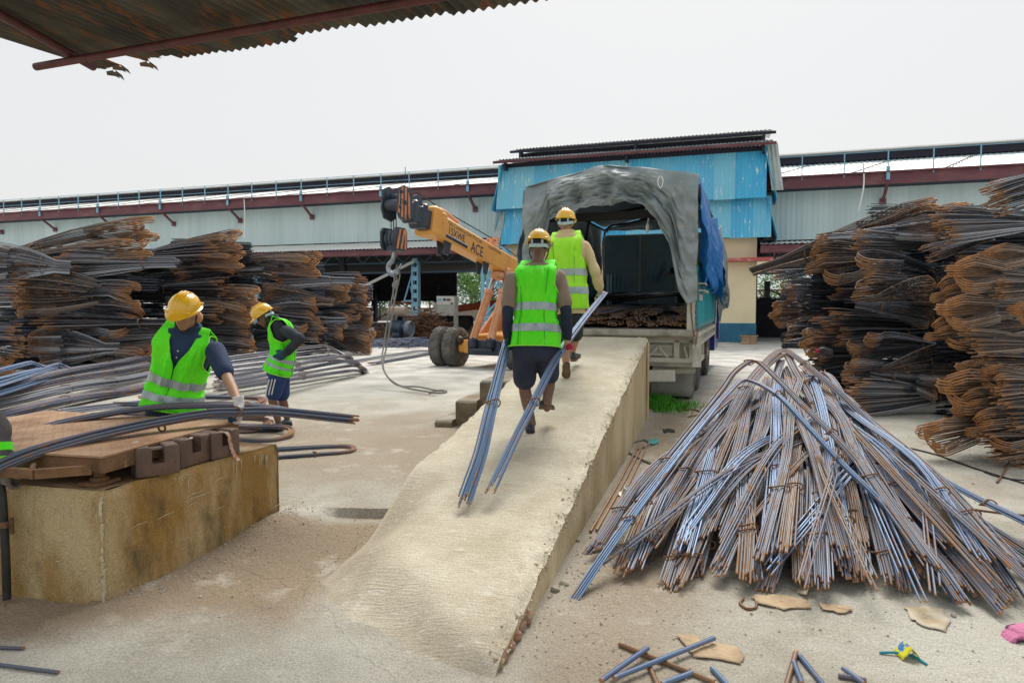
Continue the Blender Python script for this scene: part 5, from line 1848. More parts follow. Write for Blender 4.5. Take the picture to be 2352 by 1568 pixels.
# lattice hoist tower behind the boom cylinders
t = thing('lattice_tower', 'light blue lattice tower with ladder behind the crane cylinders', 'tower', (P(1140, 700, 25.5).x, 25.5, 0.15), -0.2)
mb = MB()
W2 = 0.42
for sx in (-1, 1):
    for sy in (-1, 1):
        mb.box((sx * W2, sy * W2, 1.75), (0.12, 0.1, 3.7))
for k in range(4):
    z0, z1 = 0.2 + k * 0.85, 1.05 + k * 0.85
    s = 1 if k % 2 else -1
    mb.beam((-s * W2, -W2, z0), (s * W2, -W2, z1), 0.08, 0.06)
    mb.beam((-s * W2, W2, z0), (s * W2, W2, z1), 0.08, 0.06)
    mb.beam((-W2, -W2, z1), (W2, -W2, z1), 0.07, 0.07)
mb.build('lattice_frame', m_lblue, t)
mb = MB()
for k in range(10):
    mb.beam((0.1, 0.0, 0.4 + k * 0.3), (0.36, 0.0, 0.4 + k * .3), 0.03, 0.03)
for x in (0.1, 0.36):
    mb.beam((x, 0, 0.1), (x, 0, 3.4), 0.03, 0.03)
mb.build('ladder', m_lblue, t)
# ---------------------------------------------------------------- the truck
TU = V((.330, .944, 0)).normalized()
TN = V((-TU.y, TU.x, 0))
T0 = P(1591, 757, 9.72)                   # right rear corner of the load bed
TROT = atan2(-TU.x, TU.y)
truck = thing('cargo_truck', 'teal sided open backed cargo truck with grey tarpaulin over its frame, backed against the ramp', 'truck', (T0.x, T0.y, 0.1), TROT)
# local: x to the right (0 = right side, -2.45 = left side), y forward, z from ground
TW, TL, TZ = 2.45, 5.9, T0.z - 0.1


def tpx(px, py, yl):
    """local point at a pixel on the plane yl behind the tail"""
    u = (px - 1176) / F
    o = V((T0.x, T0.y, 0)) + TU * yl
    rgt = V((TU.y, -TU.x, 0))
    k = (u * o.y - o.x) / (rgt.x - u * rgt.y)
    p = o + rgt * k
    q = P(px, py, p.y)
    return V((k, yl, q.z - 0.1))


m_teal2 = mat('truck_teal', (0.015, 0.36, 0.44), 0.45, col2=(0.03, 0.46, 0.50), scale=2.5, lo=0.4, hi=0.65, stretch=(1, 1, .4), col3=(0.16, 0.2, 0.2), scale3=5, lo3=0.62, hi3=0.75)
m_tgrey = mat('dusty_grey_paint', (0.66, 0.645, 0.58), 0.75, col2=(0.50, 0.475, 0.40), scale=4, lo=0.42, hi=0.65, bump=0.25, bscale=60)
m_bed = mat('scuffed_bed_steel', (0.44, 0.41, 0.35), 0.6, 0.2, col2=(0.25, 0.22, 0.19), scale=5, lo=0.42, hi=0.65, stretch=(1, 2, 1))
m_bulk = mat('dark_blue_bulkhead', (0.15, 0.27, 0.35), 0.45, 0.1, col2=(0.22, 0.33, 0.39), scale=2.2, lo=0.4, hi=0.65, col3=(0.22, 0.24, 0.25), scale3=5, lo3=0.63, hi3=0.75, bump=0.5, bscale=8)
m_blk = mat('dull_black_steel', (0.012, 0.012, 0.014), 0.65)
m_rub = mat('dusty_tyre', (0.10, 0.095, 0.088), 0.9, col2=(0.20, 0.19, 0.17), scale=5, lo=0.45, hi=0.7)
m_tarp = mat('grey_tarpaulin', (0.35, 0.40, 0.41), 0.6, col2=(0.24, 0.295, 0.32), scale=1.8, lo=0.38, hi=0.64, bump=0.3, bscale=9, col3=(0.46, 0.47, 0.45), scale3=4, lo3=0.58, hi3=0.72)
m_tarpb = mat('blue_tarpaulin', (0.015, 0.16, 0.55), 0.42, col2=(0.03, 0.25, 0.62), scale=2.5, lo=0.4, hi=0.65, bump=0.6, bscale=7, col3=(0.25, 0.42, 0.62), scale3=5, lo3=0.62, hi3=0.74)
for tm in (m_tarp, m_tarpb):               # woven sheet lets some daylight through
    nt = tm.node_tree
    pb_, out_ = nt.nodes['Principled BSDF'], nt.nodes['Material Output']
    tr_, mxs = nt.nodes.new('ShaderNodeBsdfTranslucent'), nt.nodes.new('ShaderNodeMixShader')
    nt.links.new(pb_.inputs['Base Color'].links[0].from_socket, tr_.inputs['Color'])
    mxs.inputs[0].default_value = 0.16
    nt.links.new(pb_.outputs[0], mxs.inputs[1])
    nt.links.new(tr_.outputs[0], mxs.inputs[2])
    nt.links.new(mxs.outputs[0], out_.inputs['Surface'])
m_chrome = mat('bare_steel', (0.5, 0.5, 0.5), 0.3, 0.9)

mb = MB()
mb.box((-TW / 2, TL / 2 + 0.02, TZ - 0.07), (TW - 0.02, TL, 0.14))
mb.build('bed_floor', m_bed, truck)
mb = MB()
mb.box((-TW / 2 - 0.02, -0.02, TZ - 0.055), (TW + 0.1, 0.16, 0.10), bev=0.02)
mb.build('tail_sill', m_bed, truck)
# right side wall with pressed ribs
SH = tpx(1588, 612, 0).z - TZ
mb = MB()
mb.box((0.0, TL / 2, TZ + SH / 2), (0.05, TL - 0.12, SH))
for i in range(18):
    mb.box((0.035, 0.25 + i * 0.32, TZ + SH / 2 + 0.02), (0.03, 0.11, SH - 0.1), bev=0.006)
mb.box((0.03, TL / 2, TZ + SH - 0.03), (0.06, TL - .1, 0.08))
mb.build('side_wall', m_teal2, truck)
mb = MB()
mb.box((-TW, TL / 2, TZ + SH / 2), (0.05, TL - 0.12, SH))
for i in range(9):
    mb.box((-TW + 0.05, 0.4 + i * 0.62, TZ + SH / 2), (0.07, 0.06, SH), bev=0.006)
mb.build('side_wall', m_bulk, truck)
mb = MB()
for i in range(3):
    mb.box((0.056, 0.55 + 0.24 * i, TZ + SH * 0.52), (0.012, 0.09, 0.09))
mb.build('reflector', m_roofw, truck)
for xx in (-0.03, -TW + 0.03):
    mb = MB()
    mb.box((xx, 0.0, TZ + SH / 2 - .05), (0.10, 0.12, SH + .1), bev=0.012)
    mb.build('rear_post', m_tgrey, truck)
# front bulkhead
fy = TL - 0.3
BHH = tpx(1500, 541, fy).z - TZ
mb = MB()
for k, (xa, xb) in enumerate(((-2.42, -1.62), (-1.60, -0.82), (-0.80, -0.04))):
    mb.box(((xa + xb) / 2, fy, TZ + BHH / 2), (xb - xa, 0.06, BHH))
mb.build('bulkhead', m_bulk, truck)
mb = MB()
for xx in (-2.43, -1.61, -.81, -0.03):
    mb.box((xx, fy - 0.05, TZ + BHH / 2 + .01), (0.04, 0.05, BHH + .02), bev=0.008)
mb.box((-TW / 2, fy - 0.02, TZ + BHH + 0.015), (TW, 0.1, 0.035))
mb.build('bulkhead_frame', m_tgrey, truck)
for (xa, xb, z, s) in ((-1.5, -0.9, 0.52, 1), (-0.75, -0.1, 0.60, 2)):
    mb = MB()
    n = 14
    def torn(u, v, xa=xa, xb=xb, z=z, s=s):
        x = lerp(xa, xb, u)
        edge = z + 0.12 * sin(u * 9 + s) * 0.7 + 0.05 * nz(u * 9, s)
        return V((x, fy - 0.05 - 0.10 * v * (0.4 + abs(nz(u * 5, s))), TZ + BHH * (edge + (1 - v) * 0.10)))
    mb.grid(torn, n, 4)
    mb.build('torn_lining', m_bulk, truck, flip=False)
# inner side panel near the left (folded gate)
mb = MB()
a = tpx(1405, 700, fy * 0.5)
mb.box((a.x, fy * 0.55, TZ + SH * 0.52), (0.05, 1.4, SH * 1.0), bev=0.006)
for k in range(4):
    mb.box((a.x + .04, fy * 0.55 - 0.6 + 0.4 * k, TZ + SH * 0.52), (0.05, 0.05, SH), bev=0.006)
mb.build('folded_gate', m_bulk, truck)
# hoops holding the tarp
pk, pr_, pl_ = tpx(1395, 384, 0.0), tpx(1591, 408, 0.0), tpx(1212, 432, 0.0)
HR, HK = pr_.z, pk.z
for yy in (0.25, 2.1, 3.9, fy):
    mb = MB()
    mb.tube(spline([(-0.03, yy, TZ + SH - .1), (-0.03, yy, HR - 0.1), (-TW * 0.28, yy, lerp(HR, HK, 0.5)), (pk.x, yy, HK - 0.06), (-TW * 0.75, yy, lerp(HR, HK, 0.4) - .02), (-TW + 0.03, yy, HR - 0.12), (-TW + 0.03, yy, TZ + SH - .1)], 5), 0.025, 7)
    mb.build('hoop', m_blk, truck)
for xx, z in ((-0.05, HR - .08), (pk.x, HK - .08), (-TW + .05, HR - .1)):
    mb = MB()
    mb.tube([(xx, 0.1, z), (xx, fy + .2, z)], 0.025, 7)
    mb.build('ridge_bar', m_blk, truck)
mb = MB()
mb.box((-TW / 2, 0.5, HR - 0.42), (TW - .1, 0.08, 0.12))
mb.build('cross_beam', m_blk, truck)

# tarpaulin: roof skin, rear valance, side drapes
def prof_z(f):
    """roof height across the truck, f from 0 (right) to 1 (left)"""
    kf = -pk.x / TW
    if f < kf:
        return lerp(HR, HK, (f / kf) ** 0.95)
    return lerp(HK, HR - 0.02, ((f - kf) / (1 - kf)) ** 1.08)


tarp = thing('tarpaulin', 'grey tarpaulin bunched over the truck frame with a blue sheet hanging off its right side', 'tarpaulin', (T0.x, T0.y, 0.1 + TZ), TROT)


def tl(x, y, z):
    return V((x, y, z - TZ))


mb = MB()
mb.grid(lambda u, v: tl(-TW * u * 1.02 + 0.02, lerp(-0.06, fy + .1, v), prof_z(u) + 0.02 - 0.09 * abs(sin(v * pi * 3)) * sin(u * pi) + 0.02 * nz(u * 6, v * 9)), 40, 50)
o = modded(mb, 'roof_skin', m_tarp, tarp, world=False, vox=0, smooth=1, solid=0.012)
# valance: hangs from the rear hoop, gathered, drooping lower at both sides
VAL = [(1596, 415), (1600, 520), (1588, 575)]
low = [(0.0, 1602, 690), (0.05, 1588, 700), (0.10, 1572, 660), (0.15, 1545, 560), (0.22, 1520, 505), (0.30, 1490, 470), (0.4, 1440, 462), (0.48, 1425, 468), (0.55, 1395, 470), (0.65, 1345, 478), (0.75, 1300, 492), (0.85, 1262, 505), (0.9, 1245, 590), (0.95, 1225, 640), (1.0, 1212, 640)]


def lowz(f):
    for (fa, xa, ya), (fb, xb, yb) in zip(low, low[1:]):
        if fa <= f <= fb:
            k = (f - fa) / (fb - fa)
            return tpx(lerp(xa, xb, k), lerp(ya, yb, k), -0.12).z
    return 2.5


def valance(u, v):
    x = lerp(0.06, -TW - 0.04, u)
    zt, zl_ = prof_z(u) + 0.03, lowz(u)
    vv = v ** 0.9
    fold = 0.07 * sin(u * 34 + 2.5 * nz(u * 6, 2)) + 0.05 * nz(u * 14, v * 3, 3) + 0.04 * nz(u * 5, v * 7, 8)
    sag = 0.05 * sin(v * pi) + 0.05 * sin(v * pi * 2.2 + 3 * nz(u * 3, 5)) + 0.03 * sin(v * 11 + u * 25)
    y = -0.05 - 0.06 * sst(0, .3, v) - (fold + 0.04 * nz(u * 22, v * 12, 1)) * sst(0.05, 0.6, v) - sag
    y += (0.018 * nz(u * 30, v * 9, 12) + 0.10 * abs(nz(u * 13 + v * 6, v * 9 - u * 7, 14)) + 0.008 * nz(u * 50, v * 22, 15)) * sst(0.0, 0.25, v)
    kf = -pk.x / TW
    y += 0.05 * sst(0.05, 0.0, abs(u - kf)) * (1 - v)
    return tl(x + 0.03 * nz(u * 9, v * 5, 6) * v, y, lerp(zt, zl_, vv) + 0.03 * nz(u * 17, 4) * v)


mb = MB()
mb.grid(valance, 200, 60)
o = modded(mb, 'rear_valance', m_tarp, tarp, world=False, vox=0, smooth=0, solid=0.012)


def drape(side, zt_, y0, y1, lowf, mname, m, off, nu=90, nv=40, amp=0.06):
    mb = MB()
    def fn(u, v):
        y = lerp(y0, y1, u)
        z = lerp(zt_(u), lowf(u), v)
        f = amp * sin(u * 30 + 3 * nz(u * 4, v * 2, off)) * sst(0, 0.5, v) + (0.06 * nz(u * 7, v * 4, off + 3) + 0.05 * abs(nz(u * 11 + v * 5, v * 9, off + 8)) + 0.03 * nz(u * 24, v * 14, off + 5)) * v
        return tl((0.07 + off * 0.03 + 0.10 * v + f) if side > 0 else (-TW - 0.07 - 0.06 * v - f), y, z)
    mb.grid(fn, nu, nv)
    return modded(mb, mname, m, tarp, world=False, vox=0, smooth=1, solid=0.01)


def rag(u, k, a):
    return a * (abs(nz(u * 9, k)) + 0.5 * abs(nz(u * 27, k + 2)))


zB = tpx(1612, 640, 0.6).z
drape(1, lambda u: HR - 0.02, -0.06, 2.4, lambda u: lerp(tpx(1608, 618, 0.2).z, zB - 0.10, sst(0, .5, u)) - rag(u, 1, 0.35), 'blue_drape', m_tarpb, 0)
drape(1, lambda u: HR - 0.35 * (1 - u), 1.9, 4.6, lambda u: lerp(zB + 0.2, zB - 0.05, u) - rag(u, 5, 0.5), 'blue_drape', m_tarpb, 1, amp=0.09)
drape(1, lambda u: HR - 0.05 - 0.4 * (1 - u), 3.6, 5.6, lambda u: zB - 0.1 - rag(u, 9, 0.8), 'grey_drape', m_tarp, 2, amp=0.10)
drape(-1, lambda u: HR - 0.04, -0.05, fy + .1, lambda u: min(tpx(1206, 640, 0).z, TZ + SH - 0.1) - rag(u, 13, .2), 'grey_drape', m_tarp, 0)
mb = MB()
mb.grid(lambda u, v: tl(lerp(0, -TW, u), fy + 0.06 + 0.05 * nz(u * 8, v * 3), lerp(prof_z(u) - 0.02, TZ + BHH + 0.13 + 0.05 * nz(u * 5, 3), v)), 30, 10)
modded(mb, 'front_curtain', m_tarp, tarp, world=False, vox=0, smooth=1, solid=0.01)
mb = MB()
a = tpx(1392 + 200 * 0.33 * 0 + 118, 408, -0.16)
for k, (px_, pa, pb) in enumerate(((1511, 405, 432),)):
    p, q = tpx(px_, pa, -0.2), tpx(px_ + 3, pb, -0.28)
    mb.tube(spline([tl(*p), tl(*((p + q) / 2 + V((-.03, -.02, 0)))), tl(*q), tl(*((p + q) / 2 + V((.04, 0, 0.02)))), tl(*(p + V((.02, 0, 0))))], 5), 0.006, 5)
mb.build('strap_loop', m_roofw, tarp)
mb = MB()
p, q = tpx(1480, 478, 0.5), tpx(1485, 515, 0.5)
mb.tube(spline([tl(*p), tl(*(lerp(p, q, .5) + V((.03, 0, 0)))), tl(*q)], 4), 0.012, 5)
mb.ball(tl(*(q - V((0, 0, 0.05)))), (0.03, 0.03, 0.08), u=8, w=6)
mb.build('dangling_strap', m_roofw, tarp)

# tail structure under the bed
mb = MB()
z1 = TZ - 0.12
mb.box((-0.35, 0.32, z1 - 0.22), (0.9, 0.05, 0.44))
mb.build('tail_panel', m_tgrey, truck)
gx0, gx1 = -0.90, -0.02
mb = MB()
zt_, zb_ = TZ - 0.16, tpx(1550, 826, 0.3).z
mb.box(((gx0 + gx1) / 2 - .3, 0.22, zt_), (gx1 - gx0 + .7, 0.05, 0.08))
mb.box(((gx0 + gx1) / 2 - .3, 0.22, zb_), (gx1 - gx0 + .7, 0.06, 0.07), bev=0.008)
for i in range(6):
    mb.box(((gx0 + gx1) / 2 - 0.12, 0.24, lerp(zb_ + .08, zt_ - .1, i / 5)), (0.56, 0.03, 0.035))
mb.box((-0.80, 0.22, (zt_ + zb_) / 2), (0.10, 0.05, zt_ - zb_))
mb.box((-0.24, 0.22, (zt_ + zb_) / 2), (0.08, 0.05, zt_ - zb_))
mb.box((-0.03, 0.22, (zt_ + zb_) / 2), (0.06, 0.05, zt_ - zb_))
mb.beam((-0.66, 0.21, zb_ + .03), (-0.5, 0.21, zt_ - 0.1), 0.03, 0.03, V((0, 1, 0)))
mb.beam((-0.36, 0.21, zb_ + .03), (-0.5, 0.21, zt_ - 0.1), 0.03, 0.03, V((0, 1, 0)))
mb.beam((-0.08, 0.21, zb_ + .03), (-0.13, 0.21, zt_ - 0.1), 0.03, 0.04, V((0, 1, 0)))
mb.build('tail_grille', m_tgrey, truck)
mb = MB()
a, b = tpx(1494, 872, 0.2), tpx(1553, 865, 0.2)
mb.beam((a.x - 1.0, 0.15, a.z + .02), (b.x, 0.15, b.z + 0.02), 0.09, 0.17, bev=0.012)
mb.build('bumper_beam', m_tgrey, truck)
mb = MB()
z2, z3 = tpx(1560, 848, 0.75).z, tpx(1560, 907, 0.75).z
mb.box((-0.32, 0.62, (zb_ + z2) / 2), (0.62, 0.03, zb_ - z2 + .1))
mb.box((-0.32, 0.60, z2), (0.64, 0.05, 0.05))
mb.build('mudguard', m_tgrey, truck)
mb = MB()
mb.grid(lambda u, v: V((lerp(-0.66, -0.03, u), 0.62 - 0.02 * v, lerp(z2, z3, v))), 4, 4)
o = modded(mb, 'mud_flap', mat('stippled_rubber', (0.33, 0.33, 0.31), 0.8, col2=(0.25, 0.25, 0.23), scale=60, bump=0.6, bscale=140), truck, world=False, vox=0, smooth=0, solid=0.02)
# side guard rail under the wall
mb = MB()
mb.box((0.03, TL / 2, TZ - 0.09), (0.06, TL, 0.06))
mb.box((0.03, TL / 2, TZ - 0.24), (0.06, TL, 0.05))
for i in range(3):
    mb.box((0.03, 0.55, TZ - 0.12 - 0.04 * i), (0.05, 0.95, 0.012))
for i in range(9):
    mb.beam((0.03, 0.1 + i * 0.66, TZ - 0.24), (0.03, 0.3 + i * 0.66, TZ - 0.09), 0.04, 0.05, V((1, 0, 0)))
mb.box((0.03, 0.9, TZ - 0.50), (0.06, 1.7, 0.07))
for yy in (0.1, 0.75, 1.0, 1.7):
    mb.box((0.03, yy, TZ - 0.37), (0.05, 0.05, 0.26))
mb.build('side_rail', m_tgrey, truck)
mb = MB()
for xx in (-0.75, -TW + 0.75):
    mb.box((xx, 3.4, 0.78), (0.1, 6.6, 0.22))
mb.build('chassis_rail', m_blk, truck)


def wheel(root, name, c, ax, r, wd, tread=0.012, rim_m=None, lug=26):
    """tyre with tread blocks, sidewall bulge and a dished rim as its sub-part"""
    c, ax = V(c), V(ax).normalized()
    mb = MB()
    h = wd / 2
    mb.disc(c, ax, [(-h * 0.8, r * 0.56), (-h * 0.98, r * 0.62), (-h, r * 0.78), (-h * 0.88, r * 0.94), (-h * 0.72, r * 0.985), (h * 0.72, r * 0.985), (h * 0.88, r * 0.94), (h, r * 0.78), (h * 0.98, r * 0.62), (h * 0.8, r * 0.56)], 40)
    a, b = frame(ax)
    for i in range(lug):
        for sd in (-1, 0, 1):
            t = 2 * pi * (i + 0.33 * sd) / lug
            rd, tg = a * cos(t) + b * sin(t), -a * sin(t) + b * cos(t)
            cc = c + rd * (r * 0.975) + ax * (sd * h * 0.52)
            R3 = Matrix((ax, tg * cos(.35 * sd) + ax * 0, rd)).transposed()
            mb.box(cc, (h * 0.50, 2 * pi * r / lug * 0.62, r * 0.05), R3)
    o = mb.build(name, m_rub, root)
    mb = MB()
    mb.disc(c, ax, [(-h * 0.7, r * 0.2), (-h * 0.72, r * 0.58), (-h * 0.55, r * 0.52), (-h * 0.2, r * 0.46), (h * 0.2, r * 0.46), (h * 0.55, r * 0.52), (h * 0.72, r * 0.58), (h * 0.7, r * 0.2), (h * 0.9, r * .18), (h * .9, 0.01)], 28)
    mb.build('rim', rim_m or m_tgrey, o)
    return o


for yy in (1.32, 2.5):
    for xx in (-0.20, -0.52, -TW + 0.52, -TW + 0.2):
        wheel(truck, 'wheel', (xx, yy, 0.535), (1, 0, 0), 0.50, 0.27)
for xx in (-0.2, -TW + .2):
    wheel(truck, 'wheel', (xx, 5.2, 0.535), (1, 0, 0), 0.50, 0.27)
mb = MB()
mb.tube([(-TW + .3, 1.32, .5), (-.3, 1.32, .5)], 0.09, 10)
mb.tube([(-TW + .3, 2.5, .5), (-.3, 2.5, .5)], 0.09, 10)
mb.build('axle', m_blk, truck)
# cab beyond the load body
m_cabb = mat('cab_dark_blue', (0.01, 0.02, 0.20), 0.35, col2=(0.02, 0.04, 0.28), scale=3, coat=0.3)
mb = MB()
prof = [(6.3, 0.5), (8.0, 0.5), (8.15, 1.4), (7.85, 2.45), (6.3, 2.5)]
mb.prism([(-TW + .05, y, z) for y, z in prof], (TW - 0.05, 0, 0))
mb.build('cab', m_cabb, truck)
mb = MB()
mb.box((0.10, 5.75, 1.55), (0.05, 0.5, 1.5), bev=0.02)
mb.build('cab_side_panel', m_cabb, truck)
mb = MB()
p = tpx(1660, 660, 6.4)
mb.beam((0.05, 6.4, p.z + .1), (p.x, 6.4, p.z + .1), 0.025, 0.025)
mb.box((p.x, 6.42, p.z), (0.17, 0.06, 0.34), Matrix.Rotation(-0.25, 3, 'Y'), bev=0.02)
mb.build('wing_mirror', m_roofw, truck)
# grab rail, chain and strap at the rear right corner
mb = MB()
za = TZ + SH * 0.74
mb.tube(spline([(0.05, 0.25, za), (0.14, 0.25, za), (0.14, 0.28, za), (0.14, 1.1, za - .02), (0.05, 1.12, za - 0.02)], 4), 0.014, 6)
mb.tube(spline([(0.05, 0.25, za - .1), (0.14, 0.25, za - .1), (0.14, 0.28, za - .1), (0.14, 1.1, za - .12), (0.05, 1.12, za - 0.12)], 4), 0.014, 6)
mb.build('grab_rail', m_tgrey, truck)
mb = MB()
for i in range(22):
    c = V((0.06 + 0.01 * sin(i * .5), -0.07, TZ + SH * 0.75 - i * 0.042))
    e1_, e2_ = (V((1, 0, 0)), V((0, 1, 0)))[i % 2], V((0, 0, 1))
    mb.tube([c + e1_ * 0.013 * cos(t) + e2_ * 0.027 * sin(t) for t in [2 * pi * k / 10 for k in range(11)]], 0.0055, 5, caps=False)
o = mb.build('tail_chain', m_tie, truck)
mb = MB()
mb.tube(spline([(0.03, -0.09, TZ + SH * .7), (-0.02, -0.09, TZ + SH * .4), (0.0, -0.09, TZ + 0.1), (0.03, -0.1, TZ - .1)], 5), 0.011, 5)
mb.build('tail_strap', m_tie, truck)

# rebar loaded on the bed
mrs = random.Random(77)
for i in range(33):
    layer = i // 11
    x = -0.12 - (i % 11 + 0.35 * layer) * 0.19 + mrs.uniform(-.05, .05)
    z = TZ + 0.05 + 0.10 * layer + mrs.uniform(0, .04)
    y0 = 0.16 + mrs.uniform(0.0, 0.4) + 0.16 * layer
    w_ = lambda a: V((T0.x, T0.y, .1)) + V((TU.y, -TU.x, 0)) * a.x + TU * a.y + V((0, 0, a.z))
    pts = [V((max(-2.3, min(-0.1, x + mrs.uniform(-.22, .22))), y0, z - 0.02 * layer)), V((x, y0 + 0.7, z + 0.03)), V((x + mrs.uniform(-.1, .1), 2.6, z + 0.07)), V((x + mrs.uniform(-.1, .1), 4.6, z + 0.04))]
    strand_bundle(None, 0, 0, 16, 0.0085, 3, m_brown if i % 3 else m_heap, 'rebar_bundle', f'loaded rebar bundle in the truck, {("bottom", "middle", "top")[layer]} layer, {ordinal(i % 11)} from the right post', 'rebar bundles loaded on the truck bed', (0.1,),
                  pts3=[w_(p) for p in pts], spread=(1.5, 1.0), jit=0.10, k=4, seed=i, flat=1.15)
for i in range(4):
    c = V((-0.7 - 0.35 * i, 1.9 + 0.15 * i, TZ + 0.38))
    pts = [c + V((-1.0, 0.9, 0.02))]
    for a in range(-80, 100, 30):
        pts.append(c + V((0.42 * cos(radians(a)), 0.42 * sin(radians(a)) * 1.2, 0.12 + 0.06 * cos(radians(a)))))
    pts.append(c + V((-1.2, 1.4, 0.1)))
    strand_bundle(None, 0, 0, 14, 0.0085, 3, m_stk, 'rebar_bundle', f'dark curled bundle lying across the truck load, {ordinal(i)} from the right', 'rebar bundles loaded on the truck bed', (), pts3=[w_(p) for p in pts], spread=(1.2, 1.2), k=4, seed=i)

# ---------------------------------------------------------------- the mobile crane
m_or = mat('crane_orange', (0.80, 0.39, 0.075), 0.5, col2=(0.72, 0.32, 0.06), scale=1.2, lo=0.42, hi=0.66, col3=(0.24, 0.12, 0.06), scale3=6, lo3=0.66, hi3=0.76, coat=0.1)
m_orp = mat('crane_orange_faded', (0.72, 0.38, 0.22), 0.6, col2=(0.62, 0.26, 0.1), scale=2.2, lo=0.42, hi=0.62, col3=(0.10, 0.07, 0.05), scale3=9, lo3=0.64, hi3=0.74, stretch3=(1, 1, .5))
m_cblk = mat('crane_black', (0.022, 0.034, 0.058), 0.4, col2=(0.04, 0.052, 0.075), scale=4)
m_hz = mat('hazard_orange', (0.70, 0.25, 0.09), 0.5, col2=(0.5, 0.18, 0.08), scale=6)
CD = V((-.45, -.89, 0)).normalized()             # forward
CA = V((-CD.y, CD.x, 0))                          # to the machine's left seen from behind...
CA = V((.89, -.45, 0)).normalized()               # towards the truck
CX = V((P(1108, 800, 16.4).x, 16.4, 0.13))
crane = thing('mobile_crane', 'orange mobile crane with long telescopic boom, black head block and twin front tyres', 'crane', CX, 0)
WR, WWD = 0.49, 0.30
for a in (-1.12, -0.74, 0.92, 1.28):
    wheel_c = CX + CA * a + V((0, 0, WR))
    inv = WM[crane].inverted()
    wheel(crane, 'wheel', inv @ wheel_c, CA, WR, WWD, rim_m=m_or, lug=24)
mb = MB()
mb.beam(CX + CA * -0.6 + V((0, 0, .5)), CX + CA * 0.8 + V((0, 0, .5)), 0.3, 0.26, bev=0.03)
mb.box(CX + CA * -0.35 + V((0, 0, .52)), (0.18, 0.34, 0.32), Matrix.Rotation(atan2(CA.y, CA.x), 3, 'Z'), bev=0.02)
mb.build('front_axle', m_or, crane, world=True)
mb = MB()
rz_ = Matrix.Rotation(atan2(CA.y, CA.x), 3, 'Z')
mb.box(CX + CA * 0.15 + CD * 0.12 + V((0, 0, .5)), (0.9, 0.16, 0.36), rz_, bev=0.02)
for a in (-0.12, 0.36):
    mb.box(CX + CA * a + CD * 0.24 + V((0, 0, .62)), (0.2, 0.2, 0.28), rz_, bev=0.05)
mb.box(CX + CA * 0.12 + CD * 0.27 + V((0, 0, .46)), (0.6, 0.1, 0.07), rz_)
mb.build('front_frame', m_cblk, crane, world=True)
mb = MB()
mb.tube([CX + CA * -0.62 + V((0, 0.0, .55)), CX + CA * -0.48 + V((0, 0, .66)), CX + CA * -0.35 + V((0, 0, .7))], 0.09, 8)
mb.ball(CX + CA * -0.55 + CD * 0.15 + V((0, 0, .66)), 0.11)
mb.build('steering_knuckle', mat('greasy_steel', (0.06, 0.045, 0.035), 0.5, 0.3), crane, world=True)
mb = MB()
mb.beam(CX - CD * 0.1 + CA * 0.1 + V((0, 0, .55)), CX - CD * 4.8 + CA * 0.1 + V((0, 0, .75)), 0.85, 0.5, bev=0.03)
mb.build('chassis', m_or, crane, world=True)
mb = MB()
q0 = CX + CA * 0.42
mb.prism([q0 - CD * 0.05 + V((0, 0, .5)), q0 - CD * 0.2 + V((0, 0, .75)), q0 - CD * 3.0 + V((0, 0, 2.6)), q0 - CD * 3.9 + V((0, 0, 2.6)), q0 - CD * 3.9 + V((0, 0, .6))], CA * 0.06)
q0 = CX - CA * 0.3
mb.prism([q0 - CD * 0.05 + V((0, 0, .5)), q0 - CD * 0.2 + V((0, 0, .75)), q0 - CD * 3.0 + V((0, 0, 2.6)), q0 - CD * 3.9 + V((0, 0, 2.6)), q0 - CD * 3.9 + V((0, 0, .6))], CA * 0.06)
mb.build('mast_plate', m_orp, crane, world=True)
for a in (0.8, -1.0):
    wheel(crane, 'wheel', WM[crane].inverted() @ (CX - CD * 3.9 + CA * a + V((0, 0, WR))), CA, WR, WWD, rim_m=m_or, lug=24)
# boom
bh = P(985, 512, 14.3)                            # boom axis at its front collar
b1 = P(1182, 622, 17.85)
BD = (bh - b1).normalized()                       # pointing out to the head
BA = BD.cross(V((0, 0, 1))).normalized()
if BA.x < 0:
    BA = -BA
BUp = BA.cross(BD).normalized()
if BUp.z < 0:
    BUp = -BUp
BWd, BHt = 0.38, 0.47


def bp(s, a, h):
    """boom point: s metres back from the collar, a across (camera side +), h up"""
    return bh - BD * s + BA * a + BUp * h


# which across-side faces the camera
CS = 1 if (V((0, 0, 1.65)) - bh).dot(BA) > 0 else -1
mb = MB()
R3 = Matrix((BA, BD, BUp)).transposed()
mb.box(bp(3.6, 0, 0), (BWd, 7.2, BHt), R3, bev=0.03)
mb.build('boom', m_or, crane, world=True)
mb = MB()
mb.box(bp(0.0, 0, 0.02), (BWd + 0.14, 0.32, BHt + 0.14), R3, bev=0.05)
mb.box(bp(0.26, 0, 0.02), (BWd + 0.07, 0.2, BHt + 0.07), R3, bev=0.03)
mb.build('boom_collar', m_or, crane, world=True)
mb = MB()
mb.box(bp(-0.3, 0, 0), (BWd - 0.06, 0.4, BHt - 0.06), R3, bev=0.03)
mb.box(bp(-0.38, 0, 0.02), (BWd + .02, 0.12, BHt + 0.04), R3, bev=0.04)
mb.box(bp(-0.62, 0, 0), (BWd - 0.10, 0.5, BHt - 0.1), R3, bev=0.03)
mb.box(bp(-0.68, 0, 0.02), (BWd - .04, 0.12, BHt), R3, bev=0.04)
mb.disc(bp(-0.5, -0.06, BHt / 2 + 0.08), BA, [(0, 0.04), (0, 0.11), (0.12, 0.11), (0.12, 0.04)], 20)
mb.build('boom_extension', m_cblk, crane, world=True)
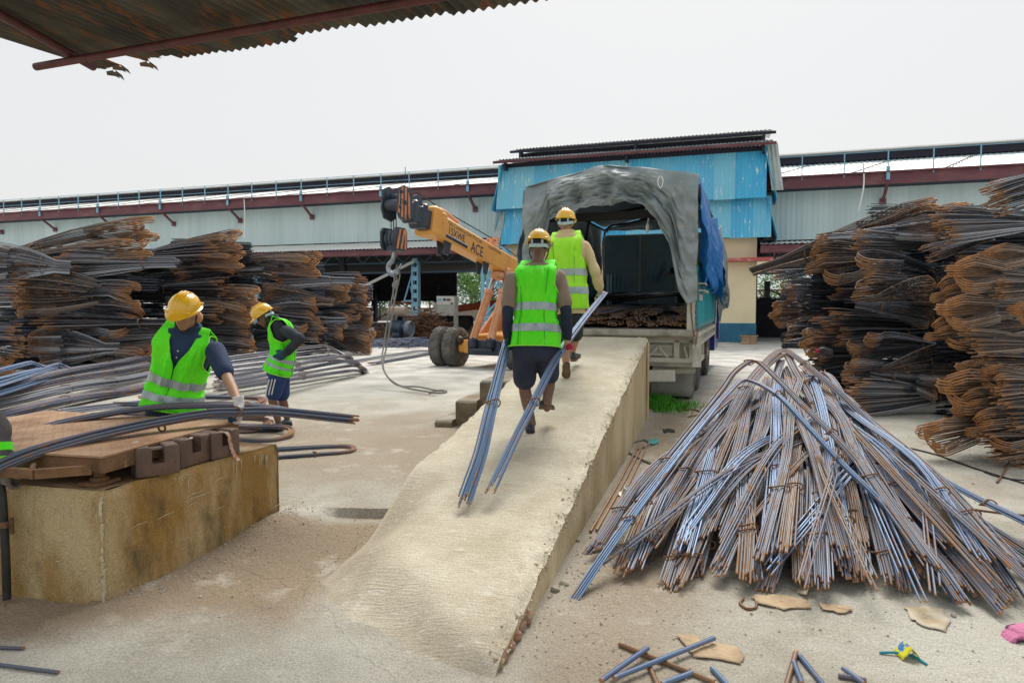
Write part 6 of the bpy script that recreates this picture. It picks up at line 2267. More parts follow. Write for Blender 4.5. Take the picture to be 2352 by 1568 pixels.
# head cheek plates with stripes
HS = 0.70
hp_ = [(s_ * 1.0 + 0.1, h_ * HS) for s_, h_ in ((-1.0, -0.28), (-1.0, 0.30), (-1.08, 0.50), (-1.32, 0.50), (-1.46, 0.36), (-1.46, -0.18), (-1.35, -0.42), (-1.12, -0.42))]
for sd in (-1, 1):
    mb = MB()
    mb.prism([bp(s, CS * sd * 0.16, h) for s, h in hp_], BA * CS * 0.035 * sd)
    for s, h in ((-1.0, 0.25), (-1.28, 0.2), (-1.02, -.2), (-1.28, -.1), (-1.12, 0.03)):
        mb.disc(bp(s, CS * sd * 0.19, h), BA * CS * sd, [(0, 0.04), (0.025, 0.035), (0.03, 0.02)], 12)
    hd = mb.build('head_plate', m_cblk, crane, world=True)
    if sd == 1:
        mb = MB()
        for k in range(4):
            s0 = -0.92 - 0.115 * k
            pa = [(s0, -0.27), (s0 - 0.06, -0.27), (s0 - 0.16, 0.32), (s0 - 0.10, 0.32)]
            pa = [(max(-1.35, min(-0.91, s)), h) for s, h in pa]
            mb.prism([bp(s, CS * 0.196, h * (0.8 if k in (0, 3) else 1)) for s, h in pa], BA * CS * 0.004)
        mb.build('stripe', m_hz, hd, world=True)
mb = MB()
for (s, h) in ((-1.22, -0.04), (-1.05, 0.14)):
    mb.disc(bp(s, -0.14, h), BA, [(0, 0.05), (0, 0.11), (0.28, 0.11), (0.28, 0.05)], 24)
mb.build('head_sheave', m_cblk, crane, world=True)
letters('lettering', '0.7T', 0.14, m_cblk, crane, bp(-1.28, CS * 0.202, -0.02), -BD, BUp)
# fittings under and on the boom
for s, mm_ in ((0.62, m_cblk), (2.35, m_cblk)):
    mb = MB()
    for a in (-.09, .09):
        mb.prism([bp(s - .14, a, -BHt / 2), bp(s + .14, a, -BHt / 2), bp(s + 0.07, a, -BHt / 2 - 0.28), bp(s - .07, a, -BHt / 2 - .28)], BA * 0.03)
    mb.build('boom_lug', mm_, crane, world=True)
mb = MB()
mb.box(bp(3.2, 0, -BHt / 2 - 0.1), (0.3, 0.34, 0.2), R3, bev=0.05)
mb.build('boom_lug', m_orp, crane, world=True)
mb = MB()
mb.box(bp(2.75, 0.0, BHt / 2 + 0.24), (0.30, 0.06, 0.05), R3)
for a in (-.14, .14):
    mb.box(bp(2.75, a, BHt / 2 + 0.12), (0.03, 0.08, 0.28), R3)
mb.disc(bp(2.75, -0.03, BHt / 2 + 0.15), BA, [(0, 0.03), (0, 0.10), (0.06, 0.10), (0.06, 0.03)], 16)
mb.build('rope_guide', m_orp, crane, world=True)
mb = MB()
mb.tube([bp(-1.05, 0.0, 0.30), bp(-0.55, 0.0, BHt / 2 + 0.24), bp(0.4, 0.0, BHt / 2 + 0.2), bp(2.75, 0, BHt / 2 + 0.24), bp(5.5, 0, BHt / 2 + 0.08), bp(7, 0, BHt / 2 + .08)], 0.013, 6)
mb.build('hoist_rope', m_blk, crane, world=True)
mb = MB()
for k in range(7):
    mb.ball(bp(0.45 + 0.09 * k, 0.05, BHt / 2 + 0.16 - 0.01 * k), 0.045, u=7, w=5)
mb.box(bp(0.35, 0.06, BHt / 2 + .12), (0.1, 0.25, 0.12), R3, bev=0.03)
mb.build('rope_clamp', m_orp, crane, world=True)
# writing on the side facing the yard
sf = CS * (BWd / 2 + 0.004)
rd = -BD if True else BD
mnav = mat('lettering_navy', (0.012, 0.022, 0.07), 0.5)
mfade = mat('lettering_faded', (0.26, 0.17, 0.10), 0.7)


def wr(body, size, s, h, m, sx=1.0, slant=0.0):
    return letters('lettering', body, size, m, crane, bp(s, sf, h), rd, BUp, sx=sx, slant=slant)


wr('GS.Construction Pvt.Ltd', 0.135, 0.44, 0.10, mfade, 1.1)
wr('Mob.9977451501', 0.10, 2.25, 0.10, mfade, 0.9)
wr('15XWE', 0.23, 0.46, -0.095, mnav, 0.95)
wr('ACE', 0.34, 1.45, -0.20, mnav, 0.9)
wr('16T   15T', 0.07, 3.2, -0.19, mfade)
mb = MB()
mb.prism([bp(0.40, sf, -0.19), bp(1.30, sf, -0.19), bp(1.30, sf, -0.13), bp(0.40, sf, -0.13)], BA * CS * 0.003)
mb.build('stripe_panel', mnav, crane, world=True)
mb = MB()
mb.prism([bp(0.40, sf, -0.122), bp(1.30, sf, -0.122), bp(1.30, sf, -0.108), bp(0.40, sf, -0.108)], BA * CS * 0.003)
mb.build('stripe_panel', m_roofw, crane, world=True)
# lifting cylinders
S_T = 2.0
while True:
    q_ = bp(S_T, 0.0, -BHt / 2)
    if 1176 + F * q_.x / q_.y > 1150 or S_T > 6:
        break
    S_T += 0.05
for (pxb, pyb, pxt, pyt, a) in ((1088, 800, 1134, 632, -0.12), (1130, 806, 1170, 650, 0.36)):
    base = CX + CA * a + CD * 0.24 + V((0, 0, .70))
    s_t = S_T
    top = bp(s_t, (0.17 if a > 0 else -0.17) * 1.0, -BHt / 2 + 0.0)
    mid = base.lerp(top, 0.70)
    mb = MB()
    mb.tube([base, mid], 0.095, 16)
    mb.disc(mid - (mid - base).normalized() * 0.08, (mid - base), [(0, 0.12), (0.1, 0.12)], 16)
    mb.tube([base + (mid - base) * .02 + CD * .12, mid + CD * 0.12], 0.018, 6)
    cyl = mb.build('lift_cylinder', m_orp, crane, world=True)
    mb = MB()
    mb.tube([mid, top], 0.062, 14)
    mb.build('piston_rod', m_chrome, cyl, world=True)
    mb = MB()
    mb.box(top + BUp * 0.02, (0.16, 0.22, 0.2), R3, bev=0.04)
    mb.build('cylinder_clevis', m_orp, crane, world=True)
# hook block hanging from the head
hk = bp(-1.18, 0.0, -0.28)
hb = V((hk.x, hk.y, P(920, 549, hk.y).z))
hook = thing('hook_block', 'black hook block with orange hazard stripes hanging from the crane head', 'hook block', hb, 0)
mb = MB()
hd = V((BA.x, BA.y, 0)).normalized()
hs = V((-hd.y, hd.x, 0))
for sd in (-1, 1):
    pl8 = [(-0.13, 0.21), (0.13, 0.21), (0.19, 0.14), (0.19, -0.14), (0.12, -0.23), (-0.12, -0.23), (-0.19, -0.14), (-0.19, 0.14)]
    mb.prism([hb + hd * sd * 0.13 + hs * x + V((0, 0, z)) for x, z in pl8], hd * 0.05 * sd)
mb.beam(hb - hd * 0.12 + V((0, 0, -.17)), hb + hd * 0.12 + V((0, 0, -.17)), 0.2, 0.12)
mb.build('block_cheek', m_cblk, hook, world=True)
mb = MB()
for k in range(3):
    mb.disc(hb + hd * (-0.11 + 0.08 * k), hd, [(0, 0.03), (0, 0.17), (0.06, 0.17), (0.06, 0.03)], 20)
mb.build('block_sheave', m_cblk, hook, world=True)
mb = MB()
sdc = CS
for k in range(3):
    y0 = -0.17 + 0.13 * k
    mb.prism([hb + hd * sdc * 0.183 + hs * x + V((0, 0, z)) for x, z in ((y0, -0.2), (y0 + 0.06, -0.2), (min(.17, y0 + 0.17), 0.18), (min(.12, y0 + 0.11), 0.18))], hd * 0.003 * sdc)
mb.build('hazard_stripe', m_hz, hook, world=True)
mb = MB()
for k in (-1, 0, 1):
    mb.tube([hk + hs * 0.0 + hd * 0.06 * k + V((0, 0, 0.2)), hb + hd * 0.06 * k + V((0, 0, 0.1))], 0.010, 6)
mb.build('hoist_wire', m_blk, hook, world=True)
mb = MB()
hx = hd
c = hb + V((0, 0, -0.52))
pts = [hb + V((0, 0, -.2)), hb + V((0, 0, -.30)), c + V((0, 0, 0.12)) - hx * 0.03, c - hx * 0.12 + V((0, 0, 0.03)), c - hx * 0.13 + V((0, 0, -.07)), c - hx * 0.05 + V((0, 0, -0.15)), c + hx * 0.06 + V((0, 0, -.13)), c + hx * 0.12 + V((0, 0, -0.04)), c + hx * 0.17 + V((0, 0, 0.04))]
sp = spline(pts, 4)
mb.tube(sp, [lerp(0.035, 0.05, min(1, i / 14)) if i < 22 else lerp(0.05, 0.012, (i - 22) / (len(sp) - 23)) for i in range(len(sp))], 12)
mb.build('hook', mat('polished_hook_steel', (0.36, 0.40, 0.44), 0.35, 0.8, col2=(0.2, 0.22, 0.25), scale=8), hook, world=True)
# rope sling hanging in the hook and trailing on the ground
sl_ = thing('rope_sling', 'grey rope sling hung in the hook, trailing in a curve onto the yard', 'rope', G(990, 905, 0.16), 0)
m_rope = mat('grey_rope', (0.30, 0.29, 0.27), 0.9, col2=(0.16, 0.15, 0.14), scale=60, lo=0.4, hi=0.6)
hyy = hb.y
hp0 = c + V((0, 0, -0.1))
for k, pix in enumerate(([(912, 612), (905, 660), (893, 720), (882, 790), (877, 830, 12.6), (888, 862, 12.2), (915, 885, 11.9), (960, 888, 11.75), (1000, 896, 11.3)], [(915, 612), (912, 650), (906, 690), (898, 740), (887, 800), (880, 840, 12.5), (893, 868, 12.1), (925, 888, 11.8), (975, 898, 11.4), (1004, 902, 11.2)])):
    pts = [hp0 + hs * (0.02 * k)]
    for q in pix[1:]:
        p = P(q[0], q[1], q[2] if len(q) > 2 else hyy - 0.0)
        pts.append(V((p.x, p.y, max(p.z, 0.165))))
    mb = MB()
    mb.tube(spline(pts, 5), 0.016, 6)
    mb.build('rope_leg', m_rope, sl_, world=True)
mb = MB()
for k, q in enumerate(((911, 650), (906, 655))):
    p = P(q[0], q[1], hyy)
    mb = MB()
    mb.ball(p, (0.05, 0.04, 0.07), u=8, w=6)
    mb.build('rope_knot', m_rope, sl_, world=True)
e = G(985, 901, 0.17)
mb = MB()
mb.tube(spline([e, e + V((0.1, 0.25, 0)), e + V((0.28, 0.2, 0)), e + V((0.2, -.05, 0)), e], 5), 0.017, 6)
mb.build('rope_end', m_rope, sl_, world=True)
mb = MB()
pts = [hp0 + hs * 0.03] + [P(q[0], q[1], hyy) for q in ((918, 630), (912, 662), (906, 690), (903, 668), (908, 630), (912, 608))]
mb.tube(spline(pts, 5), 0.014, 6)
mb.build('rope_loop', m_rope, sl_, world=True)
# ---------------------------------------------------------------- people
def skin_mat(name, c):
    return mat(name, c, 0.55, col2=tuple(k * 0.8 for k in c), scale=6, lo=0.4, hi=0.7, bump=0.15, bscale=60)


m_helm = mat('hard_hat_yellow', (0.80, 0.46, 0.02), 0.22, spec=0.6, coat=0.5)
m_strap = mat('pale_strap', (0.50, 0.66, 0.68), 0.5, col2=(0.42, 0.55, 0.6), scale=30)
m_chin = mat('dark_strap', (0.02, 0.022, 0.025), 0.6)
m_hair = mat('black_hair', (0.012, 0.010, 0.010), 0.6)
m_vestg = mat('green_vest', (0.09, 0.92, 0.006), 0.7, col2=(0.15, 0.95, 0.01), scale=3, bump=0.6, bscale=9, col3=(0.10, 0.62, 0.04), scale3=6, lo3=0.6, hi3=0.78)
m_vesty = mat('lime_vest', (0.36, 0.90, 0.02), 0.7, col2=(0.43, 0.92, 0.05), scale=3, bump=0.6, bscale=9, col3=(0.30, 0.66, 0.06), scale3=6, lo3=0.6, hi3=0.78)
m_trim = mat('vest_binding', (0.30, 0.88, 0.05), 0.6)
m_seam = mat('vest_seam', (0.04, 0.42, 0.02), 0.8)
m_band = mat('reflective_band', (0.40, 0.48, 0.50), 0.35, 0.3, col2=(0.30, 0.38, 0.41), scale=8)
m_eye = mat('eye_dark', (0.02, 0.015, 0.012), 0.3)
m_shoe = mat('blue_black_leather', (0.022, 0.034, 0.055), 0.42, col2=(0.06, 0.08, 0.1), scale=14, lo=0.5, hi=0.75)
m_sole = mat('shoe_sole', (0.20, 0.12, 0.055), 0.8, col2=(0.09, 0.06, 0.04), scale=12, bump=0.5, bscale=60)
m_soled = mat('dark_sole', (0.03, 0.03, 0.03), 0.8)


def limb(mb, pts, rad, n=12, k=4):
    sp = spline(pts, k)
    rs_ = []
    for i in range(len(sp)):
        f = i / k
        a = min(int(f), len(rad) - 2)
        rs_.append(lerp(rad[a], rad[a + 1], f - a))
    mb.tube(sp, rs_, n)
    mb.ball(sp[0], rad[0] * 0.98)
    mb.ball(sp[-1], rad[-1] * 0.98)


def tring(c, rt, fw, rx, ry, n=28, p=2.4):
    out = []
    for i in range(n):
        t = 2 * pi * i / n
        cx, cy = cos(t), sin(t)
        out.append(c + rt * rx * math.copysign(abs(cx) ** (2 / p), cx) + fw * ry * math.copysign(abs(cy) ** (2 / p), cy))
    return out


class Torso:
    """a spine from pelvis to neck with a body outline at each height 0..1"""
    # height along the spine, half width, half depth
    PR = [(-0.16, .165, .115), (0.0, .172, .122), (0.14, .165, .118), (0.32, .150, .108), (0.5, .158, .114), (0.68, .175, .122), (0.82, .186, .116), (0.92, .168, .092), (1.0, .112, .066), (1.06, .072, .055)]
    PV = PR[:7] + [(0.92, .182, .092), (1.0, .158, .066), (1.06, .080, .055)]

    def __init__(s, pel, wai, che, nek, rt0, rt1, sc=1.0):
        s.c = [V(pel) * 2 - V(wai), V(pel), V(wai), V(che), V(nek), V(nek) * 2 - V(che)]
        s.hs = [0.0, 0.34, 0.72, 1.0]
        s.r0, s.r1, s.sc = V(rt0).normalized(), V(rt1).normalized(), sc

    def ctr(s, h):
        p = s.c[1:5]
        if h <= 0:
            return p[0] + (p[0] - p[1]).normalized() * (-h * 0.55)
        if h >= 1:
            return p[3] + (p[3] - p[2]).normalized() * ((h - 1) * 0.55)
        for i in range(3):
            if h <= s.hs[i + 1]:
                t = (h - s.hs[i]) / (s.hs[i + 1] - s.hs[i])
                a, b, c, d = s.c[i:i + 4]
                return 0.5 * ((2 * b) + (c - a) * t + (2 * a - 5 * b + 4 * c - d) * t * t + (3 * b - a - 3 * c + d) * t ** 3)
        return p[3]

    def frame(s, h):
        up = (s.ctr(h + 0.03) - s.ctr(h - 0.03)).normalized()
        rt = s.r0.lerp(s.r1, min(1, max(0, h)))
        rt = (rt - up * rt.dot(up)).normalized()
        return s.ctr(h), rt, up.cross(rt).normalized()       # centre, right, forward

    def dims(s, h, P_=None):
        P_ = P_ or s.PR
        for a, b in zip(P_, P_[1:]):
            if h <= b[0]:
                t = max(0, (h - a[0]) / (b[0] - a[0]))
                return lerp(a[1], b[1], t) * s.sc, lerp(a[2], b[2], t) * s.sc
        return P_[-1][1] * s.sc, P_[-1][2] * s.sc

    def ring(s, h, ex=0.0, n=28, kx=1.0):
        c, r, f = s.frame(h)
        a, b = s.dims(h)
        return tring(c, r, f, a * kx + ex, b + ex, n)

    def surf(s, x, h, side, ex):
        """point at width fraction x (-1..1) on the front (+1) or back (-1)"""
        c, r, f = s.frame(h)
        a, b = s.dims(h, s.PV)
        a, b = a + ex, b + ex
        return c + r * x * a + f * side * b * max(0.0, 1 - abs(x) ** 2.4) ** (1 / 2.4)


def hand_mesh(mb, wrist, d, palm, thumb, curl=1.0, k=1.0, fat=1.0):
    """palm and five separate fingers: d = from wrist to knuckles, palm = way the palm faces, thumb = side the thumb is on"""
    d = V(d).normalized()
    palm = (V(palm) - d * V(palm).dot(d)).normalized()
    th = V(thumb)
    th = (th - d * th.dot(d) - palm * th.dot(palm)).normalized()
    w = V(wrist)
    rings = []
    for (a, hx, hy) in ((-0.02, .026, .022), (0.0, .028, .022), (0.03, .036, .020), (0.06, .041, .018), (0.085, .040, .015), (0.095, .034, .011)):
        rings.append(tring(w + d * a * k, th, palm, hx * k * fat, hy * k * fat, 14, 2.2))
    mb.loft(rings)
    for i, (off, ln) in enumerate(((0.030, .074), (0.010, .082), (-0.010, .076), (-0.030, .060))):
        p = w + d * 0.085 * k + th * off * k
        ang = 0.25 + 0.15 * i * curl
        pts, rr = [p - d * 0.015 * k, p], [.0105 * fat * k, .0105 * fat * k]
        for j, fr_ in enumerate((0.45, 0.32, 0.23)):
            v = d * cos(ang) + palm * sin(ang)
            p = p + v * ln * fr_ * k
            pts.append(p)
            rr.append((.010, .009, .0075)[j] * fat * k)
            ang += (0.75, 0.7, 0)[j] * curl
        mb.tube(pts, rr, 8)
        mb.ball(pts[-1], rr[-1])
        for q, r_ in zip(pts[1:-1], rr[1:]):
            mb.ball(q, r_, u=8, w=6)
    p = w + d * 0.02 * k + th * 0.028 * k
    pts = [p - th * .01 * k, p + (th * 0.75 + d * 0.6 + palm * .25).normalized() * 0.032 * k]
    pts.append(pts[-1] + (th * 0.35 + d * 0.8 + palm * 0.55 * curl).normalized() * 0.032 * k)
    pts.append(pts[-1] + (d * 0.8 + palm * 0.8 * curl - th * 0.1).normalized() * 0.024 * k)
    rr = [.014 * fat * k, .0125 * fat * k, .011 * fat * k, .009 * fat * k]
    mb.tube(pts, rr, 8)
    for q, r_ in zip(pts, rr):
        mb.ball(q, r_, u=8, w=6)


def head_mesh(mb, hc, R3, neck, k=1.0):
    """hc = centre of the skull, R3 columns = right, forward, up"""
    def q(x, y, z):
        return hc + R3 @ V((x * k, y * k, z * k))
    mb.ball(q(0, -0.012, 0.03), (0.074 * k, 0.094 * k, 0.088 * k), R3, 16, 12)
    mb.ball(q(0, 0.022, -0.035), (0.060 * k, 0.066 * k, 0.078 * k), R3, 14, 10)
    mb.ball(q(0, 0.048, -0.088), (0.034 * k, 0.032 * k, 0.028 * k), R3, 12, 8)
    mb.ball(q(0, 0.078, 0.030), (0.050 * k, 0.014 * k, 0.012 * k), R3, 12, 6)
    for s in (-1, 1):
        mb.ball(q(s * 0.034, 0.066, -0.018), (0.022 * k, 0.018 * k, 0.016 * k), R3, 10, 6)
        mb.ball(q(s * 0.076, -0.008, -0.012), (0.010 * k, 0.020 * k, 0.032 * k), R3, 10, 8)
        mb.ball(q(s * 0.012, 0.092, -0.030), (0.010 * k, 0.010 * k, 0.009 * k), R3, 8, 6)
    mb.tube([q(0, 0.086, 0.012), q(0, 0.094, -0.010), q(0, 0.106, -0.030), q(0, 0.090, -0.040)], [.009 * k, .011 * k, .013 * k, .010 * k], 8)
    for z, y, rr in ((-0.058, 0.080, .0085), (-0.069, 0.079, .0095)):
        mb.tube([q(-0.024, y - .012, z), q(0, y + .004, z), q(0.024, y - .012, z)], [.004 * k, rr * k, .004 * k], 8)
    limb(mb, [neck, neck.lerp(q(0, -0.02, -0.05), 0.5), q(0, -0.015, -0.04)], [0.060 * k, 0.054 * k, 0.056 * k])


def helmet(parent, hc, R3, k=1.0, rear=True):
    def q(x, y, z):
        return hc + R3 @ V((x * k, y * k, z * k))
    mb = MB()
    rings = []
    n = 32
    for ph in (0.0, 0.18, 0.4, 0.62, 0.85, 1.08, 1.3, 1.45, 1.555):
        rings.append([q(0.108 * cos(ph) ** 0.8 * cos(t), -0.004 + 0.134 * cos(ph) ** 0.8 * sin(t), 0.052 + 0.112 * sin(ph)) for t in [2 * pi * i / n for i in range(n)]])
    mb.loft(rings)
    for s, wz in ((0, 0.012), (-0.026, .007), (0.026, .007)):
        mb.tube([q(s, 0.118, 0.086), q(s, 0.088, 0.132), q(s, 0.04, 0.164), q(s, -0.04, 0.165), q(s, -0.092, 0.132), q(s, -0.122, 0.086)], wz * k, 8)
    for s in (-1, 1):
        mb.box(q(s * 0.075, 0.098, 0.058), (0.035 * k, 0.02 * k, 0.014 * k), R3, bev=0.004)
        mb.box(q(s * 0.075, -0.105, 0.058), (0.035 * k, 0.02 * k, 0.014 * k), R3, bev=0.004)
    h = mb.build('hard_hat', m_helm, parent, world=True)
    mb = MB()
    inner, outer, low = [], [], []
    for i in range(n):
        t = 2 * pi * i / n
        pk_ = max(0.0, sin(t)) ** 2
        inner.append(q(0.105 * cos(t), -0.004 + 0.13 * sin(t), 0.056))
        outer.append(q(0.121 * cos(t), -0.004 + (0.146 + 0.045 * pk_) * sin(t), 0.046 - 0.020 * pk_))
        low.append(q(0.119 * cos(t), -0.004 + (0.144 + 0.044 * pk_) * sin(t), 0.040 - 0.020 * pk_))
    mb.loft([inner, outer, low, [p - R3 @ V((0, 0, 0.012 * k)) for p in inner]], caps=False)
    mb.build('brim', m_helm, h, world=True)
    if rear:
        mb = MB()
        ra, rb = [], []
        for i in range(17):
            t = pi + pi * i / 16
            x, y = 0.088 * cos(t), -0.004 + 0.116 * sin(t)
            dz = -0.026 * (sin(pi * i / 16)) ** 2
            ra.append(q(x, y, 0.026 + dz))
            rb.append(q(x * 0.985, y * .985, -0.008 + dz))
        mb.loft([ra, rb], closed=False)
        for s in (-1, 1):
            mb.box(q(s * 0.045, -0.104, 0.024), (0.014 * k, 0.012 * k, 0.03 * k), R3)
        o = modded(mb, 'headband', m_strap, h, vox=0, smooth=0, solid=0.006)
        mb = MB()
        for s in (-1, 1):
            mb.tube([q(s * 0.09, -0.02, 0.05), q(s * 0.084, 0.01, -0.05), q(s * 0.05, 0.04, -0.115), q(0, 0.05, -0.122)], 0.006 * k, 6)
        mb.build('chin_strap', m_chin, h, world=True)
    return h


def shoe(parent, heel, toe, up=V((0, 0, 1)), m=None, sole=None, name='shoe', k=1.0):
    heel, toe = V(heel), V(toe)
    d = (toe - heel).normalized()
    r, u = frame(d, up)
    L_ = (toe - heel).length
    mb = MB()
    rings = []
    for f, w, h in ((-0.02, .028, .055), (0.06, .036, .085), (0.2, .039, .098), (0.36, .038, .082), (0.52, .041, .066), (0.7, .047, .054), (0.86, .044, .046), (0.97, .030, .034), (1.0, .012, .02)):
        rings.append([heel + d * (f * L_) + r * w * k * cos(t) * (1 - 0.35 * max(0, sin(t))) + u * ((0.026 + (h - .026) * (0.5 + 0.5 * sin(t))) * k) for t in [2 * pi * i / 16 for i in range(16)]])
    mb.loft(rings)
    o = mb.build(name, m or m_shoe, parent, world=True)
    mb = MB()
    out = []
    for f, w in ((-0.03, .024), (0.05, .037), (0.25, .039), (0.45, .038), (0.7, .049), (0.9, .044), (1.01, .022)):
        out.append((f, w))
    top = [heel + d * f * L_ + r * w * k + u * 0.030 for f, w in out] + [heel + d * f * L_ - r * w * k + u * 0.030 for f, w in reversed(out)]
    mb.prism(top, -u * 0.030)
    mb.build('sole', sole or m_soled, o, world=True)
    return o


def vest(parent, T, m, open_front=False, hem=-0.10, ex=0.030, folds=0.007, seed=0, bands=(0.06, 0.26), bw=0.085, vneck=True, hem_front=None):
    """sleeveless vest: back panel and one or two front panels on the torso outline, with two reflective bands"""
    rs = random.Random(seed)
    NH, NX = 34, 22
    top = 0.995

    def exx(h):
        return ex * (1.25 if h < 0.3 else 1.0) * (1 if h < 0.85 else lerp(1, 0.75, (h - .85) / .15)) + (0.012 if h < 0.0 else 0)

    def arm(h):
        """outer edge as a share of the half width: full below the armpit, cut back for the armhole"""
        return 1.0 if h < 0.56 else lerp(1.0, 0.80, sst(0.56, 0.70, h))

    def vin(h):
        if not open_front:
            return 0.0 if h < 0.93 else lerp(0.0, 0.40, sst(0.90, 1.0, h))
        return lerp(0.012, 0.42, sst(0.55, 0.99, h))

    def bump(p, u, h):
        return folds * (nz(u * 3.2 + seed, h * 3) + 0.6 * nz(u * 6, h * 11 + seed, 4)) + folds * 0.6 * sin(u * 5 + 7 * nz(h * 2, seed))

    def panel(side, x0f, x1f, mb):
        def fn(u, v):
            h = lerp(hem, top, u)
            x = lerp(x0f(h), x1f(h), v)
            p = T.surf(x, h, side, exx(h))
            if h > 0.9:                       # shoulders close over the top
                q = T.surf(x, h, -side, exx(h))
                mid = (p + q) / 2
                _, _, f_ = T.frame(h)
                up_ = (T.ctr(h + .02) - T.ctr(h - .02)).normalized()
                kk = sst(0.9, 1.0, h)
                p = p.lerp(mid, kk) + up_ * (0.044 * kk)
            c = T.ctr(h)
            n = (p - c).normalized()
            return p + n * bump(p, x * (2 if side > 0 else 3), h) * (1 - sst(0.85, 1, h))
        mb.grid(fn, NH, NX)

    mb = MB()
    panel(-1, lambda h: -arm(h), lambda h: arm(h), mb)
    if open_front:
        panel(1, lambda h: vin(h), lambda h: arm(h), mb)
        panel(1, lambda h: -arm(h), lambda h: -vin(h), mb)
    else:
        panel(1, lambda h: -arm(h), lambda h: arm(h), mb)
    vo_ = modded(mb, 'vest', m, parent, vox=0, smooth=0, solid=0.008)
    for hb_ in bands:
        mb = MB()
        for side in (-1, 1):
            def fb(u, v, side=side):
                h = lerp(hb_, hb_ + bw, u)
                x = lerp(-1, 1, v)
                p = T.surf(x, h, side, exx(h) + 0.007)
                n = (p - T.ctr(h)).normalized()
                return p + n * (bump(p, x * (2 if side > 0 else 3), h) + 0.002)
            mb.grid(fb, 4, NX)
        mb.build('reflective_band', m_band, vo_, world=True, flip=True)
    # pale binding round the armholes and the hem
    for sx in (-1, 1):
        mb = MB()
        pts = []
        for side in (-1, 1):
            seg = []
            for i in range(16):
                h = lerp(0.56, 0.97, i / 15)
                p = T.surf(sx * arm(h), h, side, exx(h) + 0.003)
                if h > 0.9:
                    p = p.lerp((p + T.surf(sx * arm(h), h, -side, exx(h))) / 2, sst(0.9, 1.0, h))
                seg.append(p)
            pts += seg if side < 0 else seg[::-1]
        mb.tube(pts, 0.006, 5)
        mb.build('armhole_binding', m_trim, vo_, world=True)
    for x_ in (-0.52, 0.52):
        mb = MB()
        mb.tube([T.surf(x_, lerp(hem, 0.88, i / 20), -1, exx(lerp(hem, .88, i / 20)) + 0.006) for i in range(21)], 0.0035, 4)
        mb.build('seam', m_seam, vo_, world=True)
    mb = MB()
    mb.tube([T.surf(lerp(-1, 1, i / 24), hem, sd, exx(hem) + 0.004) for sd in (-1, 1) for i in (range(25) if sd < 0 else range(24, -1, -1))], 0.006, 5)
    mb.build('hem_binding', m_trim, vo_, world=True)
    return vo_


def head_frame(fw, up):
    f, u = V(fw).normalized(), V(up)
    r = f.cross(u).normalized()
    u = r.cross(f).normalized()
    return Matrix((r, f, u)).transposed()


def person(label, base, T, head, limbs, skin, shirt=None, legs=None, group='workers in hard hats', neck=None, vox=0.011, hk=1.0):
    """skeleton to figure. limbs = {'arms': [(shoulder, elbow, wrist)], 'legs': [(hip, knee, ankle)]}"""
    root = thing('person', label, 'person', base, 0, group)
    body = MB()
    body.loft([T.ring(h, -0.012) for h in (-0.16, -0.08, 0, .1, .2, .3, .4, .5, .6, .7, .78, .84, .9, .95, 1.0, 1.05)])
    hc, R3 = head
    head_mesh(body, hc, R3, T.ctr(1.0), hk)
    for (s, e, w) in limbs['arms']:
        limb(body, [s, V(s).lerp(V(e), .5), e, V(e).lerp(V(w), .45), w], [.055, .050, .040, .040, .027])
    for (h, k, a) in limbs['legs']:
        limb(body, [h, V(h).lerp(V(k), .5), k, V(k).lerp(V(a), .35), a], [.082, .072, .054, .055, .036])
        body.ball(V(a) + V((0, 0, -.03)), (.034, .034, .04))
    for hnd in limbs.get('hands', ()):
        hand_mesh(body, *hnd)
    modded(body, 'body', skin, root, vox=vox, smooth=5)
    mb = MB()
    for s in (-1, 1):
        mb.ball(hc + R3 @ (V((s * 0.032, 0.079, 0.004)) * hk), (0.012 * hk, 0.008 * hk, 0.006 * hk), R3, 10, 6)
        mb.tube([hc + R3 @ (V((s * 0.014, 0.088, 0.026)) * hk), hc + R3 @ (V((s * 0.034, 0.087, 0.031)) * hk), hc + R3 @ (V((s * 0.054, 0.074, 0.024)) * hk)], 0.005 * hk, 6)
    mb.build('eyes', m_eye, root, world=True)
    mb = MB()
    rings = []
    for ph in (-0.55, -0.3, 0.0, 0.3, 0.6, 0.9, 1.2, 1.5):
        rings.append([hc + R3 @ V((0.080 * hk * cos(ph) * cos(t), (-0.016 + 0.099 * cos(ph) * sin(t) - (0.03 if sin(t) > 0 else 0) * (ph < 0.3)) * hk, (0.03 + 0.094 * sin(ph)) * hk)) for t in [2 * pi * i / 20 for i in range(20)]])
    mb.loft(rings)
    mb.build('hair', m_hair, root, world=True)
    return root


def garment(parent, name, m, T, h0, h1, arms=(), legs=(), ex=0.008, vox=0.011, collar=False, asym=0.0, smooth=4, flare=0.0):
    """one continuous piece of clothing: torso tube from h0 to h1 with sleeves or legs grown on"""
    mb = MB()
    n = 14
    rings = []
    for i in range(n + 1):
        h = lerp(h0, h1, i / n)
        rings.append(T.ring(h, ex + flare * (1 - i / n) + 0.006 * sin(i * 1.9)))
    mb.loft(rings)
    for pts, rad in list(arms) + list(legs):
        limb(mb, pts, rad, 14, 5)
    if collar:
        mb.loft([T.ring(1.0, 0.012, kx=0.62), T.ring(1.05, 0.012, kx=1.05), T.ring(1.10, 0.016, kx=1.0)])
    return modded(mb, name, m, parent, vox=vox, smooth=smooth)


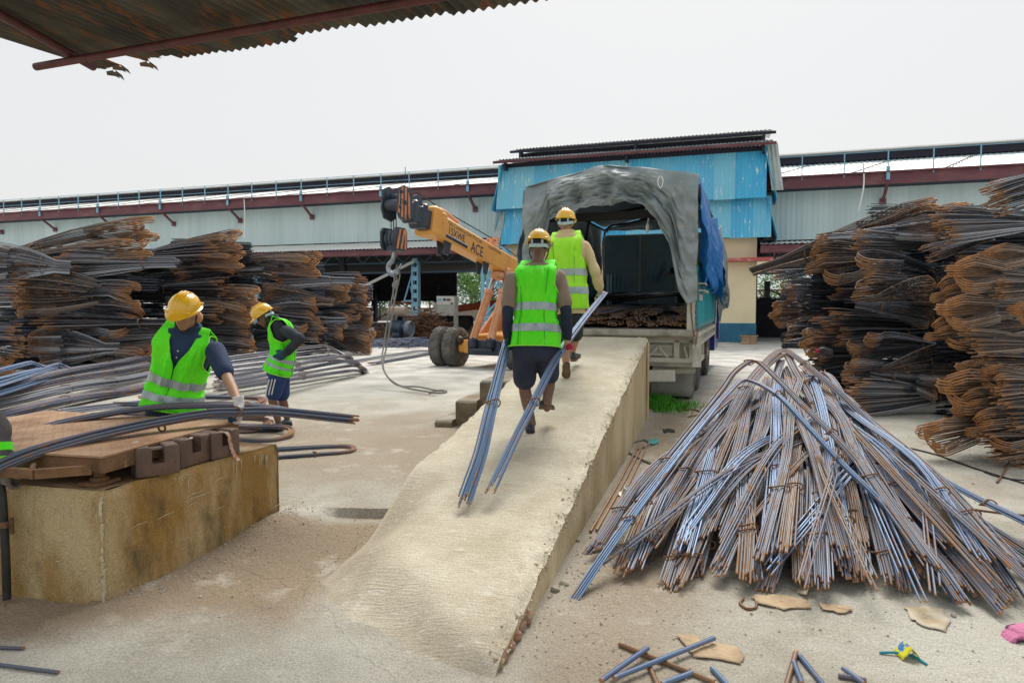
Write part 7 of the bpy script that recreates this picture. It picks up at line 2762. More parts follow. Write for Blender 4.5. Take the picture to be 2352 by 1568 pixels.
def sleeve(s, e, w, r0, r1, stop=1.0, wr=0.004, r2=None):
    """points and radii for a sleeve from shoulder to a share of the way down the arm (1 = elbow, 2 = wrist)"""
    s, e, w = V(s), V(e), V(w)
    if stop <= 1:
        q = s.lerp(e, stop)
        return ([s, s.lerp(q, .5), q], [r0, (r0 + r1) / 2, r1])
    q = e.lerp(w, stop - 1)
    return ([s, s.lerp(e, .35), s.lerp(e, .7), e, e.lerp(q, .3), e.lerp(q, .65), q], [r0, r0 * .95 + wr, r0 * .88, (r0 + r1) / 2 + wr, r1 * 1.15, r1 * 1.12 + wr, r2 or r1])


def trouser(h, k, a, r0, r1, stop, r2=None):
    h, k, a = V(h), V(k), V(a)
    if stop <= 1:
        q = h.lerp(k, stop)
        return ([h, h.lerp(q, .35), h.lerp(q, .7), q], [r0, lerp(r0, r1, .3) + .006, lerp(r0, r1, .7), r1])
    q = k.lerp(a, stop - 1)
    return ([h, h.lerp(k, .5), k, k.lerp(q, .5), q], [r0, lerp(r0, r1, .4), lerp(r0, r1, .7), r1, r2 or r1])


def glove(parent, args, m, cuff=None, fat=1.25, vox=0.006):
    mb = MB()
    hand_mesh(mb, *args[:4], curl=args[4] if len(args) > 4 else 1.0, k=1.05, fat=fat)
    w, d = V(args[0]), V(args[1]).normalized()
    mb.tube([w - d * 0.05, w - d * 0.02, w + d * 0.02], [0.040, 0.037, 0.036], 14)
    return modded(mb, 'glove', m, parent, vox=vox, smooth=3)


def shift_T(pel, wai, che, nek, rt0, rt1, sc=1.0):
    return Torso(pel, wai, che, nek, rt0, rt1, sc)


sk1, sk2, sk3 = skin_mat('skin_warm', (0.40, 0.225, 0.135)), skin_mat('skin_brown', (0.20, 0.105, 0.065)), skin_mat('skin_deep', (0.19, 0.10, 0.068))
m_navy_sh = mat('navy_polo', (0.012, 0.032, 0.085), 0.85, col2=(0.018, 0.045, 0.11), scale=5, bump=0.3, bscale=14)
m_dkshirt = mat('charcoal_jersey', (0.014, 0.022, 0.034), 0.85, col2=(0.025, 0.038, 0.05), scale=6, bump=0.4, bscale=16)
m_tan = mat('taupe_shirt', (0.27, 0.205, 0.155), 0.85, col2=(0.22, 0.165, 0.125), scale=5, bump=0.35, bscale=12)
m_creamsh = mat('cream_shirt', (0.66, 0.52, 0.29), 0.85, col2=(0.58, 0.44, 0.23), scale=6, bump=0.45, bscale=12)
m_dktr = mat('black_trousers', (0.010, 0.016, 0.018), 0.85, col2=(0.018, 0.028, 0.03), scale=8, bump=0.4, bscale=12)
m_navysh = mat('navy_shorts', (0.016, 0.022, 0.05), 0.85, col2=(0.03, 0.036, 0.066), scale=5, bump=0.5, bscale=10)
m_blsh = mat('blue_shorts', (0.008, 0.035, 0.15), 0.7, col2=(0.012, 0.05, 0.19), scale=4, bump=0.4, bscale=9)
m_white = mat('white_cotton', (0.72, 0.70, 0.68), 0.85, col2=(0.6, 0.58, 0.58), scale=20, bump=0.3, bscale=50)
m_glvt = mat('glove_tan', (0.50, 0.36, 0.21), 0.85, col2=(0.38, 0.27, 0.16), scale=14, bump=0.4, bscale=40)
m_glvb = mat('glove_dark_teal', (0.02, 0.09, 0.12), 0.8, col2=(0.01, 0.04, 0.07), scale=14)
m_crim = mat('crimson_cuff', (0.42, 0.01, 0.05), 0.8)
m_scarf = mat('orange_scarf', (0.62, 0.22, 0.10), 0.9, col2=(0.70, 0.42, 0.25), scale=26, lo=0.4, hi=0.55)

# --- rear worker on the ramp: seen from behind, walking up, taupe shirt, navy shorts
Y = 5.86
up = V((0, 0, 1))
FW = V((0.26, 0.966, 0)).normalized()
RT = V((FW.y, -FW.x, 0))
pel = P(1229, 795, Y + .02)
nek = P(1236, 608, Y + 0.17)
wai, che = pel.lerp(nek, .36) + FW * -0.01, pel.lerp(nek, .74) + FW * 0.0
T4 = Torso(pel, wai, che, nek, RT, RT, 1.02)
hc4, H4 = P(1238, 570, Y + 0.28) + V((0, 0, 0.0)), head_frame(FW + V((-0.05, 0, -0.28)), up + FW * 0.25)
shL, shR = P(1176, 640, Y + .12), P(1284, 636, Y + .12)
elL, elR = P(1166, 712, Y + .0), P(1300, 712, Y - .0)
wrL, wrR = P(1166, 772, Y + 0.08), P(1303, 776, Y + .1)
# legs: left planted behind, right lifted
hipL, hipR = P(1205, 810, Y), P(1257, 808, Y + .02)
kneL, kneR = P(1205, 890, Y + .05), P(1262, 872, Y + .10)
ankL, ankR = P(1220, 972, Y + .02), P(1256, 928, Y + .0)
hL = (wrL, V((0.0, 0.35, -1)), RT, FW, 1.3)
hR = (wrR, V((-0.02, 0.35, -1)), -RT, FW, 1.3)
p4 = person('rear ramp worker seen from behind, green vest over taupe shirt, hauling two bar bundles', P(1225, 1000, Y), T4, (hc4, H4),
            {'arms': [(shL, elL, wrL), (shR, elR, wrR)], 'legs': [(hipL, kneL, ankL), (hipR, kneR, ankR)]}, sk2)
garment(p4, 'shirt', m_tan, T4, 0.14, 1.0, arms=[sleeve(shL, elL, wrL, .064, .070, 0.80), sleeve(shR, elR, wrR, .064, .070, 0.80)], ex=0.010)
mb = MB()
for s, e, w_ in ((shL, elL, wrL), (shR, elR, wrR)):
    q, r_ = sleeve(s.lerp(e, .5), e, w_, .054, .042, 1.98)
    mb = MB()
    limb(mb, q, r_, 12, 4)
    modded(mb, 'arm_sleeve', m_dkshirt if False else mat('navy_sleeve', (0.010, 0.016, 0.045), 0.85, col2=(0.02, 0.028, 0.06), scale=6, bump=0.3, bscale=20), p4, vox=0.010, smooth=3)
garment(p4, 'shorts', m_navysh, T4, -0.24, 0.20, legs=[trouser(hipL, kneL, ankL, .104, .104, 0.74), trouser(hipR, kneR, ankR, .102, .094, 0.80)], ex=0.022, vox=0.012)
vest(p4, T4, m_vestg, False, -0.02, 0.034, 0.014, 4, (0.15, 0.38), 0.085)
helmet(p4, hc4, H4)
glove(p4, hL, m_glvb)
glove(p4, hR, m_glvt)
mb = MB()
mb.tube([wrR + V((0.01, -0.0, -0.05)), wrR + V((0.015, 0.0, -0.10))], [.036, .044], 12)
mb.build('glove_cuff', m_crim, p4, world=True)
shoe(p4, P(1219, 997, Y - 0.03), P(1219, 997, Y - 0.03) + V((-.01, 0.25, 0.035)))
hl = P(1245, 940, Y - .03)
shoe(p4, hl, hl + V((0.09, 0.235, -0.04)), sole=m_sole)
mb = MB()
for a_, k_ in ((ankL, kneL), (ankR, kneR)):
    d_ = (k_ - a_).normalized()
    mb = MB()
    mb.tube([a_ + d_ * f for f in (-.02, .01, .03, .05, .07, .09)], [.040, .043, .041, .044, .041, .043], 12)
    mb.build('ankle_wrap', mat('brown_wrap', (0.22, 0.14, 0.10), 0.9, col2=(0.16, 0.1, .07), scale=30), p4, world=True)

# --- front worker on the ramp: taller, cream long sleeved shirt, lime vest
Y = 7.55
FW = V((0.30, 0.954, 0)).normalized()
RT = V((FW.y, -FW.x, 0))
pel, nek = P(1306, 712, Y), P(1301, 540, Y + 0.06)
T3 = Torso(pel, pel.lerp(nek, .36), pel.lerp(nek, .74), nek, RT, RT, 1.06)
hc3, H3 = P(1300, 514, Y + 0.10), head_frame(FW + V((0, 0, -0.05)), up)
shL, shR = P(1262, 572, Y + .03), P(1343, 566, Y + .03)
elL, elR = P(1256, 630, Y + .1), P(1366, 622, Y - .02)
wrL, wrR = P(1247, 672, Y + .25), P(1378, 664, Y + .04)
hipL, hipR = P(1294, 722, Y), P(1320, 722, Y + .02)
kneL, kneR = P(1297, 790, Y + .10), P(1322, 770, Y + .28)
ankL, ankR = P(1301, 842, Y - .02), P(1313, 812, Y + .38)
hL = (wrL, V((-0.05, 0.3, -1)), RT, FW, 1.3)
hR = (wrR, V((0.05, 0.1, -1)), -RT, FW, 1.3)
p3 = person('front ramp worker seen from behind, lime vest over cream long sleeved shirt', P(1305, 870, Y), T3, (hc3, H3),
            {'arms': [(shL, elL, wrL), (shR, elR, wrR)], 'legs': [(hipL, kneL, ankL), (hipR, kneR, ankR)]}, sk1)
garment(p3, 'shirt', m_creamsh, T3, -0.10, 1.0, arms=[sleeve(shL, elL, wrL, .064, .046, 1.8, .008), sleeve(shR, elR, wrR, .064, .046, 1.85, .010, .056)], ex=0.012, collar=True)
garment(p3, 'dark_shorts', m_dktr, T3, -0.22, 0.05, legs=[trouser(hipL, kneL, ankL, .102, .088, 0.98), trouser(hipR, kneR, ankR, .102, .088, 0.95)], ex=0.010)
vest(p3, T3, m_vesty, False, 0.01, 0.034, 0.014, 9, (0.19, 0.42), 0.085)
helmet(p3, hc3, H3)
glove(p3, hL, m_glvt)
glove(p3, hR, m_glvt)
hp = P(1300, 872, Y - 0.22)
hp.z = rz(ramp_uv(hp.x, hp.y)[0]) + 0.02
toe = hp + V((0.03, 0.13, -0.0))
heel3 = toe + V((-0.03, -0.09, 0.22))
shoe(p3, P(1299, 838, Y - 0.13), P(1300, 868, Y - 0.06), up=FW * 1.0 + V((0, 0, .3)), sole=m_sole)
q = P(1316, 830, Y + .30)
shoe(p3, q, q + V((0.08, 0.25, 0.04)), sole=m_sole)
mb = MB()
q = P(1338, 704, Y - 0.02)
mb.tube(spline([q + V((0, 0, 0.05)), q + V((0.02, -0.03, -0.02)), q + V((0.03, -.02, -.1)), q + V((0.015, -.02, -.16))], 4), [.02, .03, .034, .038, .04, .038, .04, .042, .036, .034, .03, .025, .02], 8)
modded(mb, 'pocket_cloth', m_crim, p3, vox=0.008, smooth=2)

# --- stooping worker behind the coil: profile to the left, charcoal jersey, blue shorts
Y = 8.15
FW = V((-0.93, -0.36, 0)).normalized()
RT = V((FW.y, -FW.x, 0))
pel, nek = P(641, 842, Y), P(634, 738, Y)
nek = P(630, 735, Y)
T2 = Torso(pel, P(650, 812, Y), P(646, 768, Y), nek, RT, RT, 0.93)
hc2, H2 = P(607, 728, Y - .02), head_frame(FW + V((0, 0, -0.62)), up + FW * 0.6)
# his left arm (towards the camera) akimbo, his right arm hidden beyond
shN, elN, wrN = P(658, 760, Y - .17), P(689, 778, Y - .30), P(656, 812, Y - .19)
shF, elF, wrF = P(634, 756, Y + .17), P(640, 790, Y + .25), P(632, 822, Y + .15)
hipN, hipF = P(640, 858, Y - .09), P(644, 856, Y + .09)
kneN, kneF = P(626, 915, Y - .11), P(648, 914, Y + .09)
ankN, ankF = P(640, 972, Y - .10), P(660, 962, Y + .12)
hN = (wrN, V((-0.75, -0.1, -0.35)), V((0, 0.9, 0.2)), V((-.3, 0, 1)), 0.8)
p2 = person('stooping worker in profile, charcoal sleeves, blue shorts with three white stripes, hand on hip', P(645, 990, Y), T2, (hc2, H2),
            {'arms': [(shN, elN, wrN), (shF, elF, wrF)], 'legs': [(hipN, kneN, ankN), (hipF, kneF, ankF)]}, sk3, hk=0.97)
garment(p2, 'jersey', m_dkshirt, T2, -0.18, 1.0, arms=[sleeve(shN, elN, wrN, .070, .046, 1.95, .006), sleeve(shF, elF, wrF, .068, .046, 1.95)], ex=0.010, collar=True)
so_ = garment(p2, 'shorts', m_blsh, T2, -0.22, 0.02, legs=[trouser(hipN, kneN, ankN, .104, .096, 0.78), trouser(hipF, kneF, ankF, .104, .096, 0.84)], ex=0.012)
mb = MB()
for k in range(3):
    o_ = FW * (-0.0 + 0.034 * (k - 0.3)) + V((0.0, -0.108, 0))
    mb.tube([hipN.lerp(kneN, .18) + o_, hipN.lerp(kneN, .55) + o_ + V((0, -.003, 0)), hipN.lerp(kneN, .80) + o_ + V((0, 0.006, 0))], 0.008, 6)
mb.build('white_stripe', m_white, so_, world=True)
vest(p2, T2, m_vestg, True, -0.12, 0.034, 0.012, 2, (0.02, 0.19), 0.075)
helmet(p2, hc2, H2, 0.97)
glove(p2, hN, m_glvb)
for a_, c in ((ankN, 0), (ankF, 1)):
    heel = V((a_.x, a_.y, 0)) - FW * 0.05 + V((0, 0, a_.z - 0.085))
    shoe(p2, heel, heel + FW * 0.27 + V((0, 0, -.015)), m=mat('blue_grey_leather', (0.05, 0.09, 0.13), 0.45, col2=(0.09, 0.14, 0.19), scale=12))

# --- reaching worker behind the scale: facing us, navy polo, open green vest, orange scarf under the hat
Y = 5.35
FW = V((0.12, -0.99, 0)).normalized()
RT = V((FW.y, -FW.x, 0))
pel, nek = P(398, 940, Y + .05), P(432, 756, Y - .05)
T1 = Torso(pel, P(406, 882, Y + .04), P(424, 808, Y), nek, V((-1, -.05, 0.0)), V((-1, -0.12, 0.16)), 1.08)
hc1, H1 = P(425, 722, Y - .16), head_frame(V((-0.10, -0.90, -0.36)), V((0.10, -0.4, 1)))
shA, elA, wrA = P(494, 806, Y - .05), P(522, 866, Y - .25), P(549, 926, Y - .52)
shB, elB, wrB = P(380, 790, Y + .02), P(362, 850, Y + .10), P(349, 908, Y + .12)
hipA, hipB = P(425, 965, Y + .05), P(378, 965, Y + .05)
g0 = 0.16
knA, knB = V((hipA.x + .02, Y, 0.56)), V((hipB.x - .02, Y, 0.56))
anA, anB = V((hipA.x + .04, Y + .08, g0 + .08)), V((hipB.x - .05, Y + .08, g0 + .08))
hA = (wrA, V((0.16, -0.12, -1)), V((-0.75, -.3, -0.2)), V((0.1, -1, 0)), 1.1)
hB = (wrB, V((-0.12, 0.0, -1)), V((0.8, 0, 0)), V((0, -1, 0)), 0.8)
p1 = person('worker facing us behind the scale, green vest over navy polo, reaching with gloved hand', V((pel.x, Y, g0)), T1, (hc1, H1),
            {'arms': [(shA, elA, wrA), (shB, elB, wrB)], 'legs': [(hipA, knA, anA), (hipB, knB, anB)]}, sk1)
garment(p1, 'polo_shirt', m_navy_sh, T1, -0.10, 1.0, arms=[sleeve(shA, elA, wrA, .080, .070, 0.80), sleeve(shB, elB, wrB, .078, .070, 0.75)], ex=0.012, collar=True)
garment(p1, 'trousers', m_dktr, T1, -0.16, 0.04, legs=[trouser(hipA, knA, anA, .112, .078, 1.95), trouser(hipB, knB, anB, .112, .078, 1.95)], ex=0.014)
vest(p1, T1, m_vestg, True, 0.03, 0.036, 0.015, 6, (0.15, 0.36), 0.10)
helmet(p1, hc1, H1, 1.02)
mb = MB()
for (x, y, z, r_) in ((0.075, -0.05, -0.02, .035), (0.07, -0.075, -0.06, .036), (0.055, -0.09, -0.09, .036), (0.03, -0.1, -0.05, .04), (-0.04, -0.1, -0.06, .04), (0.082, -0.02, 0.012, .024), (-0.08, -.03, 0.01, .024), (0.0, -.1, -0.1, .035)):
    mb.ball(hc1 + H1 @ V((x, y, z)), (r_, r_, r_ * 1.2), H1, 10, 8)
mb.tube([hc1 + H1 @ V((0.092 * cos(t), 0.108 * sin(t), 0.026 + .004 * sin(4 * t))) for t in [2 * pi * i / 24 for i in range(25)]], 0.016, 8)
modded(mb, 'head_scarf', m_scarf, p1, vox=0.009, smooth=2)
glove(p1, hA, m_white, fat=1.35)
glove(p1, hB, m_white, fat=1.3)
mb = MB()
mb.ball(wrA + V((-0.035, -0.045, -0.10)), (0.03, 0.022, 0.04), u=10, w=8)
mb.build('glove_patch', m_glvb, p1, world=True)
for a_ in (anA, anB):
    heel = V((a_.x, a_.y + .06, g0))
    shoe(p1, heel, heel + V((0.02, -.27, 0)))
mb = MB()
for h in (0.72, 0.80):
    p = T1.surf(0.02, h, 1, 0.02)
    mb.ball(p, 0.007, u=8, w=6)
mb.build('shirt_button', m_white, p1, world=True)

# --- worker standing inside the truck, mostly hidden by the tarpaulin
base = V((T0.x, T0.y, .1)) + TU * 4.3 + V((TU.y, -TU.x, 0)) * -0.42 + V((0, 0, TZ + 0.13))
FW = V((-0.9, -0.4, 0)).normalized()
RT = V((FW.y, -FW.x, 0))
pel, nek = base + V((0, 0, 0.88)) + FW * -.05, base + V((0, 0, 1.36)) + FW * 0.06
T5 = Torso(pel, pel.lerp(nek, .36), pel.lerp(nek, .74), nek, RT, RT, 0.95)
hc5, H5 = nek + V((0, 0, 0.17)) + FW * 0.06, head_frame(FW + V((0, 0, -0.3)), up)
sA, sB = nek + RT * 0.18 + V((0, 0, -.07)), nek - RT * 0.18 + V((0, 0, -.07))
arms = [(sA, sA + V((0, 0, -.27)) + FW * 0.08, sA + V((0, 0, -.42)) + FW * 0.28), (sB, sB + V((0, 0, -.27)) + FW * .08, sB + V((0, 0, -.42)) + FW * 0.26)]
lg = [(pel + RT * s * 0.09 + V((0, 0, -.08)), base + RT * s * 0.11 + FW * (0.10 if s > 0 else -0.02) + V((0, 0, .46)), base + RT * s * 0.12 + FW * (0.08 if s > 0 else -.15) + V((0, 0, .08))) for s in (-1, 1)]
p5 = person('worker in dark clothes and green vest standing in the shade inside the truck', base, T5, (hc5, H5), {'arms': arms, 'legs': lg, 'hands': [(arms[0][2], FW - up * .3, -up, -RT), (arms[1][2], FW - up * .3, -up, RT)]}, sk3)
garment(p5, 'shirt', m_dktr, T5, -0.05, 1.0, arms=[sleeve(*arms[0], .07, .05, 1.8), sleeve(*arms[1], .07, .05, 1.8)], ex=0.01)
garment(p5, 'trousers', m_dktr, T5, -0.16, 0.04, legs=[trouser(*lg[0], .1, .065, 1.95), trouser(*lg[1], .1, .065, 1.95)], ex=0.01)
vest(p5, T5, m_vestg, False, -0.05, 0.03, 0.006, 3, (0.15, 0.38), 0.085)
for l_ in lg:
    h_ = V((l_[2].x, l_[2].y, base.z)) - FW * .05
    shoe(p5, h_, h_ + FW * .26)

# --- worker at the very left edge, only an arm in the picture
m_greysl = mat('grey_sleeve', (0.075, 0.07, 0.075), 0.9, col2=(0.11, 0.1, 0.1), scale=8, bump=0.4, bscale=18)
Y = 3.70
FW = V((0.93, 0.36, 0)).normalized()
RT = V((FW.y, -FW.x, 0))
wr6, el6, sh6 = P(0, 1072, Y), P(-6, 985, Y + .05), P(-85, 880, Y + .12)
nek = sh6 + V((-0.22, 0.06, 0.07))
pel = V((nek.x - 0.30, nek.y + 0.05, 0.88))
T6 = Torso(pel, pel.lerp(nek, .36) + V((-.02, 0, .02)), pel.lerp(nek, .74) + V((-.01, 0, .02)), nek, RT, RT, 1.0)
hc6, H6 = nek + V((0.0, 0.02, 0.17)) + FW * -0.02, head_frame(FW + V((0, 0, -0.5)), up)
sB = nek - RT * 0.2 + V((0, 0, -.06))
arms = [(sh6, el6, wr6), (sB, sB + V((0.0, 0.06, -.28)), sB + V((0.05, 0.05, -.5)))]
lg = [(pel + RT * s * 0.09 + V((0, 0, -.08)), V((pel.x + FW.x * .03, pel.y, 0)) + RT * s * 0.11 + V((0, 0, .48)), V((pel.x, pel.y, 0)) + RT * s * 0.12 + V((0, 0, .09))) for s in (-1, 1)]
h6 = (wr6, V((0.25, 0.05, -1)), V((0.4, 0.6, 0)), V((0.6, -.8, 0)), 1.1)
p6 = person('worker cut off at the left edge, grey sleeve with lime cuffs and a dirty glove', V((pel.x, pel.y, 0)), T6, (hc6, H6), {'arms': arms, 'legs': lg, 'hands': [(arms[1][2], -up, V((0, -1, 0)), FW)]}, sk2)
garment(p6, 'work_jacket', m_greysl, T6, -0.12, 1.02, arms=[sleeve(*arms[0], .072, .052, 1.92, .005), sleeve(*arms[1], .072, .05, 1.9)], ex=0.014)
garment(p6, 'trousers', m_dktr, T6, -0.16, 0.04, legs=[trouser(*lg[0], .1, .068, 1.95), trouser(*lg[1], .1, .068, 1.95)], ex=0.012)
d_ = (wr6 - el6).normalized()
for f in (0.50, 0.86):
    mb = MB()
    c = el6.lerp(wr6, f)
    mb.tube([c - d_ * .022, c + d_ * .022], [.064 if f < .6 else .058] * 2, 14)
    mb.build('lime_cuff', m_vestg, p6, world=True)
glove(p6, h6, mat('dirty_glove', (0.25, 0.22, 0.18), 0.9, col2=(0.12, 0.1, 0.08), scale=14), fat=1.3)
helmet(p6, hc6, H6)
vest(p6, T6, m_vestg, False, -0.06, 0.034, 0.006, 5, (0.12, 0.34), 0.085)
for l_ in lg:
    h_ = V((l_[2].x, l_[2].y, 0.0)) - FW * .05
    shoe(p6, h_, h_ + FW * .26)
# ---------------------------------------------------------------- small things on the ground
def hz_(x, y):
    return hground(x, y)


def on(px, py, dz=0.0):
    p = G(px, py, 0)
    z = hz_(p.x, p.y)
    p = G(px, py, z)
    return V((p.x, p.y, hz_(p.x, p.y) + dz))


rs = random.Random(99)
m_stone = mat('pebble', (0.46, 0.42, 0.35), 0.9, col2=(0.34, 0.29, 0.23), scale=9, bump=0.4, bscale=60, col3=(0.5, 0.48, 0.44), scale3=5, lo3=0.58, hi3=0.62)


def rock(mb, c, r, rs):
    R3 = Quaternion((rs.random(), rs.random(), rs.random(), rs.random())).normalized().to_matrix()
    rings = []
    for ph in (-1.2, -0.5, 0.3, 1.1):
        rings.append([c + R3 @ V((r * cos(ph) * cos(t) * rs.uniform(.75, 1.15), r * cos(ph) * sin(t) * rs.uniform(.7, 1.1), r * 0.7 * sin(ph))) for t in [2 * pi * k / 6 for k in range(6)]])
    mb.loft(rings)


mb = MB()
for i in range(1500):
    k = rs.random()
    if k < 0.45:                       # along the foot of the ramp wall
        t, q = rs.uniform(0.2, 6.6), -abs(rs.gauss(0.12, 0.32)) - 0.03
        p = R0 + U * t + NL * q
    elif k < 0.72:                     # in the earth hollow between plinth and ramp
        p = V((rs.uniform(-1.9, -0.75), rs.uniform(3.5, 4.95), 0))
        if rs.random() < 0.5:
            p = V((-2.232, 3.655, 0)) + BU * rs.uniform(0.1, 1.6) + V((.922, -.387, 0)) * abs(rs.gauss(0.06, 0.1))
    elif k < 0.85:
        p = V((rs.uniform(0.4, 4.5), rs.uniform(2.7, 3.9), 0))
    else:
        p = V((rs.uniform(3.2, 6.2), rs.uniform(4.6, 8.5), 0))
    r = rs.uniform(0.002, 0.008) * (1.6 if rs.random() < 0.08 else 1)
    t, q = ramp_uv(p.x, p.y)
    if -0.02 < q < RW + .02 and 0 < t < RL:
        continue
    rock(mb, V((p.x, p.y, hz_(p.x, p.y) + r * 0.3)), r, rs)
o = mb.build('gravel', m_stone, flip=False)
tag(o, 'loose gravel and grit scattered over the yard', 'gravel', None, 'stuff')
for i, (px, py, r, lab) in enumerate(((1276, 1356, .024, 'largest grey stone at the foot of the ramp wall'), (1290, 1340, .015, 'grey stone just behind the largest one by the ramp'), (1302, 1343, .014, 'stone right of the largest one by the ramp'), (1262, 1372, .010, 'small pale stone nearest the ramp tip'),
                                     (1328, 1243, .013, 'round stone between the ramp wall and the rusty bars'), (1718, 1345, .011, 'small stone in front of the heap middle'), (2190, 1415, .014, 'grey pebble beside the torn paper at the right'), (412, 1180, .010, 'dark pebble on the earth by the plinth'))):
    mb = MB()
    rock(mb, on(px, py, r * 0.4), r * 1.3, rs)
    o = mb.build('stone', m_stone, flip=False)
    tag(o, lab, 'stone', 'loose stones on the yard')

# grass by the ramp end
mb = MB()
for i in range(1500):
    a = (rs.gauss(0.0, 0.33), rs.gauss(0, 0.2))
    p = G(1500, 948, 0.06) + V((abs(a[0]) * 0.9 - 0.04, a[1] + 0.12, 0))
    t, q = ramp_uv(p.x, p.y)
    if q > -0.03 and t < RL + .05:
        p = p - NL * (q + 0.05)
    h = rs.uniform(0.05, 0.17) * (1.4 if abs(a[0]) < .3 else 0.8)
    g = rs.uniform(0, 6.28)
    d, s = V((cos(g), sin(g), 0)), V((-sin(g), cos(g), 0)) * 0.005
    z0 = V((p.x, p.y, hz_(p.x, p.y) - 0.005))
    mb.add([z0 - s, z0 + s, z0 + d * h * .3 + V((0, 0, h * .7)) + s * .8, z0 + d * h * .3 + V((0, 0, h * .7)) - s * .8, z0 + d * h * 0.85 + V((0, 0, h * 0.9))], [(0, 1, 2, 3), (3, 2, 4)])
o = mb.build('grass', mat('bright_grass', (0.06, 0.33, 0.02), 0.5, col2=(0.13, 0.45, 0.04), scale=6), flip=False, smooth=False)
tag(o, 'bright green grass tuft growing at the upper end of the ramp wall', 'grass', None, 'stuff')

# cut pieces of bar in the foreground
cuts = [((1422, 1483), (1640, 1572), 'rusty', 'brown cut bar lying under the two blue ones at the bottom'), ((1380, 1580), (1488, 1503), 'blue', 'blue cut bar, left one of the crossed pieces at the bottom'),
        ((1410, 1574), (1641, 1480), 'blue', 'long blue cut bar crossing over the brown one'), ((1488, 1528), (1510, 1578), 'rusty', 'short brown bar stub under the crossed pieces'),
        ((1520, 1576), (1592, 1549), 'blue', 'short blue bar below the long crossing one'), ((1635, 1539), (1672, 1580), 'blue', 'blue bar stub alone right of the crossed pieces'),
        ((1829, 1501), (1806, 1580), 'rusty', 'rust tipped cut bar left in the spread trio'), ((1822, 1528), (1842, 1580), 'blue', 'short blue bar inside the spread trio'), ((1834, 1508), (1892, 1580), 'blue', 'blue bar right in the spread trio'),
        ((1936, 1544), (1985, 1580), 'blue', 'blue bar of the pair right of the trio, upper one'), ((1925, 1556), (1990, 1568), 'dark', 'dark bar of the pair right of the trio, lower one'),
        ((-30, 1489), (55, 1492), 'dark', 'dark cut bar at the left edge, upper one'), ((-30, 1526), (135, 1547), 'dark', 'long dark cut bar with a bright end at the lower left')]
for i, (a, b, mk, lab) in enumerate(cuts):
    r = 0.0115 if i < 11 else 0.0085
    lift = r * (1 + (1.9 if i in (1, 2) else 0) + (0.8 if i in (7, 9) else 0))
    p, q = on(*a, lift), on(*b, lift)
    mb = MB()
    mb.tube([p, p.lerp(q, .02), p.lerp(q, .5), p.lerp(q, .98), q], r, 10, True, [0.8, 0.2, 0.2, 0.2, 0.8] if mk != 'rusty' else [.9, .5, .5, .5, .9], rs.random())
    n = int((q - p).length / 0.011)
    d = (q - p).normalized()
    e1_, e2_ = frame(d)
    for k in range(2, n):                    # rolled ribs
        c = p.lerp(q, k / n)
        for s in (-1, 1):
            pts = [c + d * (0.004 * (t_ - 1)) + (e1_ * cos(g) + e2_ * sin(g)) * r * 1.02 for t_, g in enumerate((0.5 * pi - s * 0.2 - s * 1.1, 0.5 * pi - s * 0.2 - s * 0.5, 0.5 * pi - s * .1))]
            mb.tube(pts, r * 0.11, 3, False, None, 0.3)
    o = mb.build('cut_bar', {'rusty': m_rusty, 'blue': m_blue, 'dark': MATS['dark_bar_steel']}[mk], attrs=True, flip=False)
    tag(o, lab, 'steel bar', 'cut bar pieces lying in the foreground')


def scrap_sheet(name, label, cat, outline, m, z=0.005, crumple=0.006, seed=0, lift=None, group=None):
    """a torn sheet lying on the ground: outline in pixels, filled as a fan with creases and some thickness"""
    rr = random.Random(seed)
    pts = []
    for (a, b) in zip(outline, outline[1:] + outline[:1]):
        for k in range(4):
            f = k / 4
            pts.append((lerp(a[0], b[0], f) + rr.uniform(-3, 3), lerp(a[1], b[1], f) + rr.uniform(-1.5, 1.5)))
    cx, cy = sum(p[0] for p in outline) / len(outline), sum(p[1] for p in outline) / len(outline)
    rings = []
    zc_ = on(cx, cy).z
    small = max(p[0] for p in outline) - min(p[0] for p in outline) < 45
    for f in (1.0, 0.75, 0.5, 0.25, 0.02):
        ring = []
        for i, (x, y) in enumerate(pts):
            xx, yy = lerp(cx, x, f), lerp(cy, y, f)
            p = on(xx, yy, z)
            if small:
                p = G(xx, yy, zc_)
                p.z = zc_ + z
            ring.append(p + V((0, 0, crumple * abs(nz(p.x * 14, p.y * 14, seed)) * 2 + crumple * rr.random() * .6 + (lift * max(0, f - 0.4) * (0.5 + 0.5 * cos(2 * pi * i / len(pts) + seed)) if lift else 0))))
        rings.append(ring)
    mb = MB()
    mb.loft(rings, caps=False)
    o = modded(mb, name, m, None, vox=0, smooth=0, solid=0.003)
    return tag(o, label, cat, group)


m_card = mat('torn_cardboard', (0.50, 0.375, 0.24), 0.9, col2=(0.40, 0.29, 0.18), scale=8, bump=0.4, bscale=30)
m_paper = mat('dirty_paper', (0.56, 0.51, 0.40), 0.85, col2=(0.45, 0.36, 0.24), scale=7)
scrap_sheet('torn_cardboard', 'large torn brown cardboard piece in front of the heap', 'cardboard', [(1552, 1462), (1600, 1462), (1610, 1475), (1700, 1490), (1712, 1512), (1698, 1526), (1640, 1515), (1595, 1512), (1572, 1482)], m_card, seed=1)
scrap_sheet('torn_cardboard', 'flat torn cardboard strip under the ends of the heap', 'cardboard', [(1722, 1372), (1790, 1368), (1850, 1380), (1865, 1398), (1800, 1402), (1740, 1388)], m_card, seed=2)
scrap_sheet('torn_paper', 'crumpled pale paper standing up among the bar ends', 'paper', [(1832, 1362), (1850, 1318), (1880, 1300), (1893, 1310), (1872, 1345), (1850, 1376)], m_paper, lift=0.10, seed=3)
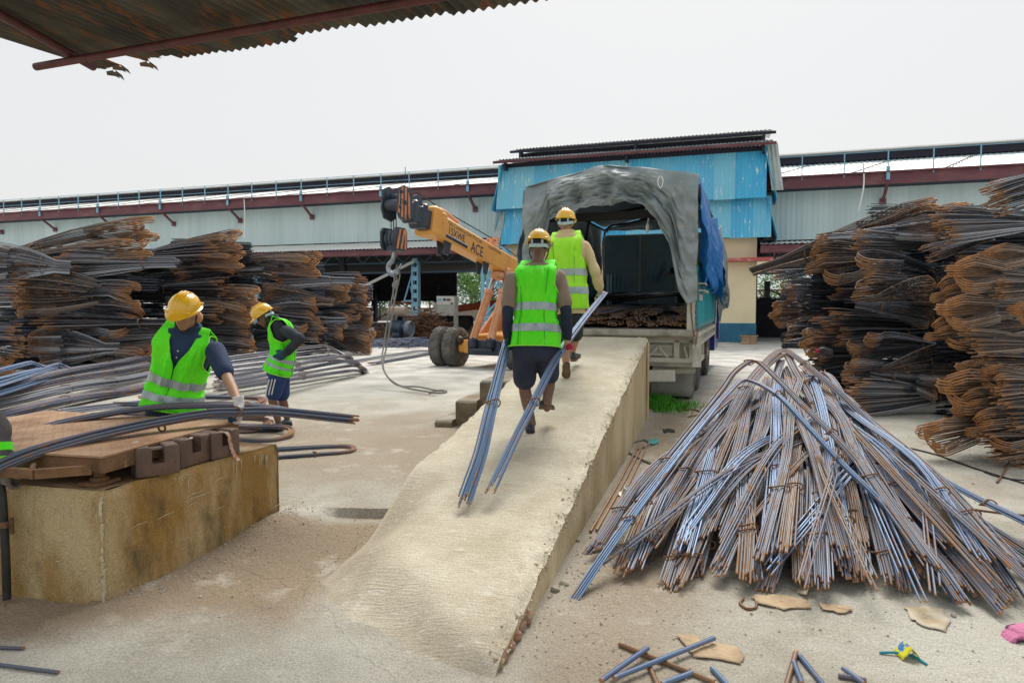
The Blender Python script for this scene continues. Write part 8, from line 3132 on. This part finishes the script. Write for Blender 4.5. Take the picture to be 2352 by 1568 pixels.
scrap_sheet('torn_paper', 'torn beige paper scraps on the ground at the right front', 'paper', [(2076, 1398), (2120, 1395), (2160, 1402), (2182, 1428), (2170, 1452), (2118, 1440), (2095, 1425)], m_paper, seed=4)
scrap_sheet('torn_paper', 'small brown paper scrap between the strip and the beige scraps', 'paper', [(1880, 1388), (1925, 1392), (1962, 1402), (1940, 1412), (1890, 1402)], m_card, seed=5)
scrap_sheet('plastic_scrap', 'blue plastic scrap by the slab edge', 'scrap', [(740, 1178), (752, 1180), (750, 1188), (742, 1186)], m_tarpb, seed=6)
scrap_sheet('plastic_scrap', 'pink wrapper scrap on the earth by the plinth', 'scrap', [(553, 1240), (568, 1237), (572, 1246), (560, 1248)], mat('pink_plastic', (0.6, 0.25, 0.32), 0.6), seed=7)
scrap_sheet('plastic_scrap', 'black rubber scrap on the earth by the plinth', 'scrap', [(555, 1252), (580, 1258), (583, 1264), (566, 1262)], MATS['black_rubber'], seed=8)
scrap_sheet('plastic_scrap', 'dusty red rag on the ground left of the heap', 'scrap', [(1396, 1200), (1412, 1196), (1420, 1212), (1405, 1220), (1392, 1212)], mat('dusty_red', (0.42, 0.16, 0.16), 0.85), seed=9)
scrap_sheet('plastic_scrap', 'teal scrap of plastic near the grass', 'scrap', [(1486, 1012), (1508, 1008), (1512, 1018), (1494, 1022)], mat('teal_plastic', (0.05, 0.32, 0.33), 0.6), seed=10)
scrap_sheet('plastic_scrap', 'black scrap beside the grass', 'scrap', [(1520, 986), (1545, 980), (1548, 992), (1528, 996)], MATS['black_rubber'], seed=11)

# wrapper with a teal ribbon
t = thing('snack_wrapper', 'yellow and blue wrapper lying with a teal ribbon at the right front', 'wrapper', on(2087, 1520))
mb = MB()
c = on(2087, 1510, 0.0)
mb.grid(lambda u, v: c + V((lerp(-.045, .045, u), lerp(-.03, .05, v), 0.055 * (1 - abs(u * 2 - 1)) + 0.008 * nz(u * 5, v * 5) + .004)), 8, 6)
modded(mb, 'wrapper_foil', mat('yellow_foil', (0.75, 0.70, 0.03), 0.35, col2=(0.03, 0.2, 0.6), scale=12, lo=0.56, hi=0.6), t, vox=0, smooth=0, solid=0.002)
mb = MB()
mb.tube(spline([on(2020, 1501, 0.006), on(2050, 1503, 0.012), on(2075, 1506, 0.012), on(2100, 1512, 0.01), on(2129, 1528, 0.006)], 5), 0.006, 5)
mb.build('ribbon', mat('teal_ribbon', (0.0, 0.27, 0.36), 0.5), t, world=True)
# pink glove
t = thing('work_glove', 'dropped pink and black work glove at the right edge', 'glove', on(2325, 1470))
mb = MB()
w0 = on(2375, 1462, 0.03)
hand_mesh(mb, w0, on(2310, 1466, 0.02) - w0, V((0, 0, -1)), V((0, -1, 0)), 0.5, 1.15, 1.5)
mb.tube([w0 + V((0.12, 0.02, 0.0)), w0 + V((.05, 0, 0)), w0], [.05, .045, .04], 12)
modded(mb, 'glove_knit', mat('pink_knit', (0.62, 0.20, 0.38), 0.9, col2=(0.05, 0.03, 0.05), scale=9, lo=0.55, hi=0.62, bump=0.5, bscale=60), t, vox=0.006, smooth=2)
# white cup
t = thing('plastic_cup', 'crushed white plastic cup between ramp and heap', 'cup', on(1440, 1136))
c = on(1440, 1138)
mb = MB()
mb.disc(c, (0.15, -0.2, 1), [(0.0, 0.075), (0.006, 0.075), (0.012, 0.05), (0.075, 0.042), (0.078, 0.036), (0.02, 0.03)], 20)
mb.build('cup_shell', mat('white_plastic', (0.75, 0.75, 0.72), 0.4), t, world=True)
# oil bottle on the right stack
t = thing('oil_bottle', 'black plastic bottle with red cap left on the right stack', 'bottle', P(1890, 812, 10.0))
mb = MB()
p, q = P(1880, 806, 10.0), P(1908, 811, 10.0)
d = (q - p).normalized()
mb.loft([tring(p + d * s, V((0, 1, 0)), V((0, 0, 1)), a, b, 16, 3) for s, a, b in ((0, .02, .025), (0.02, .035, .05), (0.05, .04, .065), (0.19, .04, .065), (0.2, .035, .055))])
mb.build('bottle_body', MATS['black_rubber'], t, world=True)
mb = MB()
mb.disc(p - d * 0.05, d, [(0, 0.02), (0.0, 0.022), (0.05, 0.022)], 12)
mb.build('cap', m_crim, t, world=True)
# black cloth strips on the heap
m_blkc = mat('black_cloth', (0.008, 0.012, 0.03), 0.9, bump=0.6, bscale=40)
for i, (px, py, Y, w_, lab) in enumerate(((2024, 1072, 5.05, .13, 'black cloth strip knotted on the right slope of the heap'), (2080, 1096, 4.95, .11, 'smaller black cloth lower down the right slope of the heap'), (1880, 1096, 5.0, .08, 'blue black cloth knot near the middle of the heap'))):
    c = P(px, py, Y) + V((0, -0.05, 0.03))
    mb = MB()
    for k in range(7):
        mb.ball(c + V((rs.uniform(-w_, w_) * .7, rs.uniform(-.02, .02), rs.uniform(-.02, .02))), (w_ * 0.28, 0.025, 0.018), Matrix.Rotation(rs.uniform(-.6, .6), 3, 'Y'), 8, 6)
    o = modded(mb, 'black_cloth', m_blkc, None, vox=0.008, smooth=1)
    tag(o, lab, 'cloth', 'black cloths on the heap')
# wires and ropes on the ground
for i, (pts, r, m, nm, lab) in enumerate((
        ([(2010, 985), (2060, 1020), (2150, 1045), (2250, 1080), (2400, 1125)], 0.008, m_blk, 'ground_cable', 'thin dark cable running across the yard at the right'),
        ([(2260, 1085), (2300, 1098), (2400, 1108)], 0.006, m_blk, 'ground_cable', 'short dark wire beside the long cable at the right'),
        ([(2180, 1160), (2260, 1175), (2400, 1190)], 0.008, m_tie, 'bar_end', 'rusty bar end sticking out over the right shoulder of the heap'),
        ([(1400, 1025), (1440, 1040), (1475, 1058), (1510, 1072)], 0.014, MATS['grey_rope'], 'wire_rope', 'frayed grey rope on the ground between ramp and heap'),
        ([(1418, 1042), (1445, 1020), (1480, 1012), (1490, 1022), (1462, 1034)], 0.012, MATS['grey_rope'], 'wire_rope', 'tangled rope loop beside the ramp wall bars'),
        ([(1560, 940), (1590, 936), (1612, 945), (1580, 952)], 0.01, m_tie, 'bent_bar', 'bent rusty bar behind the grass'),
        ([(1708, 1376), (1700, 1388), (1715, 1400), (1735, 1398), (1738, 1385)], 0.008, m_tie, 'tie_ring', 'broken tie ring lying in front of the heap'),
        ([(2290, 1110), (2310, 1080), (2318, 1062)], 0.010, m_tie, 'bent_bar', 'rusty bar stub by the near right stack'))):
    mb = MB()
    mb.tube(spline([on(a, b, r) for a, b in pts], 5), r, 6)
    o = mb.build(nm, m)
    tag(o, lab, 'wire' if 'cable' in nm else 'rope' if 'rope' in nm else 'steel bar')
